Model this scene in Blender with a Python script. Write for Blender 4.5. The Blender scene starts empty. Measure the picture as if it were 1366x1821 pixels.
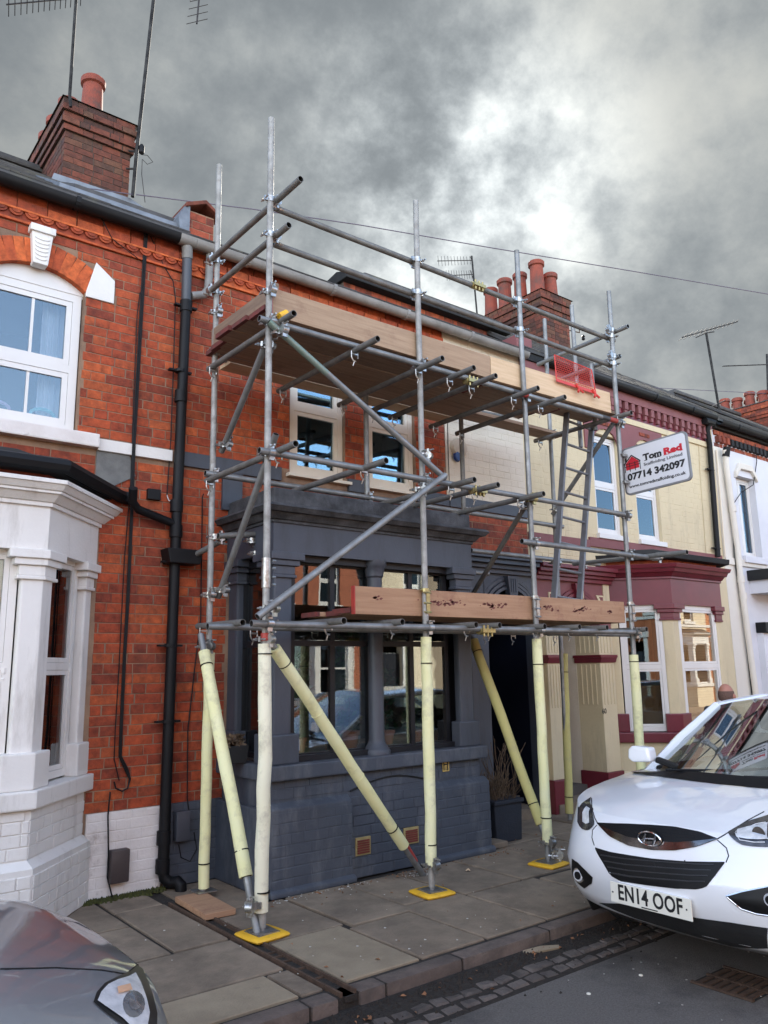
import bpy, bmesh, math, random
import numpy as np
from mathutils import Vector, Matrix
from mathutils.bvhtree import BVHTree
random.seed(7)
sc = bpy.context.scene
COL = sc.collection
V = Vector
# ---------------------------------------------------------------- camera
F_PX, PITCH, ROLL, YAW = 1410.0, .1962, -.0166, .670
CAM = V((0, -6.15, 1.6))
fw = V((math.sin(YAW)*math.cos(PITCH), math.cos(YAW)*math.cos(PITCH), math.sin(PITCH)))
r0 = V((math.cos(YAW), -math.sin(YAW), 0)); u0 = r0.cross(fw)
rt = r0*math.cos(ROLL)+u0*math.sin(ROLL); up = -r0*math.sin(ROLL)+u0*math.cos(ROLL)
cd = bpy.data.cameras.new('camera'); cam = bpy.data.objects.new('camera', cd); COL.objects.link(cam)
m3 = Matrix((rt, up, -fw)).transposed()
cam.matrix_world = Matrix.Translation(CAM) @ m3.to_4x4()
cd.sensor_fit = 'HORIZONTAL'; cd.sensor_width = 36; cd.lens = 36*F_PX/1366
cd.clip_start = .05; cd.clip_end = 2000
sc.camera = cam
# ---------------------------------------------------------------- world, sun, exposure
SUN = V((.60, .60, .53)).normalized()
W = bpy.data.worlds.new("World"); sc.world = W; W.use_nodes = True
def build_world():
    nt = W.node_tree; N = nt.nodes; Lk = nt.links; N.clear()
    def n(t, **k):
        o = N.new(t)
        for a, b in k.items(): setattr(o, a, b)
        return o
    def math_(op, a, b=None, c=None, clamp=False):
        m = n('ShaderNodeMath', operation=op, use_clamp=clamp)
        for i, v in enumerate((a, b, c)):
            if v is None: continue
            if isinstance(v, (int, float)): m.inputs[i].default_value = v
            else: Lk.new(v, m.inputs[i])
        return m.outputs[0]
    def maprange(v, a, b, c, d, smooth=True):
        m = n('ShaderNodeMapRange'); m.interpolation_type = 'SMOOTHSTEP' if smooth else 'LINEAR'
        Lk.new(v, m.inputs[0])
        for i, x in enumerate((a, b, c, d)): m.inputs[i+1].default_value = x
        return m.outputs[0]
    tc = n('ShaderNodeTexCoord'); sep = n('ShaderNodeSeparateXYZ'); Lk.new(tc.outputs['Generated'], sep.inputs[0])
    x, y, z = sep.outputs
    zs = math_('MULTIPLY', math_('ADD', z, 0.0), 1.15)
    cmb = n('ShaderNodeCombineXYZ'); Lk.new(x, cmb.inputs[0]); Lk.new(y, cmb.inputs[1]); Lk.new(zs, cmb.inputs[2])
    def noise(scale, detail, rough, dist=0, off=(0,0,0)):
        mp = n('ShaderNodeMapping'); mp.inputs['Location'].default_value = off
        Lk.new(cmb.outputs[0], mp.inputs[0])
        t = n('ShaderNodeTexNoise'); t.inputs['Scale'].default_value = scale; t.inputs['Detail'].default_value = detail
        t.inputs['Roughness'].default_value = rough; t.inputs['Distortion'].default_value = dist
        Lk.new(mp.outputs[0], t.inputs['Vector']); return t.outputs['Fac']
    big = noise(1.9, 2, .5, .1, SKY_OFF)
    mid = noise(4.2, 10, .58, .08, (SKY_OFF[0]*1.3, SKY_OFF[1], 2))
    fine = noise(10, 9, .66, .0, (5, 2, 1))
    dot = n('ShaderNodeVectorMath', operation='DOT_PRODUCT'); Lk.new(tc.outputs['Generated'], dot.inputs[0]); dot.inputs[1].default_value = SUN
    d = dot.outputs['Value']
    ang = math_('ARCCOSINE', d)
    glow = maprange(ang, .0, .27, 1, 0)           # thin, back-lit cloud round the sun
    glow_w = maprange(ang, .0, .72, 1, 0)
    front = maprange(ang, 1.15, 2.3, 0, 1)          # clouds lit from the front, opposite the sun
    th = math_('ADD', math_('MULTIPLY', big, .50), math_('ADD', math_('MULTIPLY', mid, .70), math_('MULTIPLY', fine, .36)))   # about .74 on average
    th = math_('SUBTRACT', th, math_('MULTIPLY', glow_w, .10))
    thin = maprange(th, .48, .90, 1, 0)
    cover = maprange(th, .36, .46, 0, 1)
    cover = math_('MULTIPLY', cover, maprange(ang, .85, 1.3, 1, .18))
    b = math_('ADD', .235, math_('MULTIPLY', thin, .13))
    b = math_('ADD', b, math_('MULTIPLY', math_('MULTIPLY', glow_w, thin), .30))
    b = math_('ADD', b, math_('MULTIPLY', glow_w, .03))
    b = math_('ADD', b, math_('MULTIPLY', math_('MULTIPLY', glow, math_('POWER', thin, 1.5)), 1.15))
    b = math_('MULTIPLY', b, .25)
    b = math_('ADD', b, math_('MULTIPLY', front, CLOUD_FRONT))
    colr = n('ShaderNodeMixRGB'); Lk.new(thin, colr.inputs[0]); colr.inputs[1].default_value = (.90, 1.0, 1.07, 1); colr.inputs[2].default_value = (1.0, 1.02, .97, 1)
    colw = n('ShaderNodeMixRGB'); Lk.new(front, colw.inputs[0]); Lk.new(colr.outputs[0], colw.inputs[1]); colw.inputs[2].default_value = (1.16, .97, .80, 1)
    cloud = n('ShaderNodeVectorMath', operation='SCALE'); Lk.new(colw.outputs[0], cloud.inputs[0]); Lk.new(b, cloud.inputs['Scale'])
    sky = n('ShaderNodeTexSky', sky_type='NISHITA'); sky.sun_disc = False
    sky.sun_elevation = math.asin(SUN.z); sky.sun_rotation = math.atan2(SUN.x, SUN.y)
    sky.air_density = 1.0; sky.dust_density = .2; sky.ozone_density = 1.5
    skyS = n('ShaderNodeVectorMath', operation='SCALE'); Lk.new(sky.outputs[0], skyS.inputs[0]); skyS.inputs['Scale'].default_value = SKY_S
    mix = n('ShaderNodeMixRGB'); Lk.new(cover, mix.inputs[0]); Lk.new(skyS.outputs[0], mix.inputs[1]); Lk.new(cloud.outputs[0], mix.inputs[2])
    sc10 = n('ShaderNodeVectorMath', operation='SCALE'); Lk.new(mix.outputs[0], sc10.inputs[0]); sc10.inputs['Scale'].default_value = 10
    bg = n('ShaderNodeBackground'); Lk.new(sc10.outputs[0], bg.inputs[0]); bg.inputs[1].default_value = .1
    out = n('ShaderNodeOutputWorld'); Lk.new(bg.outputs[0], out.inputs[0])
CLOUD_SEED = 4.3
SKY_OFF = (7.3, 2.6, 0)
CLOUD_FRONT = 2.5
SKY_S = .17
build_world()
W.cycles.sampling_method = 'AUTOMATIC'
sl = bpy.data.lights.new('sun', 'SUN'); sl.energy = 3.2; sl.angle = math.radians(4); sl.color = (1, .93, .82)
so = bpy.data.objects.new('sun', sl); COL.objects.link(so); so.location = (20, 20, 30)
so.rotation_euler = SUN.to_track_quat('Z', 'Y').to_euler()
sc.view_settings.view_transform = 'Standard'; sc.view_settings.look = 'None'
sc.view_settings.gamma = 1; sc.view_settings.use_curve_mapping = False
sc.view_settings.exposure = 2.12
sc.render.engine = 'CYCLES'
sc.cycles.max_bounces = 7; sc.cycles.transparent_max_bounces = 10; sc.cycles.caustics_reflective = False; sc.cycles.caustics_refractive = False

def ray(px, py):
    return (fw*F_PX + rt*(px-683) - up*(py-910.5)).normalized()
def A(px, py, Y=0.0):          # the point of the plane y = Y seen at that place of the photograph
    d = ray(px, py); return CAM + d*((Y-CAM.y)/d.y)
def G(px, py, h=0.0):
    d = ray(px, py); return CAM + d*((h-CAM.z)/d.z)
def AX(px, py, X):
    d = ray(px, py); return CAM + d*((X-CAM.x)/d.x)

# ---------------------------------------------------------------- materials
MATS = {}
def M(name, c, c2=None, sc_=6, rough=.7, metal=0, bump=0, bs=60, spec=.5, coat=0, c3=None, s3=1.2, t3=(.5, .7), stretch=(1, 1, 1), island=0, rvar=0, objc=False, detail=6, st3=None):
    if name in MATS: return MATS[name]
    m = bpy.data.materials.new(name); m.use_nodes = True; MATS[name] = m
    nt = m.node_tree; N = nt.nodes; L = nt.links; P = N['Principled BSDF']
    g = N.new('ShaderNodeNewGeometry'); pos = g.outputs['Position']
    if objc:
        t = N.new('ShaderNodeTexCoord'); pos = t.outputs['Object']
    mp = N.new('ShaderNodeMapping'); mp.inputs['Scale'].default_value = stretch; L.new(pos, mp.inputs[0])
    if island:
        oi = N.new('ShaderNodeObjectInfo'); ad = N.new('ShaderNodeMath'); ad.operation = 'ADD'
        L.new(g.outputs['Random Per Island'], ad.inputs[0]); L.new(oi.outputs['Random'], ad.inputs[1])
        fr = N.new('ShaderNodeMath'); fr.operation = 'FRACT'; L.new(ad.outputs[0], fr.inputs[0])
        cb = N.new('ShaderNodeVectorMath'); cb.operation = 'SCALE'; cb.inputs[0].default_value = (37, 17, 71); L.new(fr.outputs[0], cb.inputs['Scale'])
        av = N.new('ShaderNodeVectorMath'); av.operation = 'ADD'; L.new(mp.outputs[0], av.inputs[0]); L.new(cb.outputs[0], av.inputs[1]); vec = av.outputs[0]
    else: vec = mp.outputs[0]
    n1 = N.new('ShaderNodeTexNoise'); n1.inputs['Scale'].default_value = sc_; n1.inputs['Detail'].default_value = detail; n1.inputs['Roughness'].default_value = .6
    L.new(vec, n1.inputs['Vector'])
    c2 = c2 or tuple(x*.8 for x in c)
    mx = N.new('ShaderNodeMixRGB'); mx.inputs[1].default_value = (*c, 1); mx.inputs[2].default_value = (*c2, 1)
    mr = N.new('ShaderNodeMapRange'); mr.inputs[1].default_value = .35; mr.inputs[2].default_value = .65; L.new(n1.outputs[0], mr.inputs[0])
    L.new(mr.outputs[0], mx.inputs[0]); col = mx.outputs[0]
    if island:
        vr = N.new('ShaderNodeMapRange'); L.new(fr.outputs[0], vr.inputs[0]); vr.inputs[3].default_value = 1-island; vr.inputs[4].default_value = 1+island
        ml = N.new('ShaderNodeVectorMath'); ml.operation = 'SCALE'; L.new(col, ml.inputs[0]); L.new(vr.outputs[0], ml.inputs['Scale']); col = ml.outputs[0]
    if c3:
        n3 = N.new('ShaderNodeTexNoise'); n3.inputs['Scale'].default_value = s3; n3.inputs['Detail'].default_value = 10; n3.inputs['Roughness'].default_value = .7
        if st3:
            mp3 = N.new('ShaderNodeMapping'); mp3.inputs['Scale'].default_value = st3; L.new(pos, mp3.inputs[0]); L.new(mp3.outputs[0], n3.inputs['Vector'])
        else: L.new(pos, n3.inputs['Vector'])
        m3_ = N.new('ShaderNodeMapRange'); m3_.inputs[1].default_value = t3[0]; m3_.inputs[2].default_value = t3[1]; L.new(n3.outputs[0], m3_.inputs[0])
        x3 = N.new('ShaderNodeMixRGB'); L.new(m3_.outputs[0], x3.inputs[0]); L.new(col, x3.inputs[1]); x3.inputs[2].default_value = (*c3, 1); col = x3.outputs[0]
    L.new(col, P.inputs['Base Color'])
    P.inputs['Roughness'].default_value = rough; P.inputs['Metallic'].default_value = metal
    P.inputs['Specular IOR Level'].default_value = spec
    if rvar:
        rr = N.new('ShaderNodeMapRange'); L.new(n1.outputs[0], rr.inputs[0]); rr.inputs[1].default_value = .3; rr.inputs[2].default_value = .7; rr.inputs[3].default_value = rough-rvar; rr.inputs[4].default_value = rough+rvar
        L.new(rr.outputs[0], P.inputs['Roughness'])
    if coat: P.inputs['Coat Weight'].default_value = coat; P.inputs['Coat Roughness'].default_value = .04
    if bump:
        n2 = N.new('ShaderNodeTexNoise'); n2.inputs['Scale'].default_value = bs; n2.inputs['Detail'].default_value = 5; L.new(pos, n2.inputs['Vector'])
        bp = N.new('ShaderNodeBump'); bp.inputs['Strength'].default_value = bump; bp.inputs['Distance'].default_value = .01
        L.new(n2.outputs[0], bp.inputs['Height']); L.new(bp.outputs[0], P.inputs['Normal'])
    return m
def brick_mat(name, stops, soot=(.03, .02, .018), soot_t=(.56, .8), sat=1, rough=.85):
    m = bpy.data.materials.new(name); m.use_nodes = True; MATS[name] = m
    nt = m.node_tree; N = nt.nodes; L = nt.links; P = N['Principled BSDF']
    g = N.new('ShaderNodeNewGeometry'); oi = N.new('ShaderNodeObjectInfo')
    ad = N.new('ShaderNodeMath'); ad.operation = 'ADD'; L.new(g.outputs['Random Per Island'], ad.inputs[0]); L.new(oi.outputs['Random'], ad.inputs[1])
    fr = N.new('ShaderNodeMath'); fr.operation = 'FRACT'; L.new(ad.outputs[0], fr.inputs[0])
    rp = N.new('ShaderNodeValToRGB'); cr = rp.color_ramp; cr.interpolation = 'LINEAR'
    while len(cr.elements) < len(stops): cr.elements.new(.5)
    for i, (p, c) in enumerate(stops): cr.elements[i].position = p; cr.elements[i].color = (*c, 1)
    L.new(fr.outputs[0], rp.inputs[0])
    cb = N.new('ShaderNodeVectorMath'); cb.operation = 'SCALE'; cb.inputs[0].default_value = (37, 17, 71); L.new(fr.outputs[0], cb.inputs['Scale'])
    av = N.new('ShaderNodeVectorMath'); av.operation = 'ADD'; L.new(g.outputs['Position'], av.inputs[0]); L.new(cb.outputs[0], av.inputs[1])
    n1 = N.new('ShaderNodeTexNoise'); n1.inputs['Scale'].default_value = 16; n1.inputs['Detail'].default_value = 8; n1.inputs['Roughness'].default_value = .65; L.new(av.outputs[0], n1.inputs['Vector'])
    mr = N.new('ShaderNodeMapRange'); L.new(n1.outputs[0], mr.inputs[0]); mr.inputs[1].default_value = .3; mr.inputs[2].default_value = .7; mr.inputs[3].default_value = .55; mr.inputs[4].default_value = 1.35
    s1 = N.new('ShaderNodeVectorMath'); s1.operation = 'SCALE'; L.new(rp.outputs[0], s1.inputs[0]); L.new(mr.outputs[0], s1.inputs['Scale'])
    n3 = N.new('ShaderNodeTexNoise'); n3.inputs['Scale'].default_value = 2.2; n3.inputs['Detail'].default_value = 12; n3.inputs['Roughness'].default_value = .75; L.new(g.outputs['Position'], n3.inputs['Vector'])
    m3_ = N.new('ShaderNodeMapRange'); m3_.inputs[1].default_value = soot_t[0]; m3_.inputs[2].default_value = soot_t[1]; m3_.inputs[4].default_value = .8; L.new(n3.outputs[0], m3_.inputs[0])
    x3 = N.new('ShaderNodeMixRGB'); L.new(m3_.outputs[0], x3.inputs[0]); L.new(s1.outputs[0], x3.inputs[1]); x3.inputs[2].default_value = (*soot, 1)
    L.new(x3.outputs[0], P.inputs['Base Color']); P.inputs['Roughness'].default_value = rough
    n2 = N.new('ShaderNodeTexNoise'); n2.inputs['Scale'].default_value = 70; n2.inputs['Detail'].default_value = 6; L.new(av.outputs[0], n2.inputs['Vector'])
    bp = N.new('ShaderNodeBump'); bp.inputs['Strength'].default_value = .55; bp.inputs['Distance'].default_value = .006
    L.new(n2.outputs[0], bp.inputs['Height']); L.new(bp.outputs[0], P.inputs['Normal'])
    return m
def glass_mat(name, tint=(.85, .9, .9), refl=.3, wav=.0, mult=1.2, gcol=(.96, .98, 1)):
    m = bpy.data.materials.new(name); m.use_nodes = True; MATS[name] = m
    nt = m.node_tree; N = nt.nodes; L = nt.links; N.clear()
    out = N.new('ShaderNodeOutputMaterial'); mix = N.new('ShaderNodeMixShader')
    tr = N.new('ShaderNodeBsdfTransparent'); tr.inputs[0].default_value = (*tint, 1)
    gl = N.new('ShaderNodeBsdfGlossy'); gl.inputs['Roughness'].default_value = .0; gl.inputs['Color'].default_value = (*gcol, 1)
    lw = N.new('ShaderNodeFresnel'); lw.inputs[0].default_value = 1.5
    mr = N.new('ShaderNodeMath'); mr.operation = 'MULTIPLY_ADD'; mr.use_clamp = True; mr.inputs[1].default_value = mult; mr.inputs[2].default_value = refl; L.new(lw.outputs[0], mr.inputs[0])
    L.new(mr.outputs[0], mix.inputs[0]); L.new(tr.outputs[0], mix.inputs[1]); L.new(gl.outputs[0], mix.inputs[2]); L.new(mix.outputs[0], out.inputs[0])
    if wav:
        g = N.new('ShaderNodeNewGeometry'); n2 = N.new('ShaderNodeTexNoise'); n2.inputs['Scale'].default_value = 3.0; n2.inputs['Detail'].default_value = 2; L.new(g.outputs['Position'], n2.inputs['Vector'])
        bp = N.new('ShaderNodeBump'); bp.inputs['Strength'].default_value = wav; bp.inputs['Distance'].default_value = .02
        L.new(n2.outputs[0], bp.inputs['Height']); L.new(bp.outputs[0], gl.inputs['Normal'])
    return m
RED = brick_mat('red_brick', [(0, (.21, .037, .016)), (.15, (.28, .047, .017)), (.4, (.34, .057, .018)), (.7, (.38, .068, .020)), (.92, (.43, .092, .025)), (1, (.20, .038, .017))], soot_t=(.47, .80))
RED2 = brick_mat('dark_red_brick', [(0, (.13, .032, .02)), (.3, (.24, .05, .025)), (.6, (.30, .062, .028)), (.85, (.38, .09, .035)), (1, (.19, .04, .024))], soot_t=(.5, .78))
SOOT = brick_mat('sooty_brick', [(0, (.045, .020, .015)), (.3, (.10, .030, .018)), (.6, (.15, .040, .022)), (.85, (.11, .05, .028)), (1, (.06, .024, .017))], soot_t=(.52, .84))
ORANGE = brick_mat('orange_rubbed_brick', [(0, (.38, .068, .02)), (.4, (.48, .092, .024)), (.8, (.55, .12, .03)), (1, (.42, .075, .022))], soot_t=(.66, .95))
GLASS = glass_mat('window_glass', refl=.04, gcol=(.66, .84, 1))
GLASS_BAY = glass_mat('bay_pane_glass', tint=(.95, .96, .95), refl=.0, mult=.55)
GLASS_UP = glass_mat('upper_window_glass', refl=.08, gcol=(.52, .78, 1))
GLASS_OLD = glass_mat('old_window_glass', refl=.06, wav=.012)
CARGLASS = glass_mat('car_glass', tint=(.50, .56, .54), refl=.0, mult=.45)
MORTAR = M('mortar', (.30, .19, .12), (.20, .125, .085), 5, .95, bump=.4, bs=90, c3=(.06, .045, .04), t3=(.5, .75))
MORTAR_D = M('sooty_mortar', (.10, .075, .06), (.05, .04, .035), 5, .95)
WHITE = M('white_masonry_paint', (.74, .715, .68), (.67, .645, .61), 1.6, .7, bump=.2, bs=45, c3=(.40, .37, .33), s3=1.6, t3=(.54, .82), st3=(4, 4, .8))
WHITE_D = M('dirty_white_paint', (.74, .70, .67), (.62, .57, .54), 3, .8, bump=.3, bs=40, c3=(.22, .17, .14), s3=4, t3=(.58, .76))
UPVC = M('white_upvc', (.70, .68, .65), (.66, .64, .61), 2, .35, c3=(.62, .58, .53), s3=2.5, t3=(.6, .85))
GREY = M('slate_grey_masonry_paint', (.058, .068, .088), (.045, .053, .070), 2.0, .62, bump=.25, bs=35, c3=(.125, .132, .145), s3=1.6, t3=(.50, .78), st3=(3.5, 3.5, 1))
GREY_S = M('smooth_slate_grey_paint', (.056, .064, .083), (.046, .053, .069), 2.5, .5, bump=.08, bs=50, c3=(.028, .03, .036), s3=1.6, t3=(.50, .80), st3=(4, 4, .8))
GREY_W = M('weathered_grey_stone', (.085, .088, .095), (.03, .031, .034), 7, .8, bump=.4, bs=50, c3=(.018, .018, .02), s3=3.2, t3=(.45, .7))
NAVY = M('navy_door_paint', (.007, .009, .018), (.005, .007, .014), 3, .35)
BLACK = M('black_gloss_plastic', (.005, .005, .006), (.008, .008, .009), 4, .55, spec=.25)
BLACK_M = M('black_matt', (.006, .006, .0065), (.012, .012, .012), 6, .8, bump=.2)
DKFRAME = M('near_black_window_paint', (.007, .0075, .010), (.010, .011, .014), 4, .45, spec=.35)
CREAM = M('cream_masonry_paint', (.64, .54, .345), (.58, .485, .31), 1.5, .75, bump=.2, bs=40, c3=(.42, .35, .24), s3=1.5, t3=(.52, .8), st3=(4, 4, .7))
PALE = M('pale_buff_masonry_paint', (.72, .64, .52), (.66, .58, .46), 1.8, .75, bump=.25, bs=40, c3=(.52, .44, .34), s3=3, t3=(.6, .85))
BURG = M('burgundy_gloss_paint', (.155, .018, .030), (.12, .014, .024), 3, .38, bump=.06)
MAROON = M('dusty_maroon_paint', (.22, .075, .075), (.18, .06, .062), 3, .65, bump=.1)
LILAC = M('lilac_white_paint', (.66, .66, .69), (.60, .60, .63), 2, .7)
GPVC = M('grey_plastic_gutter', (.26, .25, .235), (.20, .19, .18), 5, .5, c3=(.12, .115, .10), s3=4, t3=(.5, .8))
LEAD = M('lead_flashing', (.20, .22, .25), (.13, .145, .17), 9, .5, metal=.3, bump=.4, bs=25)
SLATE = M('roof_slate', (.065, .062, .062), (.04, .038, .038), 8, .7, island=.25, bump=.3, bs=40, c3=(.10, .095, .06), s3=3, t3=(.52, .75))
POT = M('terracotta_pot', (.25, .058, .035), (.17, .042, .028), 5, .85, bump=.2, c3=(.08, .055, .045), s3=5, t3=(.5, .75))
STEEL = M('galvanised_steel_tube', (.27, .275, .27), (.19, .19, .185), 9, .5, metal=.55, rvar=.1, c3=(.20, .19, .17), s3=7, t3=(.55, .75), bump=.06, bs=80)
STEEL_D = M('weathered_steel_tube', (.20, .195, .18), (.13, .125, .118), 9, .6, metal=.4, rvar=.12, c3=(.12, .085, .06), s3=7, t3=(.55, .75), bump=.1, bs=80)
STEEL_P = M('paint_spotted_steel_tube', (.34, .33, .31), (.24, .235, .22), 12, .6, metal=.3, rvar=.1, c3=(.20, .18, .16), s3=9, t3=(.52, .68), bump=.1, bs=90)
GREENT = M('green_painted_tube', (.16, .24, .19), (.22, .26, .23), 14, .5, metal=.4)
REDT = M('red_painted_tube', (.42, .04, .03), (.30, .04, .03), 14, .5)
BLKT = M('black_painted_tube', (.03, .03, .03), (.05, .05, .05), 14, .5)
INSIDE = M('tube_bore', (.015, .014, .013), (.02, .018, .015), 10, .9)
COUP = M('zinc_coupler', (.50, .50, .49), (.30, .30, .29), 30, .35, metal=.85, c3=(.22, .17, .11), s3=25, t3=(.5, .7))
COUPY = M('brassy_zinc_coupler', (.45, .38, .17), (.32, .26, .12), 30, .4, metal=.7)
FOAM = M('yellow_foam_sleeve', (.72, .69, .35), (.74, .72, .44), 3, .8, bump=.15, bs=30, c3=(.42, .39, .25), s3=7, t3=(.52, .78))
FOAM_W = M('cream_foam_sleeve', (.76, .73, .56), (.72, .69, .50), 3, .8, bump=.15, bs=30, c3=(.36, .32, .24), s3=7, t3=(.50, .76))
FOAM_B = M('brownish_foam_sleeve', (.52, .47, .18), (.46, .40, .15), 3, .8, bump=.15, bs=30, c3=(.40, .36, .2), s3=6, t3=(.55, .8))
YEL = M('yellow_plastic_pad', (.80, .46, .03), (.72, .40, .025), 6, .5, c3=(.45, .26, .05), s3=12, t3=(.55, .75))
def wood(name, c, c2, c3=None, ax=0):
    st = [14, 14, 14]; st[ax] = .8
    return M(name, c, c2, 3, .75, bump=.15, bs=50, stretch=tuple(st), c3=c3, s3=3, t3=(.55, .75), island=.12)
WOODF = wood('fresh_pine_board', (.60, .44, .28), (.52, .37, .22))
WOODO = wood('weathered_orange_board', (.46, .27, .155), (.37, .205, .115), (.20, .075, .05))
WOODG = wood('weathered_toe_board', (.44, .305, .195), (.34, .225, .14), (.20, .11, .07))
WOODD = wood('deck_board', (.34, .225, .145), (.23, .15, .097), (.15, .095, .06))
WOODY = wood('deck_board_along_y', (.26, .18, .12), (.18, .12, .085), (.11, .07, .045), 1)
SLABM = M('paving_slab_concrete', (.255, .198, .140), (.18, .14, .10), 5, .9, bump=.5, bs=80, island=.07, c3=(.11, .085, .062), s3=2.6, t3=(.48, .74), detail=10)
SLABL = M('pale_paving_slab', (.305, .245, .165), (.24, .19, .128), 6, .9, bump=.5, bs=80, island=.1, c3=(.10, .09, .07), s3=2.2, t3=(.55, .8), detail=10)
KERBM = M('kerb_granite', (.15, .115, .095), (.10, .078, .066), 9, .9, bump=.6, bs=70, island=.15, c3=(.05, .042, .036), s3=4, t3=(.5, .75))
SETTM = M('stone_sett', (.125, .105, .092), (.085, .072, .064), 14, .85, bump=.6, bs=70, island=.3, c3=(.035, .03, .027), s3=6, t3=(.48, .7))
DIRT = M('gutter_dirt', (.030, .024, .019), (.018, .015, .012), 25, 1, bump=1, bs=60, c3=(.055, .045, .035), s3=30, t3=(.6, .7))
JOINT = M('joint_dirt', (.035, .028, .022), (.02, .017, .014), 20, 1, bump=.8, bs=80)
ASPH = M('asphalt', (.19, .175, .155), (.12, .11, .10), 90, .85, bump=1.0, bs=220, c3=(.05, .048, .046), s3=1.3, t3=(.50, .72), detail=8)
MOSS = M('moss', (.075, .08, .018), (.04, .045, .012), 30, 1, bump=1, bs=90)
CHROME = M('chrome', (.75, .75, .76), (.7, .7, .72), 5, .08, metal=1)
WPAINT = M('white_car_paint', (.80, .81, .83), (.79, .80, .82), 1, .28, coat=1, spec=.5)
DPAINT = M('dark_grey_car_paint', (.36, .38, .41), (.34, .36, .39), 1, .36, metal=.6, coat=1)
RUBBER = M('tyre_rubber', (.015, .015, .016), (.02, .02, .02), 20, .9)
GRILLE = M('black_grille_plastic', (.003, .003, .0035), (.005, .005, .0055), 20, .5, spec=.3)
PLATE = M('cream_white_number_plate', (.78, .76, .66), (.76, .74, .65), 3, .4)
INK = M('black_print', (.010, .010, .011), (.014, .014, .015), 5, .5)
INKG = M('grey_print', (.10, .10, .11), (.12, .12, .13), 5, .5)
INKR = M('red_print', (.52, .015, .03), (.48, .013, .026), 5, .5)
SIGNW = M('white_sign_face', (.66, .66, .68), (.62, .62, .65), 2, .45)
SIGNE = M('grey_sign_edge', (.22, .225, .235), (.18, .185, .19), 5, .5)
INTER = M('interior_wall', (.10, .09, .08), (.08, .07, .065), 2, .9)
CURT = M('white_voile_curtain', (.62, .60, .68), (.55, .53, .6), 6, .9, stretch=(12, 12, .5))
CURTP = M('peach_blind', (.55, .36, .26), (.48, .30, .21), 6, .9)
SLATW = M('wooden_blind', (.70, .38, .14), (.56, .28, .09), 8, .5, stretch=(1, 1, 12))
PLANT = M('plant_leaf', (.045, .085, .025), (.03, .055, .018), 9, .6, island=.4)
DEAD = M('dead_stems', (.14, .095, .055), (.085, .055, .035), 9, .9, island=.3)
LEAFB = M('brown_leaf', (.26, .12, .055), (.16, .075, .035), 20, .9, island=.4)
REDPL = M('red_mesh_plastic', (.62, .05, .04), (.55, .045, .035), 6, .5)
SKIN = M('skin', (.42, .19, .13), (.36, .15, .10), 9, .5)
CLOTH = M('dark_jacket', (.02, .022, .03), (.03, .03, .04), 9, .9)
TERRA = M('terracotta_vent', (.17, .035, .025), (.12, .028, .02), 9, .8)
BRASS = M('ochre_surround', (.36, .28, .12), (.26, .20, .09), 15, .8)
YPLATE = M('yellow_hydrant_plate', (.62, .44, .13), (.48, .34, .11), 20, .6, c3=(.12, .09, .05), s3=20, t3=(.5, .7))
RUST = M('rusty_iron', (.12, .075, .05), (.07, .045, .032), 20, .85, metal=.3, bump=.4)
BROWNP = M('brown_plastic', (.055, .042, .042), (.045, .034, .034), 8, .5)
ALARM = M('beige_plastic', (.56, .48, .36), (.5, .42, .31), 6, .5)
AMBER = M('amber_lens', (.75, .45, .28), (.6, .34, .2), 9, .2)
LAMPIN = M('lamp_reflector', (.85, .86, .88), (.55, .57, .60), 22, .25, metal=.25)
LAMPG = glass_mat('lamp_lens', tint=(.92, .95, .97), refl=.08)
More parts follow.
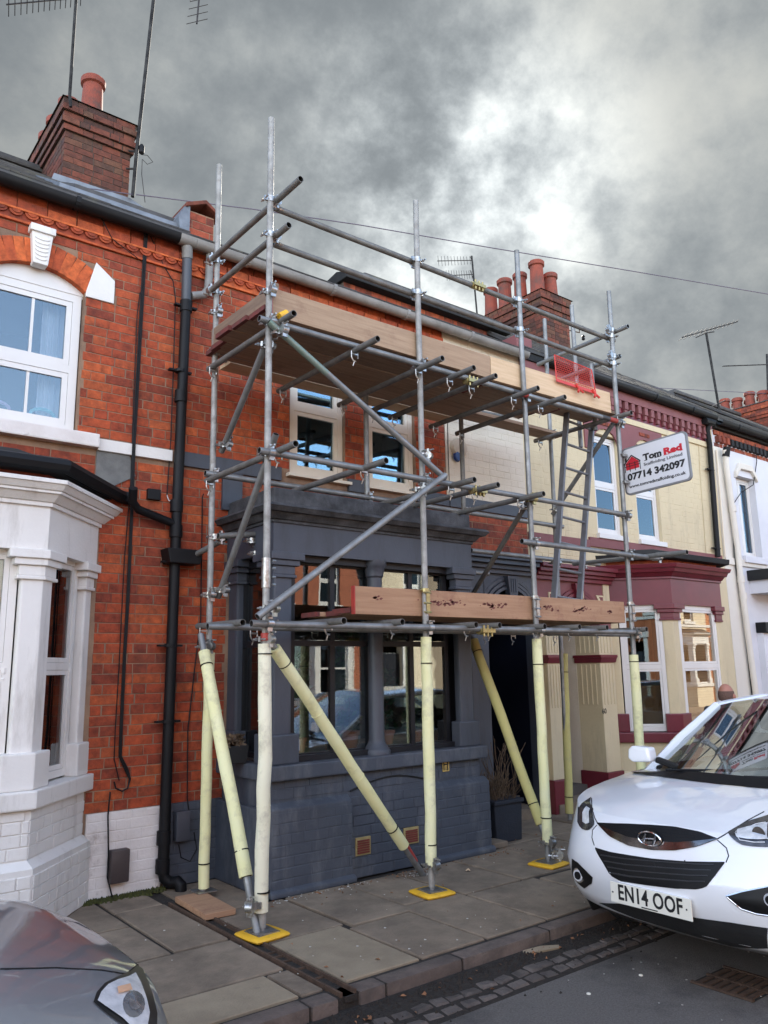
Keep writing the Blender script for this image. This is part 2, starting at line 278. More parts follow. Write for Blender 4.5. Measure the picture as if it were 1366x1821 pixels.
# ---------------------------------------------------------------- mesh helpers
ORIG = {}
def link(o, parent=None):
    COL.objects.link(o)
    if parent is not None:
        o.parent = parent
        w = ORIG.get(parent.name, None)
        if w is not None: o.matrix_parent_inverse = Matrix.Translation(-w)
        ORIG[o.name] = V((0, 0, 0)) if o.name not in ORIG else ORIG[o.name]
    return o
def thing(name, label, cat, loc=(0, 0, 0), group=None):
    o = bpy.data.objects.new(name, None); COL.objects.link(o); o.location = loc; o.empty_display_size = .2
    ORIG[o.name] = V(loc); o['label'] = label; o['category'] = cat
    if group: o['group'] = group
    return o
def tag(o, label, cat, group=None):
    o['label'] = label; o['category'] = cat
    if group: o['group'] = group
    return o
class MB:
    def __init__(s): s.v = []; s.f = []; s.m = []; s.cur = 0
    def add(s, vs, fs):
        b = len(s.v); s.v += [tuple(p) for p in vs]; s.f += [tuple(b+i for i in f) for f in fs]; s.m += [s.cur]*len(fs); return s
    def box(s, x0, x1, y0, y1, z0, z1):
        return s.add([(x0,y0,z0),(x1,y0,z0),(x1,y1,z0),(x0,y1,z0),(x0,y0,z1),(x1,y0,z1),(x1,y1,z1),(x0,y1,z1)],
                     [(0,3,2,1),(4,5,6,7),(0,1,5,4),(1,2,6,5),(2,3,7,6),(3,0,4,7)])
    def obox(s, c, ax, ay, az, hx, hy, hz):        # oriented box
        c = V(c); ax, ay, az = V(ax).normalized()*hx, V(ay).normalized()*hy, V(az).normalized()*hz
        P = [c+i*ax+j*ay+k*az for k in (-1, 1) for i, j in ((-1,-1),(1,-1),(1,1),(-1,1))]
        return s.add(P, [(0,3,2,1),(4,5,6,7),(0,1,5,4),(1,2,6,5),(2,3,7,6),(3,0,4,7)])
    def bar(s, p0, p1, w, h, upv=(0, 0, 1)):
        p0, p1 = V(p0), V(p1); d = p1-p0; u = V(upv); sd = d.cross(u)
        if sd.length < 1e-6: sd = d.cross(V((1, 0, 0)))
        uu = sd.cross(d); return s.obox((p0+p1)/2, d, sd, uu, d.length/2, w/2, h/2)
    def tube(s, pts, r, n=10, caps=True, radii=None, hollow=False):
        pts = [V(p) for p in pts]; b = len(s.v); k = len(pts)
        prev = None
        for i, p in enumerate(pts):
            d = (pts[min(i+1, k-1)]-pts[max(i-1, 0)]).normalized()
            if prev is None:
                a = d.cross(V((0, 0, 1)))
                if a.length < .05: a = d.cross(V((1, 0, 0)))
                a.normalize()
            else: a = (prev-d*prev.dot(d)).normalized()
            prev = a; c = d.cross(a); rr = radii[i] if radii else r
            for j in range(n):
                t = 2*math.pi*j/n; s.v.append(tuple(p+(a*math.cos(t)+c*math.sin(t))*rr))
        for i in range(k-1):
            for j in range(n):
                j2 = (j+1) % n; s.f.append((b+i*n+j, b+i*n+j2, b+(i+1)*n+j2, b+(i+1)*n+j)); s.m.append(s.cur)
        if caps:
            s.f.append(tuple(b+j for j in range(n))[::-1]); s.m.append(s.cur)
            s.f.append(tuple(b+(k-1)*n+j for j in range(n))); s.m.append(s.cur)
        return s
    def prism(s, poly, axis, a, b):                 # 2-D polygon extruded along an axis
        def P(u, v, w):
            return {'x': (w, u, v), 'y': (u, w, v), 'z': (u, v, w)}[axis]
        n = len(poly); vs = [P(u, v, a) for u, v in poly]+[P(u, v, b) for u, v in poly]
        fs = [tuple(range(n)), tuple(range(2*n-1, n-1, -1))]+[(i, i+n, (i+1) % n+n, (i+1) % n) for i in range(n)]
        return s.add(vs, fs)
    def lathe(s, c, prof, n=16, axis='z'):
        b = len(s.v); c = V(c)
        for r, h in prof:
            for j in range(n):
                t = 2*math.pi*j/n; q = (r*math.cos(t), r*math.sin(t), h)
                q = {'z': q, 'y': (q[0], q[2], q[1]), 'x': (q[2], q[0], q[1])}[axis]
                s.v.append(tuple(c+V(q)))
        for i in range(len(prof)-1):
            for j in range(n):
                j2 = (j+1) % n; s.f.append((b+i*n+j, b+i*n+j2, b+(i+1)*n+j2, b+(i+1)*n+j)); s.m.append(s.cur)
        s.f.append(tuple(b+j for j in range(n))[::-1]); s.f.append(tuple(b+(len(prof)-1)*n+j for j in range(n))); s.m += [s.cur]*2
        return s
    def build(s, name, mat, parent=None, smooth=False, bevel=0, kind=None, recalc=True, origin=None, subd=0, seg=2):
        me = bpy.data.meshes.new(name); me.from_pydata(s.v, [], s.f)
        mats = mat if isinstance(mat, (list, tuple)) else [mat]
        for m in mats: me.materials.append(m)
        me.polygons.foreach_set('material_index', s.m)
        if recalc or bevel:
            bm = bmesh.new(); bm.from_mesh(me)
            if bevel:
                bmesh.ops.remove_doubles(bm, verts=bm.verts, dist=1e-5)
                es = [e for e in bm.edges if len(e.link_faces) == 2 and e.calc_face_angle(0) > .5]
                bmesh.ops.bevel(bm, geom=es, offset=bevel, segments=seg, affect='EDGES', profile=.6, clamp_overlap=True)
            bmesh.ops.recalc_face_normals(bm, faces=bm.faces); bm.to_mesh(me); bm.free()
        if smooth:
            me.polygons.foreach_set('use_smooth', [True]*len(me.polygons))
            try: me.set_sharp_from_angle(angle=math.radians(42))
            except Exception: pass
        if origin is not None: me.transform(Matrix.Translation(-V(origin)))
        o = bpy.data.objects.new(name, me)
        if origin is not None: o.location = origin; ORIG[o.name] = V(origin)
        link(o, parent)
        if kind: o['kind'] = kind
        if subd:
            md = o.modifiers.new('s', 'SUBSURF'); md.levels = md.render_levels = subd
        return o
def B(name, mat, parent, x0, x1, y0, y1, z0, z1, bevel=0, **k):
    return MB().box(x0, x1, y0, y1, z0, z1).build(name, mat, parent, bevel=bevel, **k)

# ---------------------------------------------------------------- bricks laid one by one
BM_CACHE = {}
def brick_mesh(Lg, Hg, mat, dep=.02, proud=.006, var=0):
    key = (round(Lg/.01), round(Hg/.005), mat.name, var, round(proud*1000), round(dep*1000))
    if key in BM_CACHE: return BM_CACHE[key]
    Lg = key[0]*.01-.0; Hg = key[1]*.005; rnd = random.Random(hash(key[:2])+var)
    b = .0028; hx, hz = Lg/2, Hg/2
    j = lambda: rnd.uniform(-.0025, .0025)
    front = [(-hx+b+j(), -proud, -hz+b+j()), (hx-b+j(), -proud+j()*.6, -hz+b+j()), (hx-b+j(), -proud, hz-b+j()), (-hx+b+j(), -proud+j()*.6, hz-b+j())]
    mid = [(-hx+j(), -proud+b, -hz), (hx+j(), -proud+b, -hz), (hx+j(), -proud+b, hz), (-hx+j(), -proud+b, hz)]
    back = [(-hx, dep, -hz), (hx, dep, -hz), (hx, dep, hz), (-hx, dep, hz)]
    vs = front+mid+back
    fs = [(0, 1, 2, 3)]
    for a in range(4):
        c = (a+1) % 4; fs += [(a, a+4, c+4, c), (a+4, a+8, c+8, c+4)]
    me = bpy.data.meshes.new('brick'); me.from_pydata(vs, [], fs); me.materials.append(mat)
    bm = bmesh.new(); bm.from_mesh(me); bmesh.ops.recalc_face_normals(bm, faces=bm.faces)
    for f in bm.faces:
        pass
    bm.to_mesh(me); bm.free()
    # open box: make sure normals look outwards
    if me.polygons[0].normal.y > 0: me.flip_normals()
    BM_CACHE[key] = me; return me
class BrickSet:
    def __init__(s): s.it = []
    def add(s, parent, c, L_, H_, mat, rz=0, ry=0, dep=.02, proud=.006, name='brick', pri=None):
        c = V(c); d = (c-CAM).length
        s.it.append((pri if pri is not None else d/max(.2, math.sqrt(L_/.2)), len(s.it), parent, c, L_, H_, mat, rz, ry, dep, proud, name))
    def emit(s, house, limit=300):
        s.it.sort(key=lambda t: t[:2]); rest = s.it[limit:]
        for t in s.it[:limit]:
            _, _, par, c, L_, H_, mat, rz, ry, dep, proud, name = t
            o = bpy.data.objects.new(name, brick_mesh(L_, H_, mat, dep, proud, random.randint(0, 2)))
            COL.objects.link(o); o.parent = par
            o.matrix_parent_inverse = Matrix.Translation(-ORIG.get(par.name, V((0, 0, 0))))
            o.location = c; o.rotation_euler = (0, ry, rz)
        if rest:
            mats = []; vs = []; fs = []; mi = []
            for t in rest:
                _, _, par, c, L_, H_, mat, rz, ry, dep, proud, name = t
                me = brick_mesh(L_, H_, mat, dep, proud, random.randint(0, 2))
                mx = Matrix.Translation(c) @ Matrix.Rotation(rz, 4, 'Z') @ Matrix.Rotation(ry, 4, 'Y')
                if mat not in mats: mats.append(mat)
                b = len(vs); vs += [tuple(mx @ v.co) for v in me.vertices]
                for p in me.polygons: fs.append(tuple(b+i for i in p.vertices)); mi.append(mats.index(mat))
            me = bpy.data.meshes.new('brick'); me.from_pydata(vs, [], fs)
            for m in mats: me.materials.append(m)
            me.polygons.foreach_set('material_index', mi)
            o = bpy.data.objects.new('brick', me); link(o, house); o['kind'] = 'stuff'
def lay(bs, parent, u0, u1, z0, z1, holes=(), mat=None, org=(0, 0), rz=0, ch=.077, proud=.004, jt=.008, bond=0, dep=.02, seed=1, lf=.225):
    """bricks on the wall starting at org, running along the direction rz; holes = (u0,u1,z0,z1)"""
    rnd = random.Random(seed); mat = mat or RED; cs, sn = math.cos(rz), math.sin(rz)
    row = 0; z = z0
    while z+ch*.6 <= z1+1e-6:
        h = min(ch, z1-z); cz = z+h/2
        full, head = lf, lf/2
        u = u0-rnd.random()*.004-(0 if row % 2 == 0 else head*.5+head*.0)-((row//2) % 2)*.004
        pos = (u if row % 2 == 0 else u-lf*1.25)-rnd.choice((0, 0, 0, .03, .06))
        cur = pos; i = row
        blocked = sorted((a, b) for a, b, c, d in holes if c < cz < d)
        while cur < u1:
            ln = (full if (bond == 1 or i % 2 == 0) else head)*rnd.uniform(.965, 1.035)
            a, b = cur, cur+ln; cur = b; i += 1
            segs = [(max(a, u0), min(b, u1))]
            for p, q in blocked:
                ns = []
                for s0, s1 in segs:
                    if q <= s0 or p >= s1: ns.append((s0, s1)); continue
                    if s0 < p: ns.append((s0, p))
                    if q < s1: ns.append((q, s1))
                segs = ns
            for s0, s1 in segs:
                if s1-s0 < .028: continue
                L_ = s1-s0-jt; uc = (s0+s1)/2
                jy = rnd.uniform(-.0015, .0015)
                x = org[0]+cs*uc-sn*jy; y = org[1]+sn*uc+cs*jy
                bs.add(parent, (x, y, cz), L_, h-jt, mat if not callable(mat) else mat(uc, cz, rnd), rz, 0, dep, proud)
        z += ch; row += 1
def wall(name, mat, parent, x0, x1, z0, z1, holes, y0=0, y1=.22, bevel=0):
    """a wall in the x-z plane with rectangular openings and their reveals"""
    xs = sorted({x0, x1, *[h[0] for h in holes], *[h[1] for h in holes]}); xs = [x for x in xs if x0 <= x <= x1]
    zs = sorted({z0, z1, *[h[2] for h in holes], *[h[3] for h in holes]}); zs = [z for z in zs if z0 <= z <= z1]
    nx, nz = len(xs)-1, len(zs)-1
    solid = [[not any(h[0] < (xs[i]+xs[i+1])/2 < h[1] and h[2] < (zs[j]+zs[j+1])/2 < h[3] for h in holes) for j in range(nz)] for i in range(nx)]
    mb = MB()
    for i in range(nx):
        for j in range(nz):
            if not solid[i][j]: continue
            a, b, c, d = xs[i], xs[i+1], zs[j], zs[j+1]
            mb.add([(a,y0,c),(b,y0,c),(b,y0,d),(a,y0,d)], [(0,1,2,3)]); mb.add([(a,y1,c),(b,y1,c),(b,y1,d),(a,y1,d)], [(3,2,1,0)])
            if i == 0 or not solid[i-1][j]: mb.add([(a,y0,c),(a,y0,d),(a,y1,d),(a,y1,c)], [(0,1,2,3)])
            if i == nx-1 or not solid[i+1][j]: mb.add([(b,y0,c),(b,y0,d),(b,y1,d),(b,y1,c)], [(3,2,1,0)])
            if j == 0 or not solid[i][j-1]: mb.add([(a,y0,c),(b,y0,c),(b,y1,c),(a,y1,c)], [(3,2,1,0)])
            if j == nz-1 or not solid[i][j+1]: mb.add([(a,y0,d),(b,y0,d),(b,y1,d),(a,y1,d)], [(0,1,2,3)])
    return mb.build(name, mat, parent, recalc=False)
def window(parent, x0, x1, z0, z1, y, fmat, fw_=.06, rails=(), mulls=(), gmat=None, depth=.07, bevel=.006, arch=0, sash=.0, bars=(), label=None, name='window_frame', dark=None, tilt=0):
    """frame with panes; rails = z of cross rails, mulls = x of uprights; y = front of the frame"""
    mb = MB()
    mb.box(x0, x0+fw_, y, y+depth, z0, z1); mb.box(x1-fw_, x1, y, y+depth, z0, z1)
    mb.box(x0+fw_, x1-fw_, y+.001, y+depth, z0, z0+fw_); mb.box(x0+fw_, x1-fw_, y+.001, y+depth, z1-fw_, z1)
    for r in rails: mb.box(x0+fw_, x1-fw_, y+.002, y+depth, r-fw_*.5, r+fw_*.5)
    for m_ in mulls: mb.box(m_-fw_*.5, m_+fw_*.5, y+.003, y+depth-.001, z0+fw_, z1-fw_)
    fr = mb.build(name, fmat, parent)
    if label: fr['label'] = label
    xs = [x0+fw_]+[v for m_ in mulls for v in (m_-fw_*.5, m_+fw_*.5)]+[x1-fw_]
    zs = [z0+fw_]+[v for r in sorted(rails) for v in (r-fw_*.5, r+fw_*.5)]+[z1-fw_]
    for i in range(0, len(xs), 2):
        for j in range(0, len(zs), 2):
            a, b, c, d = xs[i], xs[i+1], zs[j], zs[j+1]
            if sash:
                q = MB(); s_ = sash
                q.box(a+.002, a+s_, y+.006, y+.03, c+.002, d-.002); q.box(b-s_, b-.002, y+.006, y+.03, c+.002, d-.002)
                q.box(a+s_, b-s_, y+.007, y+.03, c+.002, c+s_); q.box(a+s_, b-s_, y+.007, y+.03, d-s_, d-.002)
                q.build('sash', fmat, fr)
            k_ = tilt*(d-c); p = MB().add([(a-.004,y+.018+k_,c-.002),(b+.004,y+.018+k_,c-.002),(b+.004,y+.018,d+.002),(a-.004,y+.018,d+.002),(a-.004,y+.024+k_,c-.002),(b+.004,y+.024+k_,c-.002),(b+.004,y+.024,d+.002),(a-.004,y+.024,d+.002)], [(0,1,2,3),(5,4,7,6),(4,0,3,7),(1,5,6,2),(3,2,6,7),(4,5,1,0)]).build('pane', gmat or GLASS, fr)
            for t in bars:
                if a < t < b: B('glazing_bar', fmat, fr, t-.011, t+.011, y+.016, y+.036, c, d)
    return fr
def offset_pl(pts, d):
    """offset an open plan polyline (running left to right in front of the wall) outwards by d; ends stay on the wall"""
    P = [V((p[0], p[1], 0)) for p in pts]; out = []
    nn = []
    for i in range(len(P)-1):
        t = (P[i+1]-P[i]).normalized(); nn.append(V((t.y, -t.x, 0)))
    for i, p in enumerate(P):
        if i == 0: n = nn[0]; q = p+n*d; t = (P[1]-P[0]).normalized(); k = (p.y-q.y)/t.y if abs(t.y) > 1e-6 else 0; q = q+t*k
        elif i == len(P)-1: n = nn[-1]; q = p+n*d; t = (P[-1]-P[-2]).normalized(); k = (p.y-q.y)/t.y if abs(t.y) > 1e-6 else 0; q = q+t*k
        else:
            n = (nn[i-1]+nn[i]).normalized(); q = p+n*(d/max(.3, n.dot(nn[i])))
        out.append((q.x, q.y))
    return out
def ring(mb, pts, d, z0, z1, d2=None, back=.1):
    a = offset_pl(pts, d); b = offset_pl(pts, d if d2 is None else d2)
    a = [(a[0][0], back)]+a+[(a[-1][0], back)]; b = [(b[0][0], back)]+b+[(b[-1][0], back)]
    n = len(a)
    return mb.add([(x, y, z0) for x, y in a]+[(x, y, z1) for x, y in b],
                  [tuple(range(n))[::-1], tuple(range(n, 2*n))]+[(i, (i+1) % n, (i+1) % n+n, i+n) for i in range(n)])
def strip(mb, pts, d0, d1, z0, z1, s0=None, s1=None):
    """hollow strip that follows the polyline between offsets d0 (outer) and d1 (inner)"""
    o = offset_pl(pts, d0); i_ = offset_pl(pts, d1); n = len(o)
    for k in range(n-1):
        q = [o[k], o[k+1], i_[k+1], i_[k]]
        mb.add([(x, y, z0) for x, y in q]+[(x, y, z1) for x, y in q], [(3,2,1,0),(4,5,6,7),(0,1,5,4),(2,3,7,6)]+([(3,0,4,7)] if k == 0 else [])+([(1,2,6,5)] if k == n-2 else []))
    return mb
def pier_poly(pts, i, w, d, t):
    """plan of a pier round vertex i of the polyline: w along each face, d proud, t deep"""
    P = [V((p[0], p[1])) for p in pts]; o = [V(p) for p in offset_pl(pts, d)]; inn = [V(p) for p in offset_pl(pts, -t)]
    out = []; back = []
    if i > 0:
        u = (P[i-1]-P[i]).normalized(); n = V((-u.y, u.x))*-1
        n = V((u.y, -u.x)); 
        n = n if (o[i]-P[i]).dot(n) > 0 or d == 0 else -n
        tt = (P[i]-P[i-1]).normalized(); n = V((tt.y, -tt.x))
        out.append(P[i]+u*(w+d*.6)+n*d); back.append(P[i]+u*(w+d*.6)-n*t)
    out.append(o[i]); 
    if i < len(P)-1:
        u = (P[i+1]-P[i]).normalized(); n = V((u.y, -u.x))
        out.append(P[i]+u*(w+d*.6)+n*d); back.append(P[i]+u*(w+d*.6)-n*t)
    if len(out) == 3: poly = out+[back[1], inn[i], back[0]]
    elif i == 0: poly = [o[i], out[-1], back[0], inn[i]]
    else: poly = [out[0], o[i], inn[i], back[0]]
    return [tuple(p) for p in poly]
def text(s, size, mat, parent, origin, right, upv, ext=.001, bold=0, align='CENTER', width=None, name='lettering', shear=0, space=1):
    cu = bpy.data.curves.new(name, 'FONT'); cu.body = s; cu.size = size; cu.extrude = ext; cu.offset = bold; cu.align_x = align; cu.align_y = 'CENTER'; cu.shear = shear; cu.space_character = space
    cu.resolution_u = 4
    o = bpy.data.objects.new(name, cu); COL.objects.link(o)
    dg = bpy.context.evaluated_depsgraph_get(); me = bpy.data.meshes.new_from_object(o.evaluated_get(dg)); bpy.data.objects.remove(o)
    xs = [v.co.x for v in me.vertices]; w = max(xs)-min(xs); k = (width/w) if width else 1
    me.transform(Matrix.Scale(k, 4, V((1, 0, 0))))
    right = V(right).normalized(); upv = V(upv).normalized(); nrm = right.cross(upv)
    R_ = Matrix((right, upv, nrm)).transposed().to_4x4(); me.transform(Matrix.Translation(V(origin)) @ R_)
    me.materials.clear(); me.materials.append(mat)
    return link(bpy.data.objects.new(name, me), parent)
# ---------------------------------------------------------------- ground
def structure(o): o['kind'] = 'structure'; return o
RZ = -.11                                             # road level
structure(MB().add([(-400,-400,RZ-.012),(400,-400,RZ-.012),(400,400,RZ-.012),(-400,400,RZ-.012)], [(0,1,2,3)]).build('ground', JOINT, None, recalc=False))
road = structure(MB().add([(-60,-10.02,RZ),(90,-10.02,RZ),(90,-2.86,RZ),(-60,-2.86,RZ)], [(0,1,2,3)]).build('road', ASPH, None, recalc=False))
def gz(y): return -.066-.044*min(1, max(0, (-2.60-y)/.34))
gut = structure(MB().prism([(-2.55, -.2), (-2.55, -.070), (-2.60, -.070), (-2.95, -.114), (-2.95, -.2)], 'x', -40, 60).build('gutter_setts', DIRT, None))
rnd = random.Random(3)
SETT = []
for k in range(4):
    b_ = rnd.uniform(.008, .014); hx, hy = .055, .037
    P = [(-hx+rnd.uniform(-.006,.006), -hy+rnd.uniform(-.005,.005)), (hx+rnd.uniform(-.006,.006), -hy+rnd.uniform(-.005,.005)), (hx+rnd.uniform(-.006,.006), hy+rnd.uniform(-.005,.005)), (-hx+rnd.uniform(-.006,.006), hy+rnd.uniform(-.005,.005))]
    v = [(x, y, -.03) for x, y in P]+[(x, y, -.008) for x, y in P]+[(x*.8, y*.72, .004+rnd.uniform(-.002,.002)) for x, y in P]
    me = bpy.data.meshes.new('sett'); me.from_pydata(v, [], [(8,9,10,11)]+[(a+o, (a+1)%4+o, (a+1)%4+4+o, a+4+o) for o in (0,4) for a in range(4)])
    me.materials.append(SETTM); bm = bmesh.new(); bm.from_mesh(me); bmesh.ops.recalc_face_normals(bm, faces=bm.faces); bm.to_mesh(me); bm.free(); SETT.append(me)
for row in range(2):
    x = .3+row*.06
    while x < 7.6:
        o = bpy.data.objects.new('sett', rnd.choice(SETT)); COL.objects.link(o); o.parent = gut
        yy = -2.85+row*.088+rnd.uniform(-.006,.006); o.location = (x, yy, gz(yy)+rnd.uniform(-.005,.002)); o.rotation_euler = (.12+rnd.uniform(-.05,.05), rnd.uniform(-.05,.05), rnd.uniform(-.1,.1)+math.pi*rnd.randint(0,1))
        s_ = rnd.uniform(.85, 1.1); o.scale = (s_, .98, 1); x += .122*s_*rnd.uniform(.97, 1.05)
# kerb
kerb = structure(B('kerb', JOINT, None, -40, 60, -2.56, -2.45, RZ-.1, -.012))
xs = [-1.2,-.35,.5,1.35,1.9,2.33,2.50,2.62,2.80,3.35,4.1,4.95,5.8,6.7,7.6,8.5,9.4,10.3]
for a, b in zip(xs[:-1], xs[1:]):
    if abs(a-2.50) < .01: continue
    j = rnd.uniform(-.006, .006)
    MB().box(a+.006, b-.006, -2.575+j, -2.455, RZ-.08, -.003+rnd.uniform(-.006,.003)).build('kerbstone', KERBM, kerb, bevel=.018, smooth=True)
# pavement and slabs
pave = structure(B('pavement', JOINT, None, -40, 60, -2.45, -.0, -.2, -.016))
def slab(pts, z=0., m=SLABM, nm='paving_slab'):
    dz = rnd.uniform(-.004, .003); t = [rnd.uniform(-.0025, .0025) for _ in pts]
    cx = sum(p[0] for p in pts)/len(pts); cy = sum(p[1] for p in pts)/len(pts)
    q = [(cx+(x-cx)*(1-.008/max(.2, abs(x-cx))), cy+(y-cy)*(1-.008/max(.2, abs(y-cy)))) for x, y in pts]
    mb = MB(); n = len(q)
    b2 = [(cx+(x-cx)*(1-.006/max(.2, abs(x-cx))), cy+(y-cy)*(1-.006/max(.2, abs(y-cy)))) for x, y in q]
    mb.add([(x, y, -.05) for x, y in q]+[(x, y, z+dz-.006) for x, y in q]+[(x, y, z+dz+t[i]) for i, (x, y) in enumerate(b2)],
           [tuple(range(2*n, 3*n))]+[(i+o, (i+1)%n+o, (i+1)%n+n+o, i+n+o) for o in (0, n) for i in range(n)])
    return mb.build(nm, m, pave)
def rect(a, b, c, d): return [(a, c), (b, c), (b, d), (a, d)]
for r in [(2.64,3.16,-2.43,-1.64)]: slab(rect(*r), m=SLABL)
for r in [(3.17,3.68,-2.43,-1.71),(2.64,3.20,-1.63,-.86),(3.21,3.74,-1.70,-.86),(3.69,4.24,-2.43,-1.58),(3.75,4.24,-1.57,-.86),
          (4.25,4.98,-2.43,-1.66),(4.99,5.72,-2.43,-1.70),(4.25,4.86,-1.65,-.86),(4.87,5.50,-1.65,-.80),(5.51,6.2,-1.69,-.75),(5.73,6.5,-2.43,-1.70),
          (6.51,7.2,-2.43,-1.7),(6.21,6.9,-1.69,-.75),(6.91,7.6,-1.69,-.75),(7.21,8.0,-2.43,-1.7),(5.46,6.15,-.74,-.02),(6.16,6.9,-.74,-.02),(6.91,7.6,-.74,-.02),
          (2.14,2.50,-1.40,-.42),(1.60,2.13,-1.40,-.75),(2.6,3.10,-.85,-.02),(2.14,2.50,-.41,-.02),(1.30,2.50,-2.05,-1.42)]: slab(rect(*r))
slab(rect(1.60,2.13,-.74,-.02)); slab(rect(.9,1.59,-.74,-.02)); slab(rect(1.62,2.36,-2.43,-2.07), m=SLABL); slab(rect(2.37,2.50,-2.43,-2.07)); slab(rect(.7,1.61,-2.43,-2.07)); slab(rect(.4,1.29,-2.05,-1.42)); slab(rect(.7,1.59,-1.4,-.75))
for i in range(4):
    for a, b in ((-2.43,-1.6),(-1.59,-.75)): slab(rect(-.4-i*.8+.01, .39-i*.8, a, b))
for i in range(8):
    for a, b in ((-2.43,-1.7),(-1.69,-.75)): slab(rect(8.01+i*.75 if a < -2 else 7.61+i*.75, 8.75+i*.75 if a < -2 else 8.35+i*.75, a, b))
# iron drainage channel across the pavement
ch = thing('drain_channel', 'rusty iron drainage channel across the pavement to the kerb', 'drain', (2.57, -1.5, 0))
MB().box(2.535, 2.60, -2.57, -.35, -.04, -.012).build('channel_bed', JOINT, ch)
for x in (2.520, 2.606): MB().bar((x, -.45, -.004), (x, -2.56, -.006), .014, .03).build('channel_edge', RUST, ch)
for y in (-1.78, -1.86, -1.95, -2.1, -2.28): MB().bar((2.527, y, -.008), (2.60, y, -.008), .012, .012).build('channel_rib', RUST, ch)
# drain grate in the road
gr = thing('drain_grate', 'rusty iron gully grate let into the road in front of the white car', 'drain grate', (4.42, -3.6, RZ))
MB().box(4.24, 4.60, -3.78, -3.43, RZ-.004, RZ+.002).build('grate_bed', INSIDE, gr)
for k in range(7): MB().box(4.26, 4.58, -3.765+k*.047, -3.737+k*.047, RZ+.002, RZ+.010).build('grate_bar', RUST, gr)
for x in (4.24, 4.40, 4.575): MB().box(x, x+.022, -3.78, -3.43, RZ+.001, RZ+.012).build('grate_frame', RUST, gr)

# ---------------------------------------------------------------- shared house parts
PARTY = [-6.04, -1.69, 2.655, 7.02, 11.42, 15.78, 20.1]
def roof(h, x0, x1, pitch, ze=5.36, yr=3.2, mat=SLATE, rows=12):
    zr = ze+pitch*(yr+.12); nrm = V((0, -pitch, 1)).normalized()
    mb = MB().prism([(-.12, ze-.04), (yr, zr-.04), (7.6, ze-.04), (7.6, ze), (yr, zr), (-.12, ze)], 'x', x0, x1)
    r = mb.build('roof', mat, h)
    mb = MB()
    for k in range(rows):
        a, b = k/rows, (k+1)/rows+.01
        ya, za = -.12+(yr+.12)*a, ze+(zr-ze)*a; yb, zb = -.12+(yr+.12)*b, ze+(zr-ze)*b
        x = x0-(.13 if k % 2 else 0)
        while x < x1:
            p, q = max(x, x0)+.002, min(x+.26, x1)-.002; x += .26
            if q-p < .02: continue
            t = random.uniform(.008, .014)
            mb.add([(p,ya,za+.004),(q,ya,za+.004),(q,yb,zb+.002),(p,yb,zb+.002),(p,ya-.004,za+.006+t),(q,ya-.004,za+.006+t),(q,yb,zb+.006),(p,yb,zb+.006)], [(4,5,6,7),(0,1,5,4),(1,2,6,5),(3,0,4,7)])
    o = mb.build('slate', mat, r, recalc=False); o['kind'] = 'stuff'
    B('ridge_tile', mat, r, x0, x1, yr-.09, yr+.09, zr-.02, zr+.07, bevel=.03)
    return r
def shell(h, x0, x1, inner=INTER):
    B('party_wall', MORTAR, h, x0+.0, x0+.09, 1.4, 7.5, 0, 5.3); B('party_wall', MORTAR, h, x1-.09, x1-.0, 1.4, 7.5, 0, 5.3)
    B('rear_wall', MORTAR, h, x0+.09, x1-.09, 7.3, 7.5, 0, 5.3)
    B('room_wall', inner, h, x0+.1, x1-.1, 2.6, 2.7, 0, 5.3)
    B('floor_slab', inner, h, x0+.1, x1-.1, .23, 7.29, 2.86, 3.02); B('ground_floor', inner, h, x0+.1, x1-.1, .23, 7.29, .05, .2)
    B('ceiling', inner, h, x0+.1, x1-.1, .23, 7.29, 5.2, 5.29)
def chimney(h, bs, x0, x1, y0, y1, z0, z1, pots, mat=SOOT):
    c = B('chimney', MORTAR_D, h, x0+.026, x1-.026, y0+.026, y1-.026, z0-.8, z1)
    W_, D_ = x1-x0, y1-y0
    def course(x0, x1, y0, y1, za, zb, sd):
        lay(bs, c, 0, x1-x0, za, zb, mat=mat, org=(x0, y0), rz=0, ch=.076, seed=sd, dep=.05, proud=.0)
        lay(bs, c, 0, y1-y0, za, zb, mat=mat, org=(x0, y1), rz=-math.pi/2, ch=.076, seed=sd+1, dep=.05, proud=.0)
    n = int((z1-z0)/.076); zt = z0+n*.076
    course(x0+.02, x1-.02, y0+.02, y1-.02, z0, zt-.076*5, 11)
    for k, d in enumerate((.03, .055, .03, .06, .05)):
        z = zt-.076*(5-k)
        course(x0+.02-d, x1-.02+d, y0+.02-d, y1-.02+d, z, z+.076, 20+k)
        B('corbel_course', MORTAR_D, c, x0+.03-d, x1-.03+d, y0+.03-d, y1-.03+d, z+.002, z+.074)
    # mortar flaunching
    mb = MB(); a = .05; mb.add([(x0-a,y0-a,zt),(x1+a,y0-a,zt),(x1+a,y1+a,zt),(x0-a,y1+a,zt),(x0+.1,y0+.1,zt+.07),(x1-.1,y0+.1,zt+.07),(x1-.1,y1-.1,zt+.07),(x0+.1,y1-.1,zt+.07)], [(0,1,5,4),(1,2,6,5),(2,3,7,6),(3,0,4,7),(4,5,6,7)])
    mb.build('flaunching', M('mortar_cap', (.075,.065,.055), (.04,.036,.03), 8, .95, bump=.6), c)
    for px, py, r, hh in pots:
        MB().lathe((px, py, zt), [(r*1.12, 0), (r*1.08, .05), (r, .10), (r*.92, hh*.7), (r*.90, hh-.10), (r*1.12, hh-.085), (r*1.14, hh-.02), (r*1.0, hh), (r*.8, hh), (r*.78, hh-.2)], 18).build('chimney_pot', POT, c, smooth=True)
    return c
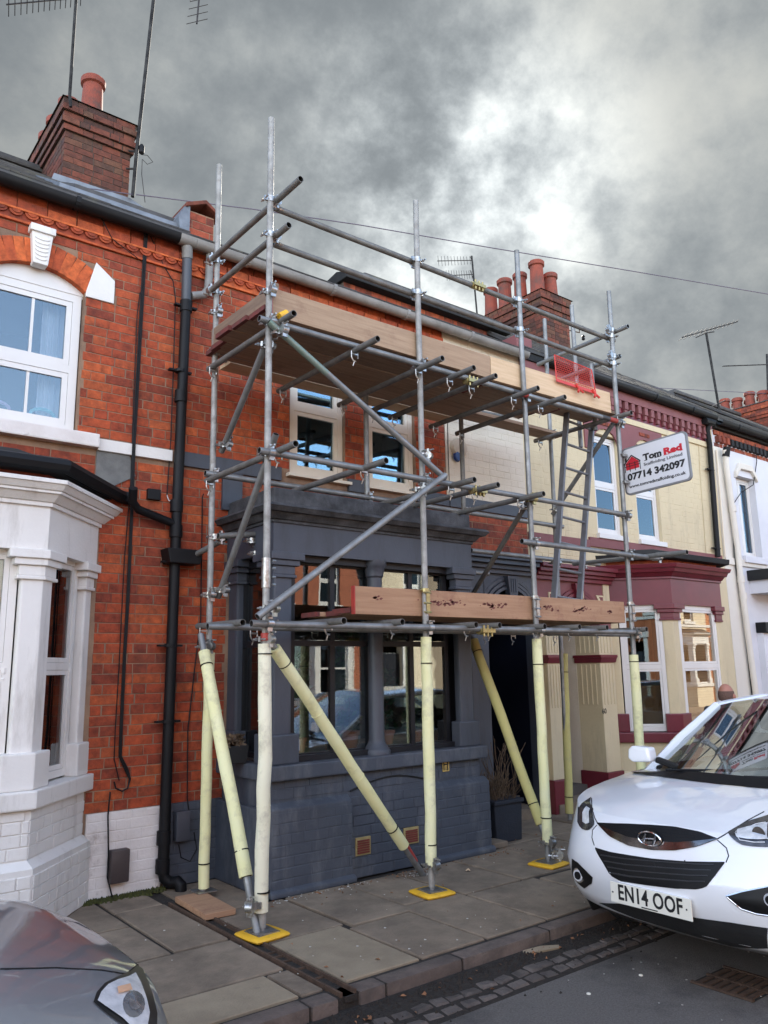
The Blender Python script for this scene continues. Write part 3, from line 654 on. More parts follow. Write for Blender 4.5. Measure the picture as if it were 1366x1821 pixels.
def gutter(h, x0, x1, z, mat, r=.055, y=-.10):
    mb = MB(); n = 8
    P = [(y+math.cos(math.pi+math.pi*i/n)*r, z+math.sin(math.pi+math.pi*i/n)*r) for i in range(n+1)]
    P += [(y+r, z+.012), (y+r-.006, z+.012)]+[(y+math.cos(2*math.pi-math.pi*i/n)*(r-.006), z+math.sin(2*math.pi-math.pi*i/n)*(r-.006)) for i in range(n+1)]+[(y-r+.006, z+.01), (y-r-.003, z+.01)]
    mb.prism(P, 'x', x0, x1)
    g = mb.build('gutter', mat, h, smooth=True)
    x = x0+.5
    while x < x1-.1:
        mb = MB(); n = 8
        mb.prism([(y+math.cos(math.pi+math.pi*i/n)*(r+.009), z+math.sin(math.pi+math.pi*i/n)*(r+.009)) for i in range(n+1)]+[(y+r+.009, z+.02), (y-r-.009, z+.02)], 'x', x, x+.035)
        mb.build('gutter_bracket', mat, g); x += .95
    return g
def downpipe(h, pts, mat, r=.04, joints=(), clips=()):
    p = MB().tube(pts, r, 12).build('downpipe', mat, h, smooth=True)
    for j in joints: MB().tube([V(j)-V((0,0,.05)), V(j)+V((0,0,.05))], r+.010, 12).build('pipe_socket', mat, p, smooth=True)
    for j in clips:
        MB().tube([V(j)-V((0,0,.012)), V(j)+V((0,0,.012))], r+.006, 12).build('pipe_clip', BLACK, p)
        MB().box(j[0]-.10, j[0]+.10, j[1]-.01, j[1]+.035, j[2]-.008, j[2]+.008).build('pipe_clip', BLACK, p)
    return p
def cable(h, pts, r=.006, mat=BLACK, name='cable'):
    return MB().tube(pts, r, 6).build(name, mat, h, smooth=True)
def arc(cx, cz, r, a0, a1, n):
    return [(cx+r*math.cos(a0+(a1-a0)*i/n), cz+r*math.sin(a0+(a1-a0)*i/n)) for i in range(n+1)]
def arch_panel(name, mat, parent, x0, x1, z1, cx, r, zs, y0, y1, z0=0, n=18):
    """a panel with a round-headed opening down to z0"""
    mb = MB(); C_ = arc(cx, zs, r, math.pi, 0, n)
    for (xa, za), (xb, zb) in zip(C_[:-1], C_[1:]):
        for y, fl in ((y0, 0), (y1, 1)):
            f = [(0,1,2,3)] if not fl else [(3,2,1,0)]
            mb.add([(xa,y,za),(xb,y,zb),(xb,y,z1),(xa,y,z1)], f)
        mb.add([(xa,y0,za),(xb,y0,zb),(xb,y1,zb),(xa,y1,za)], [(3,2,1,0)])
    o = mb.build(name, mat, parent, recalc=False, smooth=True)
    for a, b in ((x0, cx-r), (cx+r, x1)): B(name+'_side', mat, parent, a, b, y0, y1, z0, z1)
    B(name+'_top', mat, parent, x0, x1, y0+.002, y1, z1, z1+.001)
    return o
def arch_mould(name, mat, parent, cx, zs, r0_, r1_, y0, y1, n=20):
    mb = MB(); a = arc(cx, zs, r0_, math.pi, 0, n); b = arc(cx, zs, r1_, math.pi, 0, n)
    for i in range(n):
        q = [a[i], a[i+1], b[i+1], b[i]]
        mb.add([(x, y0, z) for x, z in q]+[(x, y1, z) for x, z in q], [(0,1,2,3),(1,0,4,5),(3,2,6,7)])
    return mb.build(name, mat, parent, smooth=True)
def scallops(h, x0, x1, z, mat, w=.115):
    x = x0
    while x < x1-.02:
        mb = MB(); n = 8; r = w/2-.006
        pol = [(x+w/2+math.cos(math.pi+math.pi*i/n)*r, z+math.sin(math.pi+math.pi*i/n)*r*.85) for i in range(n+1)]
        mb.prism(pol, 'y', -.040, -.02)
        pol = [(x+w/2+math.cos(math.pi+math.pi*i/n)*r*.62, z+math.sin(math.pi+math.pi*i/n)*r*.5) for i in range(n+1)]
        mb.prism(pol, 'y', -.048, -.035)
        mb.build('scallop_tile', mat, h); x += w
def bay(h, pts, spec):
    """pts: plan polyline; spec: dict of materials and levels"""
    S = spec; K = {}
    mb = MB(); ring(mb, pts, .0, 0, S['z_sill']-.001)
    if S.get('plinth'):
        zp, dp = S['plinth']; ring(mb, pts, dp, 0, zp); ring(mb, pts, dp, zp, zp+.045, d2=.0)
    K['wall'] = mb.build('bay_wall', S['wall'], h)
    mb = MB(); ring(mb, pts, S['sill_d'], S['z_sill'], S['z_sill']+S['sill_h'])
    K['sill'] = mb.build('bay_sill', S['sillm'], h, bevel=.012)
    zs = S['z_sill']+S['sill_h']; zc = S['z_cap']
    for i in S.get('piers', range(len(pts))):
        w = S['pw']*(1 if 0 < i < len(pts)-1 else .85)
        mb = MB()
        pm_ = S.get('pierm', S['wall'])
        def P(d, w_, z0, z1): mb.prism(pier_poly(pts, i, w_, d, .10), 'z', z0, z1)
        P(-.02, w, zs, zc)
        p = mb.build('pilaster', pm_, h, bevel=S.get('pb', .015))
        mb = MB(); P(.015, w+.03, zs, zs+S['ped']); mb.build('pedestal', S.get('pedm', pm_), p, bevel=.012)
        mb = MB(); P(.03, w+.06, zc-.055, zc+.006); P(.012, w+.035, zc-.10, zc-.055); P(-.008, w+.012, zc-.17, zc-.10); P(.0, w+.02, zc-.195, zc-.17)
        mb.build('capital', S['capm'], p, bevel=.006)
    mb = MB(); strip(mb, pts, .0, -.2, zc+.001, S['z_fr'])
    K['frieze'] = mb.build('bay_frieze', S['frm'], h)
    mb = MB(); z = S['z_fr']
    for dz, d, d2 in S['corn']:
        ring(mb, pts, d, z, z+dz-.0005, d2=d2); z += dz
    K['cornice'] = mb.build('bay_cornice', S['corm'], h, bevel=.004)
    K['top'] = z
    return K
def seg_window(h, p, q, z0, z1, inset, fmat, fw_=.05, rails=(), mulls=(), gmat=None, s0=0, s1=0, sash=0, name='window_frame', bars=(), y_off=0):
    """window in the vertical plane through plan points p->q: built flat, then turned into place"""
    p, q = V((p[0], p[1], 0)), V((q[0], q[1], 0)); t = (q-p).normalized(); L_ = (q-p).length; ang = math.atan2(t.y, t.x)
    fr = window(h, s0, L_-s1, z0, z1, inset, fmat, fw_, rails, [L_*m for m in mulls], gmat, sash=sash, name=name, bars=[L_*m for m in bars])
    mx = Matrix.Translation(p) @ Matrix.Rotation(ang, 4, 'Z')
    fr.data.transform(mx)
    for c in fr.children: c.data.transform(mx)
    return fr, mx
def curtain(parent, mx, x0, x1, z0, z1, y, mat, waves=9, amp=.018, name='curtain'):
    mb = MB(); n = waves*6; vs = []; fs = []
    for i in range(n+1):
        u = x0+(x1-x0)*i/n; yy = y+amp*math.sin(i/6*2*math.pi)+amp*.4*math.sin(i*.7)
        vs += [(u, yy, z0), (u, yy-.003, z1)]
    for i in range(n): fs.append((2*i, 2*i+2, 2*i+3, 2*i+1))
    mb.add(vs, fs); o = mb.build(name, mat, parent, smooth=True, recalc=False)
    if mx is not None: o.data.transform(mx)
    return o
# ================================================================ house 1 (red brick, white bay)
H1 = thing('terraced_house', 'red brick terraced house with a white canted bay, leftmost in the row', 'house', (.5, 0, 0))
b1 = BrickSet(); X0, X1 = PARTY[1], PARTY[2]
wx0, wx1, wz0, wz1 = 1.08, 1.82, 3.45, 4.78
wall1 = wall('wall', MORTAR, H1, X0, X1-.004, 0, 5.36, [(wx0, wx1, wz0, wz1), (.0, .74, wz0, wz1), (.1, 1.9, .9, 2.6)])
lay(b1, wall1, .0, X1-.006, .60, 3.335, [(-.2, 2.035, 0, 2.92)], seed=2)
lay(b1, wall1, -1.6, -.12, .60, 3.335, seed=3)
def skew(x):   # height below which the arch and its white springers stand
    return 0
archc, archz, R1_, R2_ = 1.45, 4.17, .59, .80
lay(b1, wall1, .72, X1-.006, 3.445, 4.98, [(wx0-.01, wx1+.005, 3.44, 4.63), (.86, 2.05, 4.63, 4.80), (.98, 1.92, 4.80, 4.90), (1.16, 1.74, 4.90, 5.0)], seed=5)
lay(b1, wall1, X0, .0, 3.445, 4.98, seed=6)
# white plinth of painted bricks
lay(b1, wall1, 2.05, X1-.03, .0, .595, mat=WHITE_D, seed=8, proud=.022, dep=.005, jt=.005)
B('plinth_backing', WHITE_D, H1, 2.05, X1-.025, -.0195, .01, 0, .598)
B('string_course', WHITE, H1, 1.98, 2.60, -.035, .01, 3.335, 3.43, bevel=.004)
B('string_course', WHITE, H1, X0, .95, -.035, .01, 3.335, 3.43, bevel=.004)
B('window_sill', WHITE_D, H1, .98, 1.98, -.075, .2, 3.345, 3.455, bevel=.012)
# eaves: strings, scallops and plain courses
def eaves(h, bs, wl, x0, x1, seed):
    for z, pr in ((4.98, .006), (5.17, .03), (5.247, .012)):
        lay(bs, wl, x0, x1, z, z+.077, seed=seed, proud=pr, bond=1); seed += 1
    B('terracotta_string', ORANGE, h, x0, x1, -.028, .01, 5.062, 5.082, bevel=.004)
    B('terracotta_string', RED, h, x0, x1, -.022, .01, 5.083, 5.165)
    B('terracotta_string', ORANGE, h, x0, x1, -.05, .01, 5.150, 5.168, bevel=.004)
    scallops(h, x0, x1, 5.148, RED)
eaves(H1, b1, wall1, -.3, 2.65, 30)
# segmental arch with rubbed orange bricks, keystone and white springers
for k, i in enumerate(range(13)):
    a = math.radians(39) - math.radians(78)*(i+.5)/13
    if abs(i-6) < 1: continue
    rm = (R1_+R2_)/2
    b1.add(wall1, (archc+math.sin(a)*rm, 0, archz+math.cos(a)*rm), .205, .075, ORANGE, 0, a-math.pi/2, .05, .012, pri=.1+k*.01)
mb = MB(); mb.prism([(archc-.055, 4.74), (archc+.055, 4.74), (archc+.085, 5.05), (archc-.085, 5.05)], 'y', -.07, .02)
key = mb.build('keystone', WHITE, H1, bevel=.008)
MB().box(archc-.095, archc+.095, -.088, .02, 5.0, 5.06).build('keystone_cap', WHITE, key, bevel=.008)
for k in range(6):
    z = 4.79+k*.034; w = .040+.003*k
    MB().tube([(archc+w*math.cos(t), -.071, z+.016*-math.sin(t)) for t in [math.pi*j/8 for j in range(9)]], .006, 6).build('keystone_scallop', WHITE, key)
for sgn in (-1, 1):
    P = [(.37,4.60),(.37,4.63),(.50,4.80),(.535,4.90),(.66,4.80),(.66,4.60)] if 0 else [(.372,4.60),(.372,4.645),(.44,4.92),(.60,4.80),(.60,4.60)]
    P = [(archc+sgn*x, z) for x, z in P]
    MB().prism(P, 'y', -.018, .02).build('springer_stone', WHITE, H1, bevel=.006)
B('arch_reveal', UPVC, H1, wx0, wx1, .06, .2, 4.60, 4.80)
fr = window(H1, wx0+.01, wx1-.01, 3.455, 4.62, .055, UPVC, .065, rails=(3.98,), gmat=GLASS, sash=.045, bars=(archc,), name='upper_window')
curtain(fr, None, 1.56, 1.78, 3.5, 4.6, .22, CURT, 5, .02); curtain(fr, None, 1.10, 1.2, 3.5, 4.6, .22, CURT, 3, .02)
B('window_head', UPVC, fr, wx0, wx1, .05, .12, 4.62, 4.78)
for x_, c_ in ((1.27, (.5, .3, .5)), (1.60, (.2, .55, .6))):
    MB().tube([(x_+.09*math.cos(t), .17, 3.60+.05*math.sin(t)) for t in [2*math.pi*j/14 for j in range(15)]], .014, 6).build('toy_hoop', M('toy%d' % int(x_*100), c_, c_, 5, .5), fr)
window(H1, .01, .73, 3.455, 4.62, .055, UPVC, .065, rails=(3.98,), gmat=GLASS, sash=.045, bars=(.37,), name='upper_window')
B('window_head', UPVC, H1, .0, .74, .05, .12, 4.62, 4.78); B('window_lintel', ORANGE, H1, -.06, .80, -.01, .01, 4.78, 4.98)
# bay
BP1 = [(-.06, 0), (.44, -.6), (1.50, -.6), (2.03, 0)]
SP1 = dict(wall=WHITE, sillm=WHITE, sill_d=.05, z_sill=.77, sill_h=.115, plinth=(.42, .055), pw=.16, ped=.23, z_cap=2.42, capm=WHITE, frm=WHITE, z_fr=2.72, corm=WHITE, pedm=WHITE,
           corn=((.03, .02, None), (.05, .03, .075), (.02, .09, None), (.04, .10, .13), (.03, .14, None)))
K1 = bay(H1, BP1, SP1)
cz = K1['top']
mb = MB(); ring(mb, BP1, -.03, cz, cz+.06); mb.build('bay_brick_course', RED2, H1)
mb = MB(); ring(mb, BP1, .07, cz+.06, cz+.14, d2=.09); ring(mb, BP1, .03, cz+.14, cz+.30, d2=-.35); bro = mb.build('bay_roof', BLACK_M, H1, bevel=.008)
mb = MB(); o_ = offset_pl(BP1, .12); 
g_ = [(o_[3][0]+.10, -.03, cz+.085), (o_[3][0], -.03, cz+.09), (o_[2][0], o_[2][1], cz+.10), (o_[1][0], o_[1][1], cz+.10), (o_[0][0], -.03, cz+.09)]
mb.tube(g_, .052, 8); mb.build('bay_gutter', BLACK, H1, smooth=True)
MB().prism([(2.02, 3.0), (2.30, 3.17), (2.24, 3.335), (1.98, 3.335), (1.98, 3.0)], 'y', -.015, .008).build('mortar_patch', M('grey_render_patch', (.17,.17,.16), (.12,.12,.115), 9, .9, bump=.4), H1)
# painted bricks on the bay base
for (p, q), sd in (((BP1[1], BP1[2]), 40), ((BP1[2], BP1[3]), 41)):
    t = V((q[0]-p[0], q[1]-p[1], 0)); L_ = t.length; an = math.atan2(t.y, t.x); nn = V((t.y, -t.x, 0)).normalized()
    for d, z0, z1 in ((.055, 0, .415), (.0, .47, .768)):
        oo = V((p[0], p[1], 0))+nn*d
        lay(b1, K1['wall'], .0-(.02 if d else 0), L_+(.02 if d else 0), z0, z1, mat=WHITE, org=(oo.x, oo.y), rz=an, seed=sd, proud=.007, dep=.004, jt=.006)
for i, (a, b) in enumerate(((0, 1), (1, 2), (2, 3))):
    fr, mx = seg_window(H1, BP1[a], BP1[b], .90, 2.44, .07, WHITE, .05, rails=(1.66,), s0=.16, s1=.16, sash=.035, gmat=GLASS_OLD, name='sash_window')
    L_ = (V(BP1[b])-V(BP1[a])).length
    if i == 1: curtain(fr, mx, .2, L_-.2, .95, 2.4, .2, CURTP, 4, .006, 'roller_blind')
    if i == 2: curtain(fr, mx, .2, L_-.2, .95, 2.4, .2, M('grey_curtain', (.16,.16,.14), (.12,.12,.105), 6, .9, stretch=(12,12,.5)), 7, .02)
    for zz in (1.62,):
        for s_ in (.20, L_-.20):
            m_ = MB().lathe((0, 0, 0), [(.012, -.06), (.02, -.04), (.012, -.02), (.022, 0), (.022, .03)], 8); o = m_.build('sash_horn', WHITE, fr); o.data.transform(mx @ Matrix.Translation((s_, .085, zz)))
shell(H1, X0, X1)
# hanging bits on the wall of house 1
P = lambda *a: [A(x, y, -.05) for x, y in a]
downpipe(H1, [A(333, 452, -.07), A(331, 545, -.07)], M('slate_grey_pipe', (.05,.055,.065), (.06,.065,.075), 4, .45), .043)
dp = downpipe(H1, [A(331, 540, -.07), A(315, 900, -.07), A(290, 1545, -.07)], BLACK, .043, joints=[A(331, 545, -.07), A(322, 705, -.07), A(314, 900, -.07), A(313, 945, -.07), A(291, 1490, -.07), A(289, 1540, -.07)],
              clips=[A(331, 545, -.07), A(321, 660, -.07), A(309, 1000, -.07), A(303, 1148, -.07), A(299, 1283, -.07)])
MB().tube([A(290, 1545, -.07), A(292, 1562, -.075), A(304, 1570, -.10), A(316, 1568, -.15), A(322, 1574, -.18), A(322, 1588, -.18)], .043, 12).build('pipe_elbow', BLACK, dp, smooth=True)
MB().prism([(-.155, .06), (.155, .06), (.13, -.06), (-.13, -.06)], 'y', -.16, 0).build('hopper', BLACK, dp, bevel=.008, origin=(0, 0, 0)).location = A(316, 993, 0)
MB().tube([A(333, 460, -.07), A(333, 436, -.09)], .048, 12).build('gutter_outlet', GPVC, H1, smooth=True)
MB().tube([A(374, 447, -.10), A(372, 490, -.07), A(370, 514, -.07), A(362, 524, -.07), A(340, 526, -.07)], .036, 12).build('grey_branch_pipe', GPVC, dp, smooth=True)
MB().tube([A(237, 868, -.22), A(236, 893, -.15), A(246, 906, -.10), A(308, 931, -.07)], .034, 12).build('branch_pipe', BLACK, dp, smooth=True)
gutter(H1, X0, 2.55, 5.335, BLACK, .06, -.11); gutter(H1, 2.55, 2.72, 5.335, GPVC, .062, -.11)
# bundle of cables with the hook-shaped loop
for k, dx in enumerate((0, 5, 9)):
    cable(H1, [A(258+dx*.6, 395, -.05), A(256+dx*.5, 440, -.03), A(249+dx*.5, 560, -.025), A(241+dx*.5, 700, -.025), A(236+dx*.4, 800, -.045), A(233+dx*.4, 900, -.025), A(226+dx*.4, 1060, -.025), A(219+dx*.4, 1180, -.025), A(214+dx*.4, 1290, -.025), A(212+dx*.4, 1345, -.03), A(222+dx*.6, 1368, -.03), A(230+dx*.2, 1385, -.03), A(227, 1402, -.03), A(217, 1407, -.03), A(206, 1402, -.03), A(203, 1390, -.03)], .006 if k != 1 else .005)
cable(H1, [A(249, 520, -.02), A(244, 560, -.02), A(238, 700, -.02), A(233, 850, -.02), A(221, 1000, -.02), A(212, 1180, -.02), A(205, 1300, -.02), A(203, 1350, -.02), A(212, 1388, -.02)], .004)
cable(H1, [A(268, 420, -.02), A(290, 470, -.02), A(308, 500, -.02), A(312, 530, -.02), A(309, 640, -.02), A(304, 780, -.02), A(297, 880, -.02)], .0045)
cable(H1, [A(175, 378, -.06), A(200, 425, -.06), A(246, 460, -.05)], .004); cable(H1, [A(215, 370, -.10), A(250, 400, -.07), A(258, 420, -.05)], .004)
cable(H1, [A(297, 880, -.02), A(300, 890, -.03), A(310, 893, -.05)], .004, M('white_cable', (.6,.6,.58), (.5,.5,.48), 9, .5))
B('junction_box', BLACK, H1, 2.49, 2.60, -.04, 0, 2.99, 3.08, bevel=.006).location = (-.09, 0, -.0)
cable(H1, [A(196, 1408, -.03), A(192, 1450, -.05), A(193, 1520, -.05), A(191, 1560, -.05), A(205, 1618, -.05)], .006)
MB().box(-.07, .07, -.075, .0, -.115, .115).build('meter_box', BROWNP, H1, bevel=.014, smooth=True).location = A(208, 1538, -.02)
for dx in (-.06, .06): pass
roof(H1, X0, X1, .66, 5.40)
c1 = chimney(H1, b1, 2.13, 2.92, 2.2, 3.7, 6.85, 8.05, [(2.48, 2.42, .125, .56), (2.32, 2.78, .115, .42), (2.28, 3.12, .115, .36), (2.28, 3.45, .115, .34)])
MB().prism([(2.0, 6.8), (3.1, 6.8), (3.1, 6.95), (2.9, 7.02), (2.05, 7.0)], 'y', 2.16, 2.2).build('lead_apron', LEAD, H1)
B('lead_gutter', LEAD, H1, 1.2, 2.62, -.03, .25, 5.42, 5.475, bevel=.01)
MB().prism([(-.05, 5.46), (.75, 5.92), (.75, 6.0), (-.05, 5.50)], 'x', 1.55, 2.62).build('lead_valley', LEAD, H1)
MB().prism([(.05, 5.50), (.5, 5.80), (.5, 5.86), (.05, 5.60)], 'x', 1.7, 2.6).build('tile_verge', SLATE, H1)
b1.emit(H1)
# party parapet between houses 1 and 2
H2 = thing('terraced_house', 'terraced house with a slate grey painted square bay behind the scaffold', 'house', (4.8, 0, 0))
b2 = BrickSet(); X0, X1 = PARTY[2], PARTY[3]
pp = B('parapet_stub', MORTAR, H2, 2.64, 2.90, -.06, .35, 5.30, 5.66)
lay(b2, pp, 0, .26, 5.42, 5.66, mat=RED2, org=(2.64, -.06), seed=9)
MB().prism([(2.61, 5.66), (2.80, 5.75), (2.95, 5.66), (2.95, 5.69), (2.80, 5.79), (2.61, 5.70)], 'y', -.11, .38).build('parapet_cap', SOOT, H2, bevel=.006)
MB().prism([(2.57, 5.40), (2.655, 5.40), (2.655, 5.68), (2.60, 5.66), (2.55, 5.55)], 'y', -.09, .3).build('lead_soaker', LEAD, H2)
# ================================================================ house 2
hA, hB = (3.76, 4.39, 3.40, 4.64), (4.66, 5.30, 3.40, 4.64)
def porch_hole(cx, r, zs): return (cx-r, cx+r, -.1, zs+r)
wall2 = wall('wall', MORTAR, H2, X0+.001, X1-.004, 0, 5.36, [hA, hB, (3.2, 5.3, .95, 2.6), (6.10, 6.98, -.01, 2.6)])
bandz = (3.315, 3.44)
lay(b2, wall2, X0+.02, 5.74, 3.44, 4.98, [(hA[0]-.005, hA[1]+.005, 3.38, 4.72), (hB[0]-.005, hB[1]+.005, 3.38, 4.72)], mat=RED, seed=12)
lay(b2, wall2, X0+.02, 3.14, .60, 3.315, seed=13)
lay(b2, wall2, 3.14, 5.74, 2.9, 3.315, mat=RED2, seed=14)
lay(b2, wall2, 5.36, X1-.01, 2.88, 3.315, mat=RED2, seed=15, )
# painted pale brickwork at first-floor level on the right
B('painted_render', PALE, H2, 5.745, X1-.005, -.004, .01, 3.44, 5.36)
lay(b2, wall2, 5.75, X1-.01, 3.44, 5.36, mat=PALE, seed=16, proud=.0062, dep=.003, jt=.006)
for h_, nm in ((hA, 0), (hB, 1)):
    MB().box(h_[0]-.0, h_[1]+.0, -.001, .05, 4.645, 4.72).build('window_lintel', RED2, H2)
    f = window(H2, h_[0]+.005, h_[1]-.005, 3.405, 4.63, .03, M('cream_window_frame', (.72,.64,.52), (.66,.58,.47), 3, .45), .058, rails=(4.07,), gmat=GLASS_UP, sash=.042, name='casement_window', tilt=.045)
    B('window_sill', M('cream_window_frame', (.7,.6,.5)), H2, h_[0]-.04, h_[1]+.05, -.06, .06, 3.37, 3.402, bevel=.005)
# grey string course, plinth
for a, b in ((X0+.012, 3.66), (4.42, 4.66), (5.30, X1-.005)):
    B('string_course', GREY_S, H2, a, b, -.03, .01, bandz[0], bandz[1], bevel=.004)
B('plinth', GREY, H2, X0+.01, 3.12, -.022, .01, 0, .605)
lay(b2, wall2, X0+.03, 3.11, .0, .60, mat=GREY, seed=17, proud=.027, dep=-.018, jt=.005)
MB().prism([(3.07, 2.98), (3.26, 2.98), (3.26, 3.315), (3.07, 3.315)], 'y', -.028, .008).build('grey_paint_patch', GREY_S, H2)
eaves(H2, b2, wall2, X0+.01, 5.74, 50)
gutter(H2, 2.70, 7.03, 5.33, GPVC, .06, -.12)
roof(H2, X0, X1, .60, 5.38)
shell(H2, X0, X1)
# square bay
BP2 = [(3.14, 0), (3.14, -.78), (5.31, -.78), (5.31, 0)]
SP2 = dict(wall=GREY, sillm=GREY, sill_d=.06, z_sill=.80, sill_h=.11, pw=.20, ped=.22, z_cap=2.52, capm=GREY_S, frm=GREY_S, z_fr=2.76, corm=GREY_W, pierm=GREY_S, pedm=GREY_S, pb=.02,
           corn=((.025, .015, None), (.05, .03, .07), (.035, .10, .13), (.03, .135, .105)))
K2 = bay(H2, BP2, SP2)
ct = K2['top']
mb = MB(); ring(mb, BP2, .0, ct+.0, ct+.15); mb.build('bay_parapet', GREY_W, H2, bevel=.02)
# base blocks with weathered tops, recess between
mb = MB()
for a, b in ((3.12, 3.84), (4.73, 5.37)):
    mb.prism([(-.84, 0), (-.84, .60), (-.775, .645), (-.775, 0)], 'x', a, b)
    mb.prism([(-.875, 0), (-.875, .035), (-.838, .06), (-.838, 0)], 'x', a-.02, b+.02)
    mb.build('base_block', GREY, H2, bevel=.012); mb = MB()
mb = MB(); mb.prism([(3.14+.002, 0), (3.14, .60), (3.08, .60), (3.08, 0)], 'y', -.84, -.02); mb.build('base_block', GREY, H2, bevel=.012)
lay(b2, K2['wall'], 0, .72, .04, .59, mat=GREY, org=(3.12, -.84), seed=18, proud=.003, dep=.003, jt=.005)
lay(b2, K2['wall'], 0, .64, .04, .59, mat=GREY, org=(4.73, -.84), seed=19, proud=.003, dep=.003, jt=.005)
lay(b2, K2['wall'], 0, .88, .0, .66, [(.07, .21, .16, .31), (.56, .72, .17, .31)], mat=GREY, org=(3.845, -.78), seed=20, proud=.006, dep=.003, jt=.007, bond=1)
lay(b2, K2['wall'], 0, 2.17, .66, .795, mat=GREY, org=(3.14, -.78), seed=21, proud=.004, dep=.003, jt=.004)
MB().tube([(3.86+.86*i/12, -.79, .66+.075*math.sin(math.pi*i/12)) for i in range(13)], .007, 6).build('relieving_arch_joint', BLACK_M, H2)
for (a, b, z0, z1) in ((3.905, 4.055, .165, .30), (4.40, 4.56, .18, .31)):
    vt = MB().box(a, b, -.792, -.77, z0, z1).build('air_brick', BRASS, H2, bevel=.003)
    for k in range(6): B('air_brick_slot', TERRA, vt, a+.017, b-.017, -.799, -.789, z0+.014+k*(z1-z0-.03)/6, z0+.014+(k+.72)*(z1-z0-.03)/6)
# hydrant plate
hp = thing('hydrant_plate', 'small yellow fire hydrant plate with black H screwed to the grey bay wall', 'sign', A(793, 1360, -.79))
MB().box(-.038, .038, -.003, .003, -.056, .056).build('plate', YPLATE, hp, bevel=.002).location = A(793, 1360, -.792)
q_ = A(793, 1360, -.798)
for dx in (-.022, .022): MB().box(-.005, .005, 0, .003, -.047, .047).build('letter_h', INK, hp).location = q_+V((dx, 0, 0))
MB().box(-.018, .018, 0, .003, -.004, .006).build('letter_h', INK, hp).location = q_
for k in range(3): MB().box(-.012, .012, 0, .003, -.003, .001).build('number_bar', INK, hp).location = q_+V((0, 0, -.018-k*.011))
# middle column and window of the bay
mb = MB(); mb.lathe((4.20, -.70, .91), [(.115, 0), (.115, .03), (.10, .05), (.075, .09), (.066, .12), (.064, 1.3), (.064, 1.47), (.078, 1.485), (.078, 1.50), (.09, 1.56), (.105, 1.58), (.105, 1.625)], 20)
mb.build('column', GREY_S, H2, smooth=True)
def bwin(x0, x1):
    f = window(H2, x0, x1, .92, 2.50, -.66, DKFRAME, .045, rails=(1.82,), mulls=((x0+x1)/2,), gmat=GLASS_OLD, name='bay_window', depth=.06)
    B('window_board', DKFRAME, f, x0, x1, -.72, -.60, .91, .955)
    return f
fL = bwin(3.37, 4.20); fR = bwin(4.20, 5.08)
MB().box(3.36, 5.10, -.72, -.60, 2.47, 2.53).build('window_head', DKFRAME, H2)
f3, _ = seg_window(H2, (3.14, 0), (3.14, -.78), .92, 2.50, .08, DKFRAME, .05, rails=(1.82,), s0=.12, s1=.2, gmat=GLASS_OLD, name='bay_window')
f4, _ = seg_window(H2, (5.31, -.78), (5.31, 0), .92, 2.50, .08, DKFRAME, .05, rails=(1.82,), s0=.2, s1=.12, gmat=GLASS_OLD, name='bay_window')
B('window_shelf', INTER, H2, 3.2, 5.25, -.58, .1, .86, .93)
# porch of house 2
arch_panel('porch_wall', GREY_S, H2, 5.98, X1-.01, 2.62, 6.60, .36, 2.09, -.05, .06, z0=0)
B('porch_pier', GREY_S, H2, 5.37, 5.98, -.03, .01, 0, 2.62)
for r_, d_ in ((.37, -.085), (.42, -.075), (.47, -.062)): arch_mould('arch_moulding', GREY_S, H2, 6.60, 2.09, r_, r_+.035, d_, -.05)
mb = MB(); z = 2.62
for dz, y in ((.05, -.09), (.05, -.12), (.05, -.17), (.06, -.21)): mb.box(5.37, X1-.01, y, .0, z, z+dz-.001); z += dz
mb.build('porch_cornice', GREY_S, H2, bevel=.006)
mb = MB().prism([(6.54, 2.36), (6.66, 2.36), (6.69, 2.60), (6.51, 2.60)], 'y', -.125, -.05); kk = mb.build('porch_keystone', GREY_S, H2, bevel=.008)
for dx in (-.035, 0, .035): B('keystone_flute', GREY, kk, 6.60+dx-.007, 6.60+dx+.007, -.132, -.12, 2.42, 2.57)
for sx in (-1, 1):
    cx_ = 6.60+sx*.30
    MB().prism([(6.60+sx*.40, 2.55), (6.60+sx*.22, 2.55), (6.60+sx*.40, 2.40)], 'y', -.058, -.045).build('spandrel_panel', GREY, H2)
B('porch_side', NAVY, H2, 6.06, 6.24, .061, 1.0, 0, 2.62); B('porch_side', NAVY, H2, 6.96, 7.005, .061, 1.0, 0, 2.62)
for k in range(4): B('jamb_reed', GREY_S, H2, 6.228, 6.245, .10+k*.05, .125+k*.05, 1.15, 2.0, bevel=.004)
B('porch_ceiling', GREY_S, H2, 6.06, 7.0, .061, 1.0, 2.45, 2.5)
dr = B('front_door', NAVY, H2, 6.24, 6.96, .92, .97, .12, 2.05)
for (a, b, c, d) in ((6.31, 6.56, .3, 1.0), (6.63, 6.89, .3, 1.0), (6.31, 6.56, 1.12, 1.9), (6.63, 6.89, 1.12, 1.9)):
    MB().box(a, b, .905, .92, c, d).build('door_panel', NAVY, dr, bevel=.006)
B('fanlight', GLASS_OLD, H2, 6.24, 6.96, .93, .935, 2.10, 2.44); B('transom_bar', NAVY, H2, 6.24, 6.96, .90, .98, 2.05, 2.10)
B('door_step', SLABM, H2, 6.06, 7.0, -.05, 1.0, 0, .11)
B('porch_back', NAVY, H2, 6.06, 7.0, 1.0, 1.05, 0, 2.6)
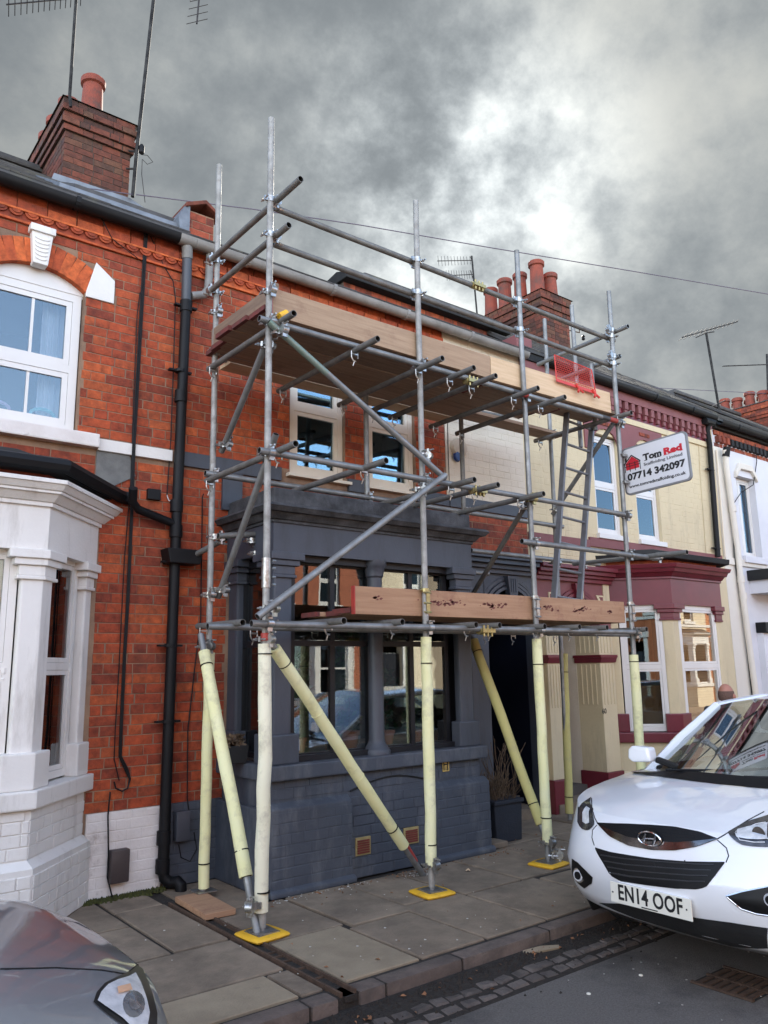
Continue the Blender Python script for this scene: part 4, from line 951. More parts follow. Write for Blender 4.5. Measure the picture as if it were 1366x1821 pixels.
# raised brick upstand over the eaves with lead flashing and dark coping
up_ = B('upstand_wall', MORTAR_D, H2, 4.76, 7.20, .52, .75, 5.40, 5.86)
lay(b2, up_, 0, 2.44, 5.52, 5.86, mat=RED2, org=(4.76, .52), seed=23, bond=0, ch=.068, lf=.15)
mb = MB().prism([(.40, 5.86), (.40, 5.93), (.60, 6.0), (.9, 5.95), (.9, 5.86)], 'x', 4.72, 7.35); mb.build('coping', BLACK_M, H2, bevel=.01)
x = 5.0
while x < 6.75:
    z = 5.64
    MB().box(x, x+.045, .495, .515, 5.46, z+random.uniform(-.008,.008)).build('lead_tab', LEAD, H2); x += .047
b2.emit(H2)

# ================================================================ house 3 (cream and burgundy, no. 60)
H3 = thing('terraced_house', 'cream painted terraced house with burgundy trim and canted bay, number 60', 'house', (9.2, 0, 0))
b3 = BrickSet(); X0, X1 = PARTY[3], PARTY[4]
wA, wB = (8.36, 8.92, 3.26, 4.62), (9.26, 9.82, 3.26, 4.62)
wall3 = wall('wall', CREAM, H3, X0, X1-.004, 0, 5.36, [wA, wB, (8.5, 10.6, .9, 2.5), (7.38, 8.17, -.01, 2.5)])
lay(b3, wall3, X0+.01, 11.30, 3.16, 4.86, [(wA[0]-.03, wA[1]+.03, 3, 5), (wB[0]-.03, wB[1]+.03, 3, 5), (8.15, 10.0, 4.55, 5)], mat=CREAM, seed=31, proud=.0014, dep=.002, jt=.006)
lay(b3, wall3, X0+.01, 8.0, 2.85, 3.06, mat=CREAM, seed=32, proud=.004, dep=.002, jt=.006)
B('string_course', MAROON, H3, X0, 8.15, -.03, .01, 3.06, 3.16, bevel=.004); B('string_course', MAROON, H3, 8.15, X1-.1, -.03, .01, 3.08, 3.20, bevel=.004)
B('string_course', CREAM, H3, X0, X1-.1, -.025, .01, 4.87, 4.95, bevel=.004)
def lintel_panel():
    mb = MB(); C_ = []
    for (a, b, _, _) in (wA, wB):
        C_.append(arc((a+b)/2, 4.40, (b-a)/2+.02, math.pi, 0, 10))
    pol = [(8.20, 4.862), (8.20, 4.38), (wA[0]-.02, 4.38)]+C_[0][1:-1]+[(wA[1]+.02, 4.38), (wB[0]-.02, 4.38)]+C_[1][1:-1]+[(wB[1]+.02, 4.38), (9.98, 4.38), (9.98, 4.862)]
    mb.prism(pol, 'y', -.022, .003); return mb.build('lintel_panel', MAROON, H3)
lintel_panel()
for (a, b, _, _) in (wA, wB):
    for s_ in (0, 1):       # spandrel fill behind the arched head
        pass
    f = window(H3, a+.005, b-.005, 3.27, 4.60, .05, UPVC, .05, rails=(3.93,), gmat=GLASS, sash=.035, name='upper_window')
    B('window_sill', UPVC, H3, a-.03, b+.03, -.05, .05, 3.20, 3.268, bevel=.006)
    for k in range(4): B('hood_brick', RED2, H3, a+.16+k*.06, a+.215+k*.06, -.035, -.02, 4.745, 4.79)
# dentil cornice in burgundy
B('cornice_board', MAROON, H3, X0, X1-.12, -.08, .01, 5.16, 5.28); B('cornice_board', BURG, H3, X0, X1-.12, -.02, .01, 4.95, 5.16)
x = X0+.03
while x < X1-.2:
    mb = MB(); mb.box(x, x+.075, -.075, -.02, 5.05, 5.159); mb.box(x+.008, x+.067, -.06, -.02, 4.985, 5.05)
    mb.build('dentil', MAROON, H3, bevel=.004)
    x += .155
gutter(H3, X0+.25, X1-.12, 5.33, BLACK, .058, -.14)
B('fascia', BLACK_M, H3, X0, X1, -.10, .01, 5.285, 5.40)
roof(H3, X0, X1, .70, 5.42); shell(H3, X0, X1)
pp = B('parapet_stub', MAROON, H3, 6.98, 7.26, -.02, .42, 5.36, 5.62, bevel=.01)
dp = downpipe(H3, [A(1262, 748, -.12), A(1258, 765, -.08), A(1262, 790, -.06), A(1277, 990, -.06)], BLACK, .04, clips=[A(1264, 835, -.06), A(1275, 975, -.06)])
MB().tube([A(1253, 748, -.13), A(1268, 752, -.13)], .055, 10).build('gutter_outlet', BLACK, dp)
cable(H3, [A(1243, 790, -.01), A(1246, 850, -.01), A(1250, 900, -.01), A(1256, 985, -.01)], .006, CREAM)
MB().tube([A(1274, 800, -.03), A(1290, 990, -.03)], .014, 6).build('conduit', PALE, H3)
c2 = chimney(H3, b3, 10.20, 10.98, 2.2, 3.75, 6.95, 8.12, [(10.68, 2.36, .12, .50), (10.36, 2.40, .13, .66), (10.34, 2.78, .12, .58), (10.34, 3.16, .13, .62), (10.34, 3.52, .125, .58)])
# small bracket with insulators on the chimney
ib = MB().tube([(10.98, 2.25, 7.55), (11.22, 2.2, 7.55), (11.22, 2.2, 7.63)], .010, 6).build('insulator_bracket', RUST, c2)
for z in (7.66, 7.48): MB().lathe((11.32, 2.2, z), [(.02, -.05), (.035, -.03), (.02, 0), (.035, .02), (.01, .05)], 8).build('insulator', BLACK, c2)
# canted bay of house 3
BP3 = [(8.45, 0), (8.95, -.60), (10.12, -.60), (10.64, 0)]
SP3 = dict(wall=CREAM, sillm=BURG, sill_d=.05, z_sill=.68, sill_h=.12, plinth=(.30, .05), pw=.15, ped=.22, z_cap=2.34, capm=BURG, frm=BURG, z_fr=2.66, corm=BURG, pedm=BURG,
           corn=((.03, .02, None), (.05, .03, .07), (.05, .09, .11), (.05, .13, .15)))
K3 = bay(H3, BP3, SP3); ct = K3['top']
mb = MB(); ring(mb, BP3, .055, .0, .30); mb.build('bay_plinth', BURG, H3)
mb = MB(); ring(mb, BP3, -.02, ct, ct+.06); mb.build('bay_brick_course', RED2, H3)
mb = MB(); ring(mb, BP3, .13, ct+.06, ct+.13, d2=.14); ring(mb, BP3, .05, ct+.13, ct+.24, d2=-.3); mb.build('bay_roof', BLACK_M, H3, bevel=.008)
for i, (a, b) in enumerate(((0, 1), (1, 2), (2, 3))):
    L_ = (V(BP3[b])-V(BP3[a])).length
    fr, mx = seg_window(H3, BP3[a], BP3[b], .81, 2.34, .03, UPVC, .055, rails=(1.58,), s0=.13, s1=.13, sash=.03, gmat=GLASS_BAY if i == 1 else GLASS, name='bay_window')
    if i == 1:
        mb = MB(); z = .9
        while z < 2.28: mb.obox((L_/2, .085, z), (1, 0, 0), (0, 1, 1.6), (0, -1.6, 1), L_/2-.19, .020, .0015); z += .034
        o = mb.build('venetian_blind', SLATW, fr, recalc=False); o.data.transform(mx); o['kind'] = 'stuff'
    elif i == 0:
        o = B('roller_blind', M('brown_blind', (.22,.10,.04), (.16,.07,.03), 4, .8), fr, .2, L_-.2, .14, .15, .88, 1.35); o.data.transform(mx)
# porch of house 3
arch_panel('porch_wall', MAROON, H3, X0+.0, 8.42, 2.60, 7.78, .365, 2.06, -.05, .06, z0=2.05)
for r_, d_ in ((.37, -.085), (.42, -.075)): arch_mould('arch_moulding', BURG, H3, 7.78, 2.06, r_, r_+.04, d_, -.05)
mb = MB(); z = 2.60
for dz, y in ((.05, -.09), (.04, -.12), (.05, -.16), (.05, -.20)): mb.box(X0+.01, 8.45, y, .0, z, z+dz-.001); z += dz
mb.build('porch_cornice', BURG, H3, bevel=.006)
mb = MB().prism([(7.72, 2.34), (7.84, 2.34), (7.87, 2.58), (7.69, 2.58)], 'y', -.12, -.05); kk = mb.build('porch_keystone', BURG, H3, bevel=.008)
for dx in (-.035, 0, .035): B('keystone_flute', CREAM, kk, 7.78+dx-.008, 7.78+dx+.008, -.13, -.115, 2.40, 2.56, bevel=.003)
for sx in (-1, 1):
    MB().prism([(7.78+sx*.52, 2.46), (7.78+sx*.37, 2.46), (7.78+sx*.52, 2.22)], 'y', -.060, -.045).build('spandrel_panel', CREAM, H3)
    MB().prism([(7.78+sx*.50, 2.44), (7.78+sx*.43, 2.44), (7.78+sx*.50, 2.33)], 'y', -.064, -.055).build('spandrel_inset', MAROON, H3)
MB().box(8.30, 8.42, -.062, -.045, 2.2, 2.62).build('cream_strip', CREAM, H3)
for (a, b, sx) in ((7.17, 7.41, -1), (8.14, 8.42, 1)):
    p = B('porch_pilaster', CREAM, H3, a, b, -.06, .30, .36, 2.05, bevel=.006)
    MB().box(a-.02, b+.02, -.085, .32, 0, .36).build('pilaster_base', BURG, p, bevel=.01)
    mb = MB(); mb.box(a-.03, b+.03, -.10, .33, 1.70, 1.735); mb.prism([(-.075, 1.64), (-.10, 1.70), (.32, 1.70), (.32, 1.64)], 'x', a-.015, b+.015)
    mb.build('pilaster_band', BURG, p, bevel=.004)
    for z0, z1 in ((1.14, 1.62), (1.76, 2.02)):
        for k in range(4):
            xx = a+.045+k*(b-a-.09)/3
            MB().box(xx-.010, xx+.010, -.068, -.055, z0, z1).build('flute', CREAM, p, bevel=.004)
            if sx > 0: MB().box(a-.008, a+.004, .02+k*.07-.012, .02+k*.07+.012, z0, z1).build('flute', CREAM, p, bevel=.004)
text('60', .085, INK, H3, A(1075, 1265, -.062), (1, 0, 0), (0, 0, 1), bold=.0015, name='house_number')
B('porch_side', PALE, H3, X0+.005, 7.41, .301, 1.3, 0, 2.6); B('porch_side', PALE, H3, 8.14, 8.30, .301, 1.3, 0, 2.6)
B('porch_ceiling', PALE, H3, 7.2, 8.3, .061, 1.3, 2.44, 2.5)
dr = B('front_door', M('dark_brown_door', (.07,.04,.025), (.05,.03,.02), 4, .45), H3, 7.41, 8.14, 1.22, 1.27, .1, 2.1)
B('door_step', SLABM, H3, 7.2, 8.3, -.1, 1.2, 0, .10)
B('porch_back', INTER, H3, 7.2, 8.3, 1.3, 1.35, 0, 2.6)
# round beige alarm box on the pale wall
ab = MB().lathe(A(813, 797, 0), [(.115, 0), (.115, -.035), (.10, -.055), (.04, -.062)], 24, 'y').build('alarm_box', ALARM, H2, smooth=True)
MB().lathe(A(813, 812, -.03), [(.06, 0), (.05, -.028)], 16, 'y').build('alarm_lens', M('blue_lens', (.02,.05,.16), (.03,.06,.2), 4, .2), ab)
cable(H2, [A(796, 742, -.012), A(797, 800, -.012), A(801, 905, -.035)], .004)
b3.emit(H3)

# ================================================================ houses beyond and to the left
def plain_house(i, label, wm, trim, x0, x1, wins, y=0, sgn=1, seed=0, bay_=True, doorx=None, doorm=NAVY, rm=SLATE, ch=True, stuff=True, frm=UPVC, pitch=.68):
    h = thing('terraced_house', label, 'house', ((x0+x1)/2, 0, 0))
    holes = [(a, b, 3.3, 4.6) for a, b in wins]
    if bay_: holes.append((x0+.6, x0+2.4, .95, 2.3))
    dx = doorx if doorx is not None else x1-1.2
    holes.append((dx, dx+.85, .1, 2.4))
    wall('wall', wm, h, x0, x1-.004, 0, 5.36, holes)
    for a, b in wins:
        window(h, a+.005, b-.005, 3.31, 4.59, .06, frm, .05, rails=(3.95,), sash=.035, name='upper_window'); B('window_sill', trim, h, a-.05, b+.05, -.06, .06, 3.2, 3.3)
        MB().prism([(a-.1, 4.6), (b+.1, 4.6), (b+.05, 4.85), (a-.05, 4.85)], 'y', -.03, .01).build('window_lintel', trim, h)
    B('string_course', trim, h, x0, x1-.01, -.03, .01, 3.08, 3.18); B('cornice_board', trim, h, x0, x1-.01, -.06, .01, 5.1, 5.28)
    if bay_:
        bp = [(x0+.45, 0), (x0+.95, -.6), (x0+2.1, -.6), (x0+2.6, 0)]
        K = bay(h, bp, dict(wall=wm, sillm=trim, sill_d=.05, z_sill=.75, sill_h=.12, pw=.16, ped=.2, z_cap=2.4, capm=trim, frm=trim, z_fr=2.7, corm=trim, pierm=trim, corn=((.06, .05, .09), (.05, .12, .14))))
        mb = MB(); ring(mb, bp, .1, K['top'], K['top']+.18, d2=-.2); mb.build('bay_roof', BLACK_M, h)
        for a in range(3): seg_window(h, bp[a], bp[a+1], .88, 2.4, .05, frm, .05, rails=(1.65,), s0=.14, s1=.14, name='bay_window')
    B('front_door', doorm, h, dx+.02, dx+.83, .10, .15, .12, 2.05, bevel=.005); B('door_surround', trim, h, dx-.14, dx, -.05, .01, 0, 2.5); B('door_surround', trim, h, dx+.85, dx+.99, -.05, .01, 0, 2.5); B('door_head', trim, h, dx-.2, dx+1.05, -.09, .01, 2.5, 2.7)
    gutter(h, x0, x1, 5.33, BLACK, .058, -.12); roof(h, x0, x1, pitch, 5.40, rows=6, mat=rm); shell(h, x0, x1)
    return h
WALLB = M('white_cream_render', (.70, .66, .58), (.65, .60, .52), 1.5, .75, bump=.2, bs=40)
H4 = thing('terraced_house', 'white and lilac painted terraced house with dark brick dentils, at the right edge', 'house', (13.5, 0, 0))
x0, x1 = PARTY[4], PARTY[5]
b4 = BrickSet()
w4 = wall('wall', LILAC, H4, x0, x1-.004, 0, 5.36, [(12.02, 12.62, 3.25, 4.55), (13.5, 14.1, 3.25, 4.55), (12.6, 14.9, .9, 2.4)])
B('painted_strip', WALLB, H4, x0-.01, 11.86, -.006, .01, 0, 4.93)
B('string_course', WALLB, H4, x0, x1, -.03, .01, 3.08, 3.18)
for a in (12.02, 13.5):
    window(H4, a+.005, a+.595, 3.26, 4.54, .10, UPVC, .05, mulls=(a+.25,), sash=.03, name='upper_window')
    B('window_sill', LILAC, H4, a-.05, a+.65, -.06, .1, 3.14, 3.25, bevel=.01)
    mb = MB(); mb.prism([(a-.04, 4.5), (a+.12, 4.66), (a+.48, 4.66), (a+.64, 4.5), (a+.64, 4.58), (a+.50, 4.76), (a+.10, 4.76), (a-.04, 4.60)], 'y', -.05, .01); mb.build('window_hood', WALLB, H4, bevel=.01)
lay(b4, w4, 11.45, 15.7, 4.93, 5.0, mat=RED2, seed=60); lay(b4, w4, 11.45, 15.7, 5.12, 5.2, mat=RED2, seed=61, proud=.03)
x = 11.5
while x < 15.7: B('dentil', BLACK_M if x > 11.8 else RED2, H4, x, x+.07, -.07, .0, 5.0, 5.10); x += .13
gutter(H4, x0+.02, x1, 5.30, BLACK, .06, -.14); B('fascia', BLACK_M, H4, x0, x1, -.07, .01, 5.21, 5.36); roof(H4, x0, x1, .66, 5.36); shell(H4, x0, x1)
dp = downpipe(H4, [A(1290, 800, -.1), A(1292, 830, -.07), A(1312, 975, -.07), A(1318, 1035, -.07), A(1345, 1240, -.07)], WALLB, .045, joints=[A(1303, 905, -.07), A(1318, 1030, -.07), A(1322, 1060, -.07)])
MB().tube([A(1293, 795, -.12), A(1291, 812, -.09)], .055, 10).build('black_pipe_shoe', BLACK, dp)
cable(H4, [A(1343, 790, -.05), A(1346, 820, -.03), A(1340, 862, -.03), A(1318, 876, -.05), A(1302, 900, -.03), A(1306, 990, -.03), A(1322, 1100, -.03), A(1338, 1240, -.03)], .007)
B('shop_canopy', BLACK_M, H4, 12.05, 15.5, -.45, 0, 2.86, 3.02, bevel=.01); B('canopy_fascia', LILAC, H4, 12.1, 15.5, -.42, 0, 2.66, 2.86)
B('pilaster_capital', BLACK, H4, 12.15, 12.40, -.16, 0, 2.06, 2.22, bevel=.01); B('pilaster', LILAC, H4, 12.17, 12.38, -.10, 0, 0, 2.06)
window(H4, 12.6, 14.9, .9, 2.4, .05, UPVC, .07, mulls=(13.4, 14.1), name='shop_window')
b4.emit(H4)
H5 = plain_house(5, 'red brick terraced house beyond the white one, only its big chimney in view', RED2, WHITE, PARTY[5], PARTY[6], ((17, 17.7), (18.4, 19.1)))
b5 = BrickSet(); chimney(H5, b5, 18.75, 19.5, 1.9, 3.75, 6.7, 7.85, [(19.1, 2.05+.33*k, .12, .40+.07*(k % 2)) for k in range(6)]+[(19.33, 2.2+.33*k, .11, .36) for k in range(5)], RED2); b5.emit(H5)
BRM = M('brown_brick_render', (.34, .10, .045), (.26, .07, .035), 2, .85)
H0 = plain_house(0, 'red brick terraced house out of view to the left of the white bay', BRM, WHITE, PARTY[0], PARTY[1], ((-5.2, -4.4), (-3.3, -2.5)))
# ---------------------------------------------------------------- the other side of the street (seen in the windows and car paint)
OPW = [M('opposite_orange_brick', (.46, .16, .07), (.38, .12, .05), 3, .85), M('opposite_cream_render', (.68, .58, .42), (.6, .5, .36), 2, .8), M('opposite_red_brick', (.38, .12, .06), (.3, .09, .045), 3, .85), M('opposite_white_render', (.74, .73, .70), (.68, .66, .62), 2, .8)]
def flip(h, cx):
    """turn a house to face the other way across the road"""
    mx = Matrix.Translation((0, -12.6, 0)) @ Matrix.Rotation(math.pi, 4, 'Z')
    h.matrix_world = mx @ Matrix.Translation(h.location)
oi = 0
WHERE = ['at the far right end of its row', 'second from the far right end', 'third from the far right end', 'opposite the unseen end house', 'opposite the big right-hand chimney', 'opposite the lilac white house', 'opposite the cream and burgundy house', 'opposite the grey porch', 'opposite the white canted bay', 'behind the camera to the left', 'well to the left behind the camera', 'farthest to the left']
for k, (mi, nm) in enumerate(((3, 'white rendered'), (0, 'orange brick'), (1, 'cream rendered'), (0, 'orange brick'), (0, 'orange brick'), (1, 'cream rendered'), (2, 'red brick'), (0, 'orange brick'), (3, 'white rendered'), (0, 'orange brick'), (1, 'cream rendered'), (2, 'red brick'))):
    a = -39.6+k*4.4; where = WHERE[k]
    h = plain_house(10+k, '%s terraced house across the street, %s' % (nm, where), OPW[mi], WHITE if mi != 3 else CREAM, a, a+4.4, ((a+.9, a+1.6), (a+2.4, a+3.1)), bay_=(k % 2 == 0), pitch=.22)
    flip(h, 0)
structure(B('far_kerb', KERBM, None, -40, 60, -10.15, -10.02, RZ-.1, 0)); structure(B('far_pavement', SLABM, None, -40, 60, -12.6, -10.15, -.2, -.002))
# ================================================================ scaffold
SCF = thing('scaffold', 'galvanised tube scaffold with timber platforms in front of the grey bay', 'scaffold', (4.7, -1.0, 0))
RT = .0242
def stube(name, p0, p1, mat=STEEL, parent=SCF, r=RT):
    p0, p1 = V(p0), V(p1); d = (p1-p0).normalized(); mb = MB(); n = 14
    a = d.cross(V((0,0,1)));  a = (d.cross(V((1,0,0))) if a.length < .05 else a).normalized(); c = d.cross(a)
    rings = [(p0+d*.06, r*.8), (p0, r*.84), (p0, r), (p1, r), (p1, r*.84), (p1-d*.06, r*.8)]
    b = []
    L_ = (p1-p0).length; k = max(1, int(L_/.5)); rg = rings[:3]+[(p0+(p1-p0)*i/k+(V((random.uniform(-1,1),random.uniform(-1,1),random.uniform(-1,1)))*.0012 if 0 < i < k else V()), r) for i in range(1, k)]+rings[3:]
    for p, q in rg:
        b.append(len(mb.v)); mb.v += [tuple(p+(a*math.cos(2*math.pi*j/n)+c*math.sin(2*math.pi*j/n))*q) for j in range(n)]
    for i in range(len(rg)-1):
        dark = 1 if i in (0, len(rg)-2) else 0
        for j in range(n):
            j2 = (j+1) % n; mb.f.append((b[i]+j, b[i]+j2, b[i+1]+j2, b[i+1]+j)); mb.m.append(dark)
    mb.f.append(tuple(b[0]+j for j in range(n))); mb.m.append(1); mb.f.append(tuple(b[-1]+j for j in range(n))); mb.m.append(1)
    return mb.build(name, [mat, INSIDE], parent, smooth=True)
def coupler_mesh(mat, kind):
    mb = MB()
    def collar(o, ax):
        o = V(o); ax = V(ax); 
        mb.tube([o-ax*.022, o+ax*.022], .0305, 12)
        s = V((0, 1, 0)) if abs(ax.y) < .5 else V((1, 0, 0)); t = ax.cross(s)
        for sg in (-1, 1):
            mb.obox(o+t*.040*sg, t, ax, s, .014, .018, .008)
        mb.tube([o+t*.046-s*.045, o+t*.046+s*.03], .0065, 6); mb.tube([o+t*.046+s*.022, o+t*.046+s*.036], .012, 6)
        mb.tube([o+t*.046+s*.036, o+t*.046+s*.058], .0065, 6)
    collar((0, 0, 0), (0, 0, 1))
    if kind == 'x': collar((0, -.052, 0), (1, 0, 0)); mb.box(-.02, .02, -.04, -.012, -.02, .02)
    if kind == 'y': collar((.052, 0, 0), (0, 1, 0)); mb.box(.012, .04, -.02, .02, -.02, .02)
    if kind == 'p':   # putlog clip hanging under a ledger
        mb = MB(); mb.box(-.026, .026, -.012, .012, .0, .012); mb.tube([(-.03, 0, .03), (-.03, 0, -.02), (-.015, 0, -.045), (.01, 0, -.05)], .006, 6); mb.tube([(.03, 0, .03), (.03, 0, -.02)], .006, 6)
        mb.tube([(-.005, 0, -.05), (-.012, .01, -.085)], .005, 6)
    me_o = mb.build('coupler', mat, None, smooth=True); me = me_o.data; bpy.data.objects.remove(me_o); return me
CM = {(k, y): coupler_mesh(COUPY if y else COUP, k) for k in 'xyp' for y in (0, 1)}
def coupler(p, kind='x', flip_=0, yel=0, rz=0, parent=SCF):
    o = bpy.data.objects.new('coupler', CM[(kind, yel)]); COL.objects.link(o); o.parent = parent
    o.matrix_parent_inverse = Matrix.Translation(-ORIG[parent.name]); o.location = p; o.rotation_euler = (random.uniform(-.05,.05), 0, rz+(math.pi if flip_ else 0)); return o
YO, YI = -1.5, -.45
ST = {2: ((2.67, YO, .05), (2.66, YO, 5.70)), 3: ((4.07, YO, .05), (4.09, YO, 5.56)), 4: ((5.35, YO, .05), (5.36, YO, 5.52)), 5: ((6.73, YO, .02), (6.80, YO, 5.53))}
for k, (a, b) in ST.items(): stube('standard', a, b, STEEL_P if k in (2, 3) else STEEL)
stube('standard', (2.78, YI, .03), (2.75, YI, 5.93), STEEL_P)
stube('standard', (6.93, YI, .03), (7.0, YI, 5.66)); stube('standard', (6.90, -.93, 3.95), (6.90, -.93, 5.62)); stube('standard', (6.78, -1.22, 4.05), (6.79, -1.22, 4.80))
stube('standard', (5.55, YI, 2.98), (5.56, YI, 4.22), STEEL_D); stube('standard', (4.32, YI, 3.0), (4.32, YI, 4.22))
XS = lambda k, z: ST[k][0][0]+(ST[k][1][0]-ST[k][0][0])*z/5.6
def ledger(pa, pb, Y, mat=STEEL, z=None, name='ledger'):
    a, b = A(*pa, Y), A(*pb, Y); zz = (a.z+b.z)/2 if z is None else z
    return stube(name, (a.x, Y, a.z*.3+zz*.7), (b.x, Y, b.z*.3+zz*.7), mat), zz
# outer ledgers pass just inside or outside the standards
L1, z1 = ledger((447, 1112), (1128, 1122), YO-.05)
L1i, z1i = ledger((369, 1117), (1132, 1127), -1.0)
stube('ledger', (2.70, YI-.05, 1.90), (7.06, YI-.05, 1.93), STEEL_D) if False else None
L2, z2 = ledger((461, 801), (1110, 915), YO-.05)
L2i, z2i = ledger((365, 841), (1001, 937), YI-.05)
L3, z3 = ledger((461, 570), (1103, 748), YO-.05)
L3i, z3i = ledger((385, 633), (997, 767), YI-.05, STEEL_D)
stube('ledger', A(400, 640, -.28), A(900, 742, -.28), STEEL_D)
for pa, pb in (((486, 370), (1092, 605)), ((486, 434), (1092, 652))): ledger(pa, pb, YO+.05, STEEL_D, name='guard_rail')
L6, z6 = ledger((928, 962), (1171, 994), YO-.05, name='guard_rail')
ledger((838, 979), (1066, 1004), YI-.02)
ledger((842, 1018), (868, 1020), YI+.1)
for k in (3, 4, 5):
    for p_ in ((486+0, 370, 1092, 605), (486, 434, 1092, 652)):
        a, b = A(p_[0], p_[1], YO+.05), A(p_[2], p_[3], YO+.05); x = XS(k, 4.8); t = (x-a.x)/(b.x-a.x); coupler((x, YO, a.z+(b.z-a.z)*t), 'x', 1, rz=0)
for k in (2, 3, 4, 5):
    coupler((XS(k, 1.9), YO, z1), 'x', yel=0); coupler((XS(k, 3.1), YO, z2), 'x', yel=(k == 4)); coupler((XS(k, 4.1), YO, z3), 'x')
for x, z in ((2.77, z2i), (2.76, z3i), (4.32, z2i), (4.32, z3i), (5.55, z2i), (5.55, z3i), (6.97, z2i), (6.97, z3i), (6.93, 2.73)): coupler((x, YI, z), 'x')
coupler((XS(4, 2.7), YO, z6), 'x'); coupler((XS(5, 2.7), YO, z6), 'x')
# transoms: (pixel of the outer end, Y of the outer end, Y of the inner end)
def transom(px, py, Yf=-1.78, Yb=-.36, mat=STEEL_D, lev=None, clip=1, X=None):
    a = A(px, py, Yf) if X is None else AX(px, py, X); b = V((a.x, Yb, a.z+.01))
    o = stube('transom', a, b, mat)
    if clip:
        coupler((a.x, YO-.05, a.z-.035), 'p'); coupler((a.x, YI-.05, a.z-.035), 'p')
    return a
for px, py in ((432, 1107), (612, 1104), (716, 1106), (847, 1111), (889, 1112), (969, 1114), (1031, 1115), (1080, 1116)): transom(px, py, -1.74 if px < 700 else -1.66, -.40 if px == 432 else -.9, X=2.70 if px == 432 else None)
transom(1150, 1119, -1.85, -.4, X=6.80)
for px, py in ((526, 789), (687, 819), (844, 853), (886, 862), (967, 878)): transom(px, py, -1.82, -.44, X=2.72 if px == 526 else None)
for px, py in ((523, 557), (672, 602), (787, 637), (843, 654), (882, 668), (957, 690), (1005, 706), (1123, 734)): transom(px, py, -1.84, -.42, X=2.72 if px == 523 else (6.74 if px == 1123 else None))
for px, py in ((535, 318), (514, 400)): 
    a = AX(px, py, 2.705); stube('guard_rail', a, (a.x, -.47, a.z), STEEL_D); coupler((2.665, YO, a.z+.0), 'y', 0); coupler((2.75, YI, a.z), 'y', 1)
coupler((2.66, YO, 4.28), 'x'); coupler((2.76, YI, 4.55), 'x')
for px, py, yb in ((1117, 580, -.40), (1103, 633, -.25)):
    a = AX(px, py, 6.845); stube('guard_rail', a, (a.x+.05, yb, a.z), STEEL); coupler((6.80, YO, a.z), 'y', 1)
stube('guard_rail', A(1222, 982, -2.0), A(1020, 1003, -.55), STEEL)
coupler(A(1165, 993, YO), 'x'); coupler(A(1035, 1002, -.6), 'y')
# tie tubes into the wall beside the bay
stube('tie_tube', A(388, 953, -.50), A(500, 948, -.45), STEEL); stube('tie_tube', A(345, 988, -.12), A(402, 957, -.42), STEEL_D)
for p_ in ((382, 955), (448, 962), (455, 985)): coupler(A(*p_, -.47), 'y')
# braces
def brace(a, b, mat=STEEL, c=(1, 1)):
    stube('brace', a, b, mat); d = (V(b)-V(a)).normalized()
    if c[0]: coupler(V(a)+d*.07, 'x', rz=.6)
    if c[1]: coupler(V(b)-d*.07, 'x', rz=.3)
a_, b_ = A(478, 572, YO-.10), A(792, 851, YO-.10)
stube('brace', a_, a_.lerp(b_, .30), GREENT); stube('brace', a_.lerp(b_, .30), b_, STEEL); coupler(a_.lerp(b_, .06), 'x'); coupler(A(752, 812, YO-.05), 'x', rz=.5)
a_, b_ = A(792, 845, YO-.16), A(458, 1097, YO-.16); stube('brace', a_, b_); coupler(A(745, 872, YO-.08), 'x', rz=.4); coupler(A(478, 1082, YO-.08), 'x', rz=.4)
brace(A(477, 602, YO+.05), A(394, 803, YI-.03)); stube('brace', A(437, 700, YO+.55), A(430, 717, YO+.62), BLKT, r=RT*1.02) if False else None
brace(A(491, 772, YO+.05), A(388, 1062, YI-.03), c=(0, 1)); coupler(A(372, 1058, YI), 'x')
brace(A(938, 893, YO+.05), A(838, 1062, YI+.1), STEEL_D, c=(1, 0))
brace(A(1098, 742, YO+.06), A(983, 915, YI-.02), c=(0, 1))
# painted bands
def band(p0, p1, t0, t1, mat):
    p0, p1 = V(p0), V(p1); MB().tube([p0.lerp(p1, t0), p0.lerp(p1, t1)], RT+.0006, 14, caps=False).build('painted_band', mat, SCF, smooth=True)
a_, b_ = V((A(461, 570, YO-.05).x, YO-.05, z3)), V((A(1103, 748, YO-.05).x, YO-.05, z3))
def band_px(xa, xb, mat, z=z3):
    pa, pb = A(xa, 0, YO-.05), A(xb, 0, YO-.05)
    best = []
    for xx in (xa, xb):
        lo, hi = 2.5, 7.2
        for _ in range(30):
            m_ = (lo+hi)/2; v_ = V((m_, YO-.05, z))-CAM; q = 683+F_PX*v_.dot(rt)/v_.dot(fw)
            if q < xx: lo = m_
            else: hi = m_
        best.append(lo)
    MB().tube([(best[0], YO-.05, z), (best[1], YO-.05, z)], RT+.0008, 14, caps=False).build('painted_band', mat, SCF, smooth=True)
for l_ in (L3,): pass
la, lb = A(461, 570, YO-.05), A(1103, 748, YO-.05)
def on_ledger(t): 
    za, zb = la.z*.3+z3*.7, lb.z*.3+z3*.7
    return V((la.x+(lb.x-la.x)*t, YO-.05, za+(zb-za)*t))
for t0, t1, m_ in ((.615, .64, BLKT), (.64, .665, REDT), (.955, .985, REDT), (.925, .955, BLKT)):
    MB().tube([on_ledger(t0), on_ledger(t1)], RT+.0008, 14, caps=False).build('painted_band', m_, SCF, smooth=True)
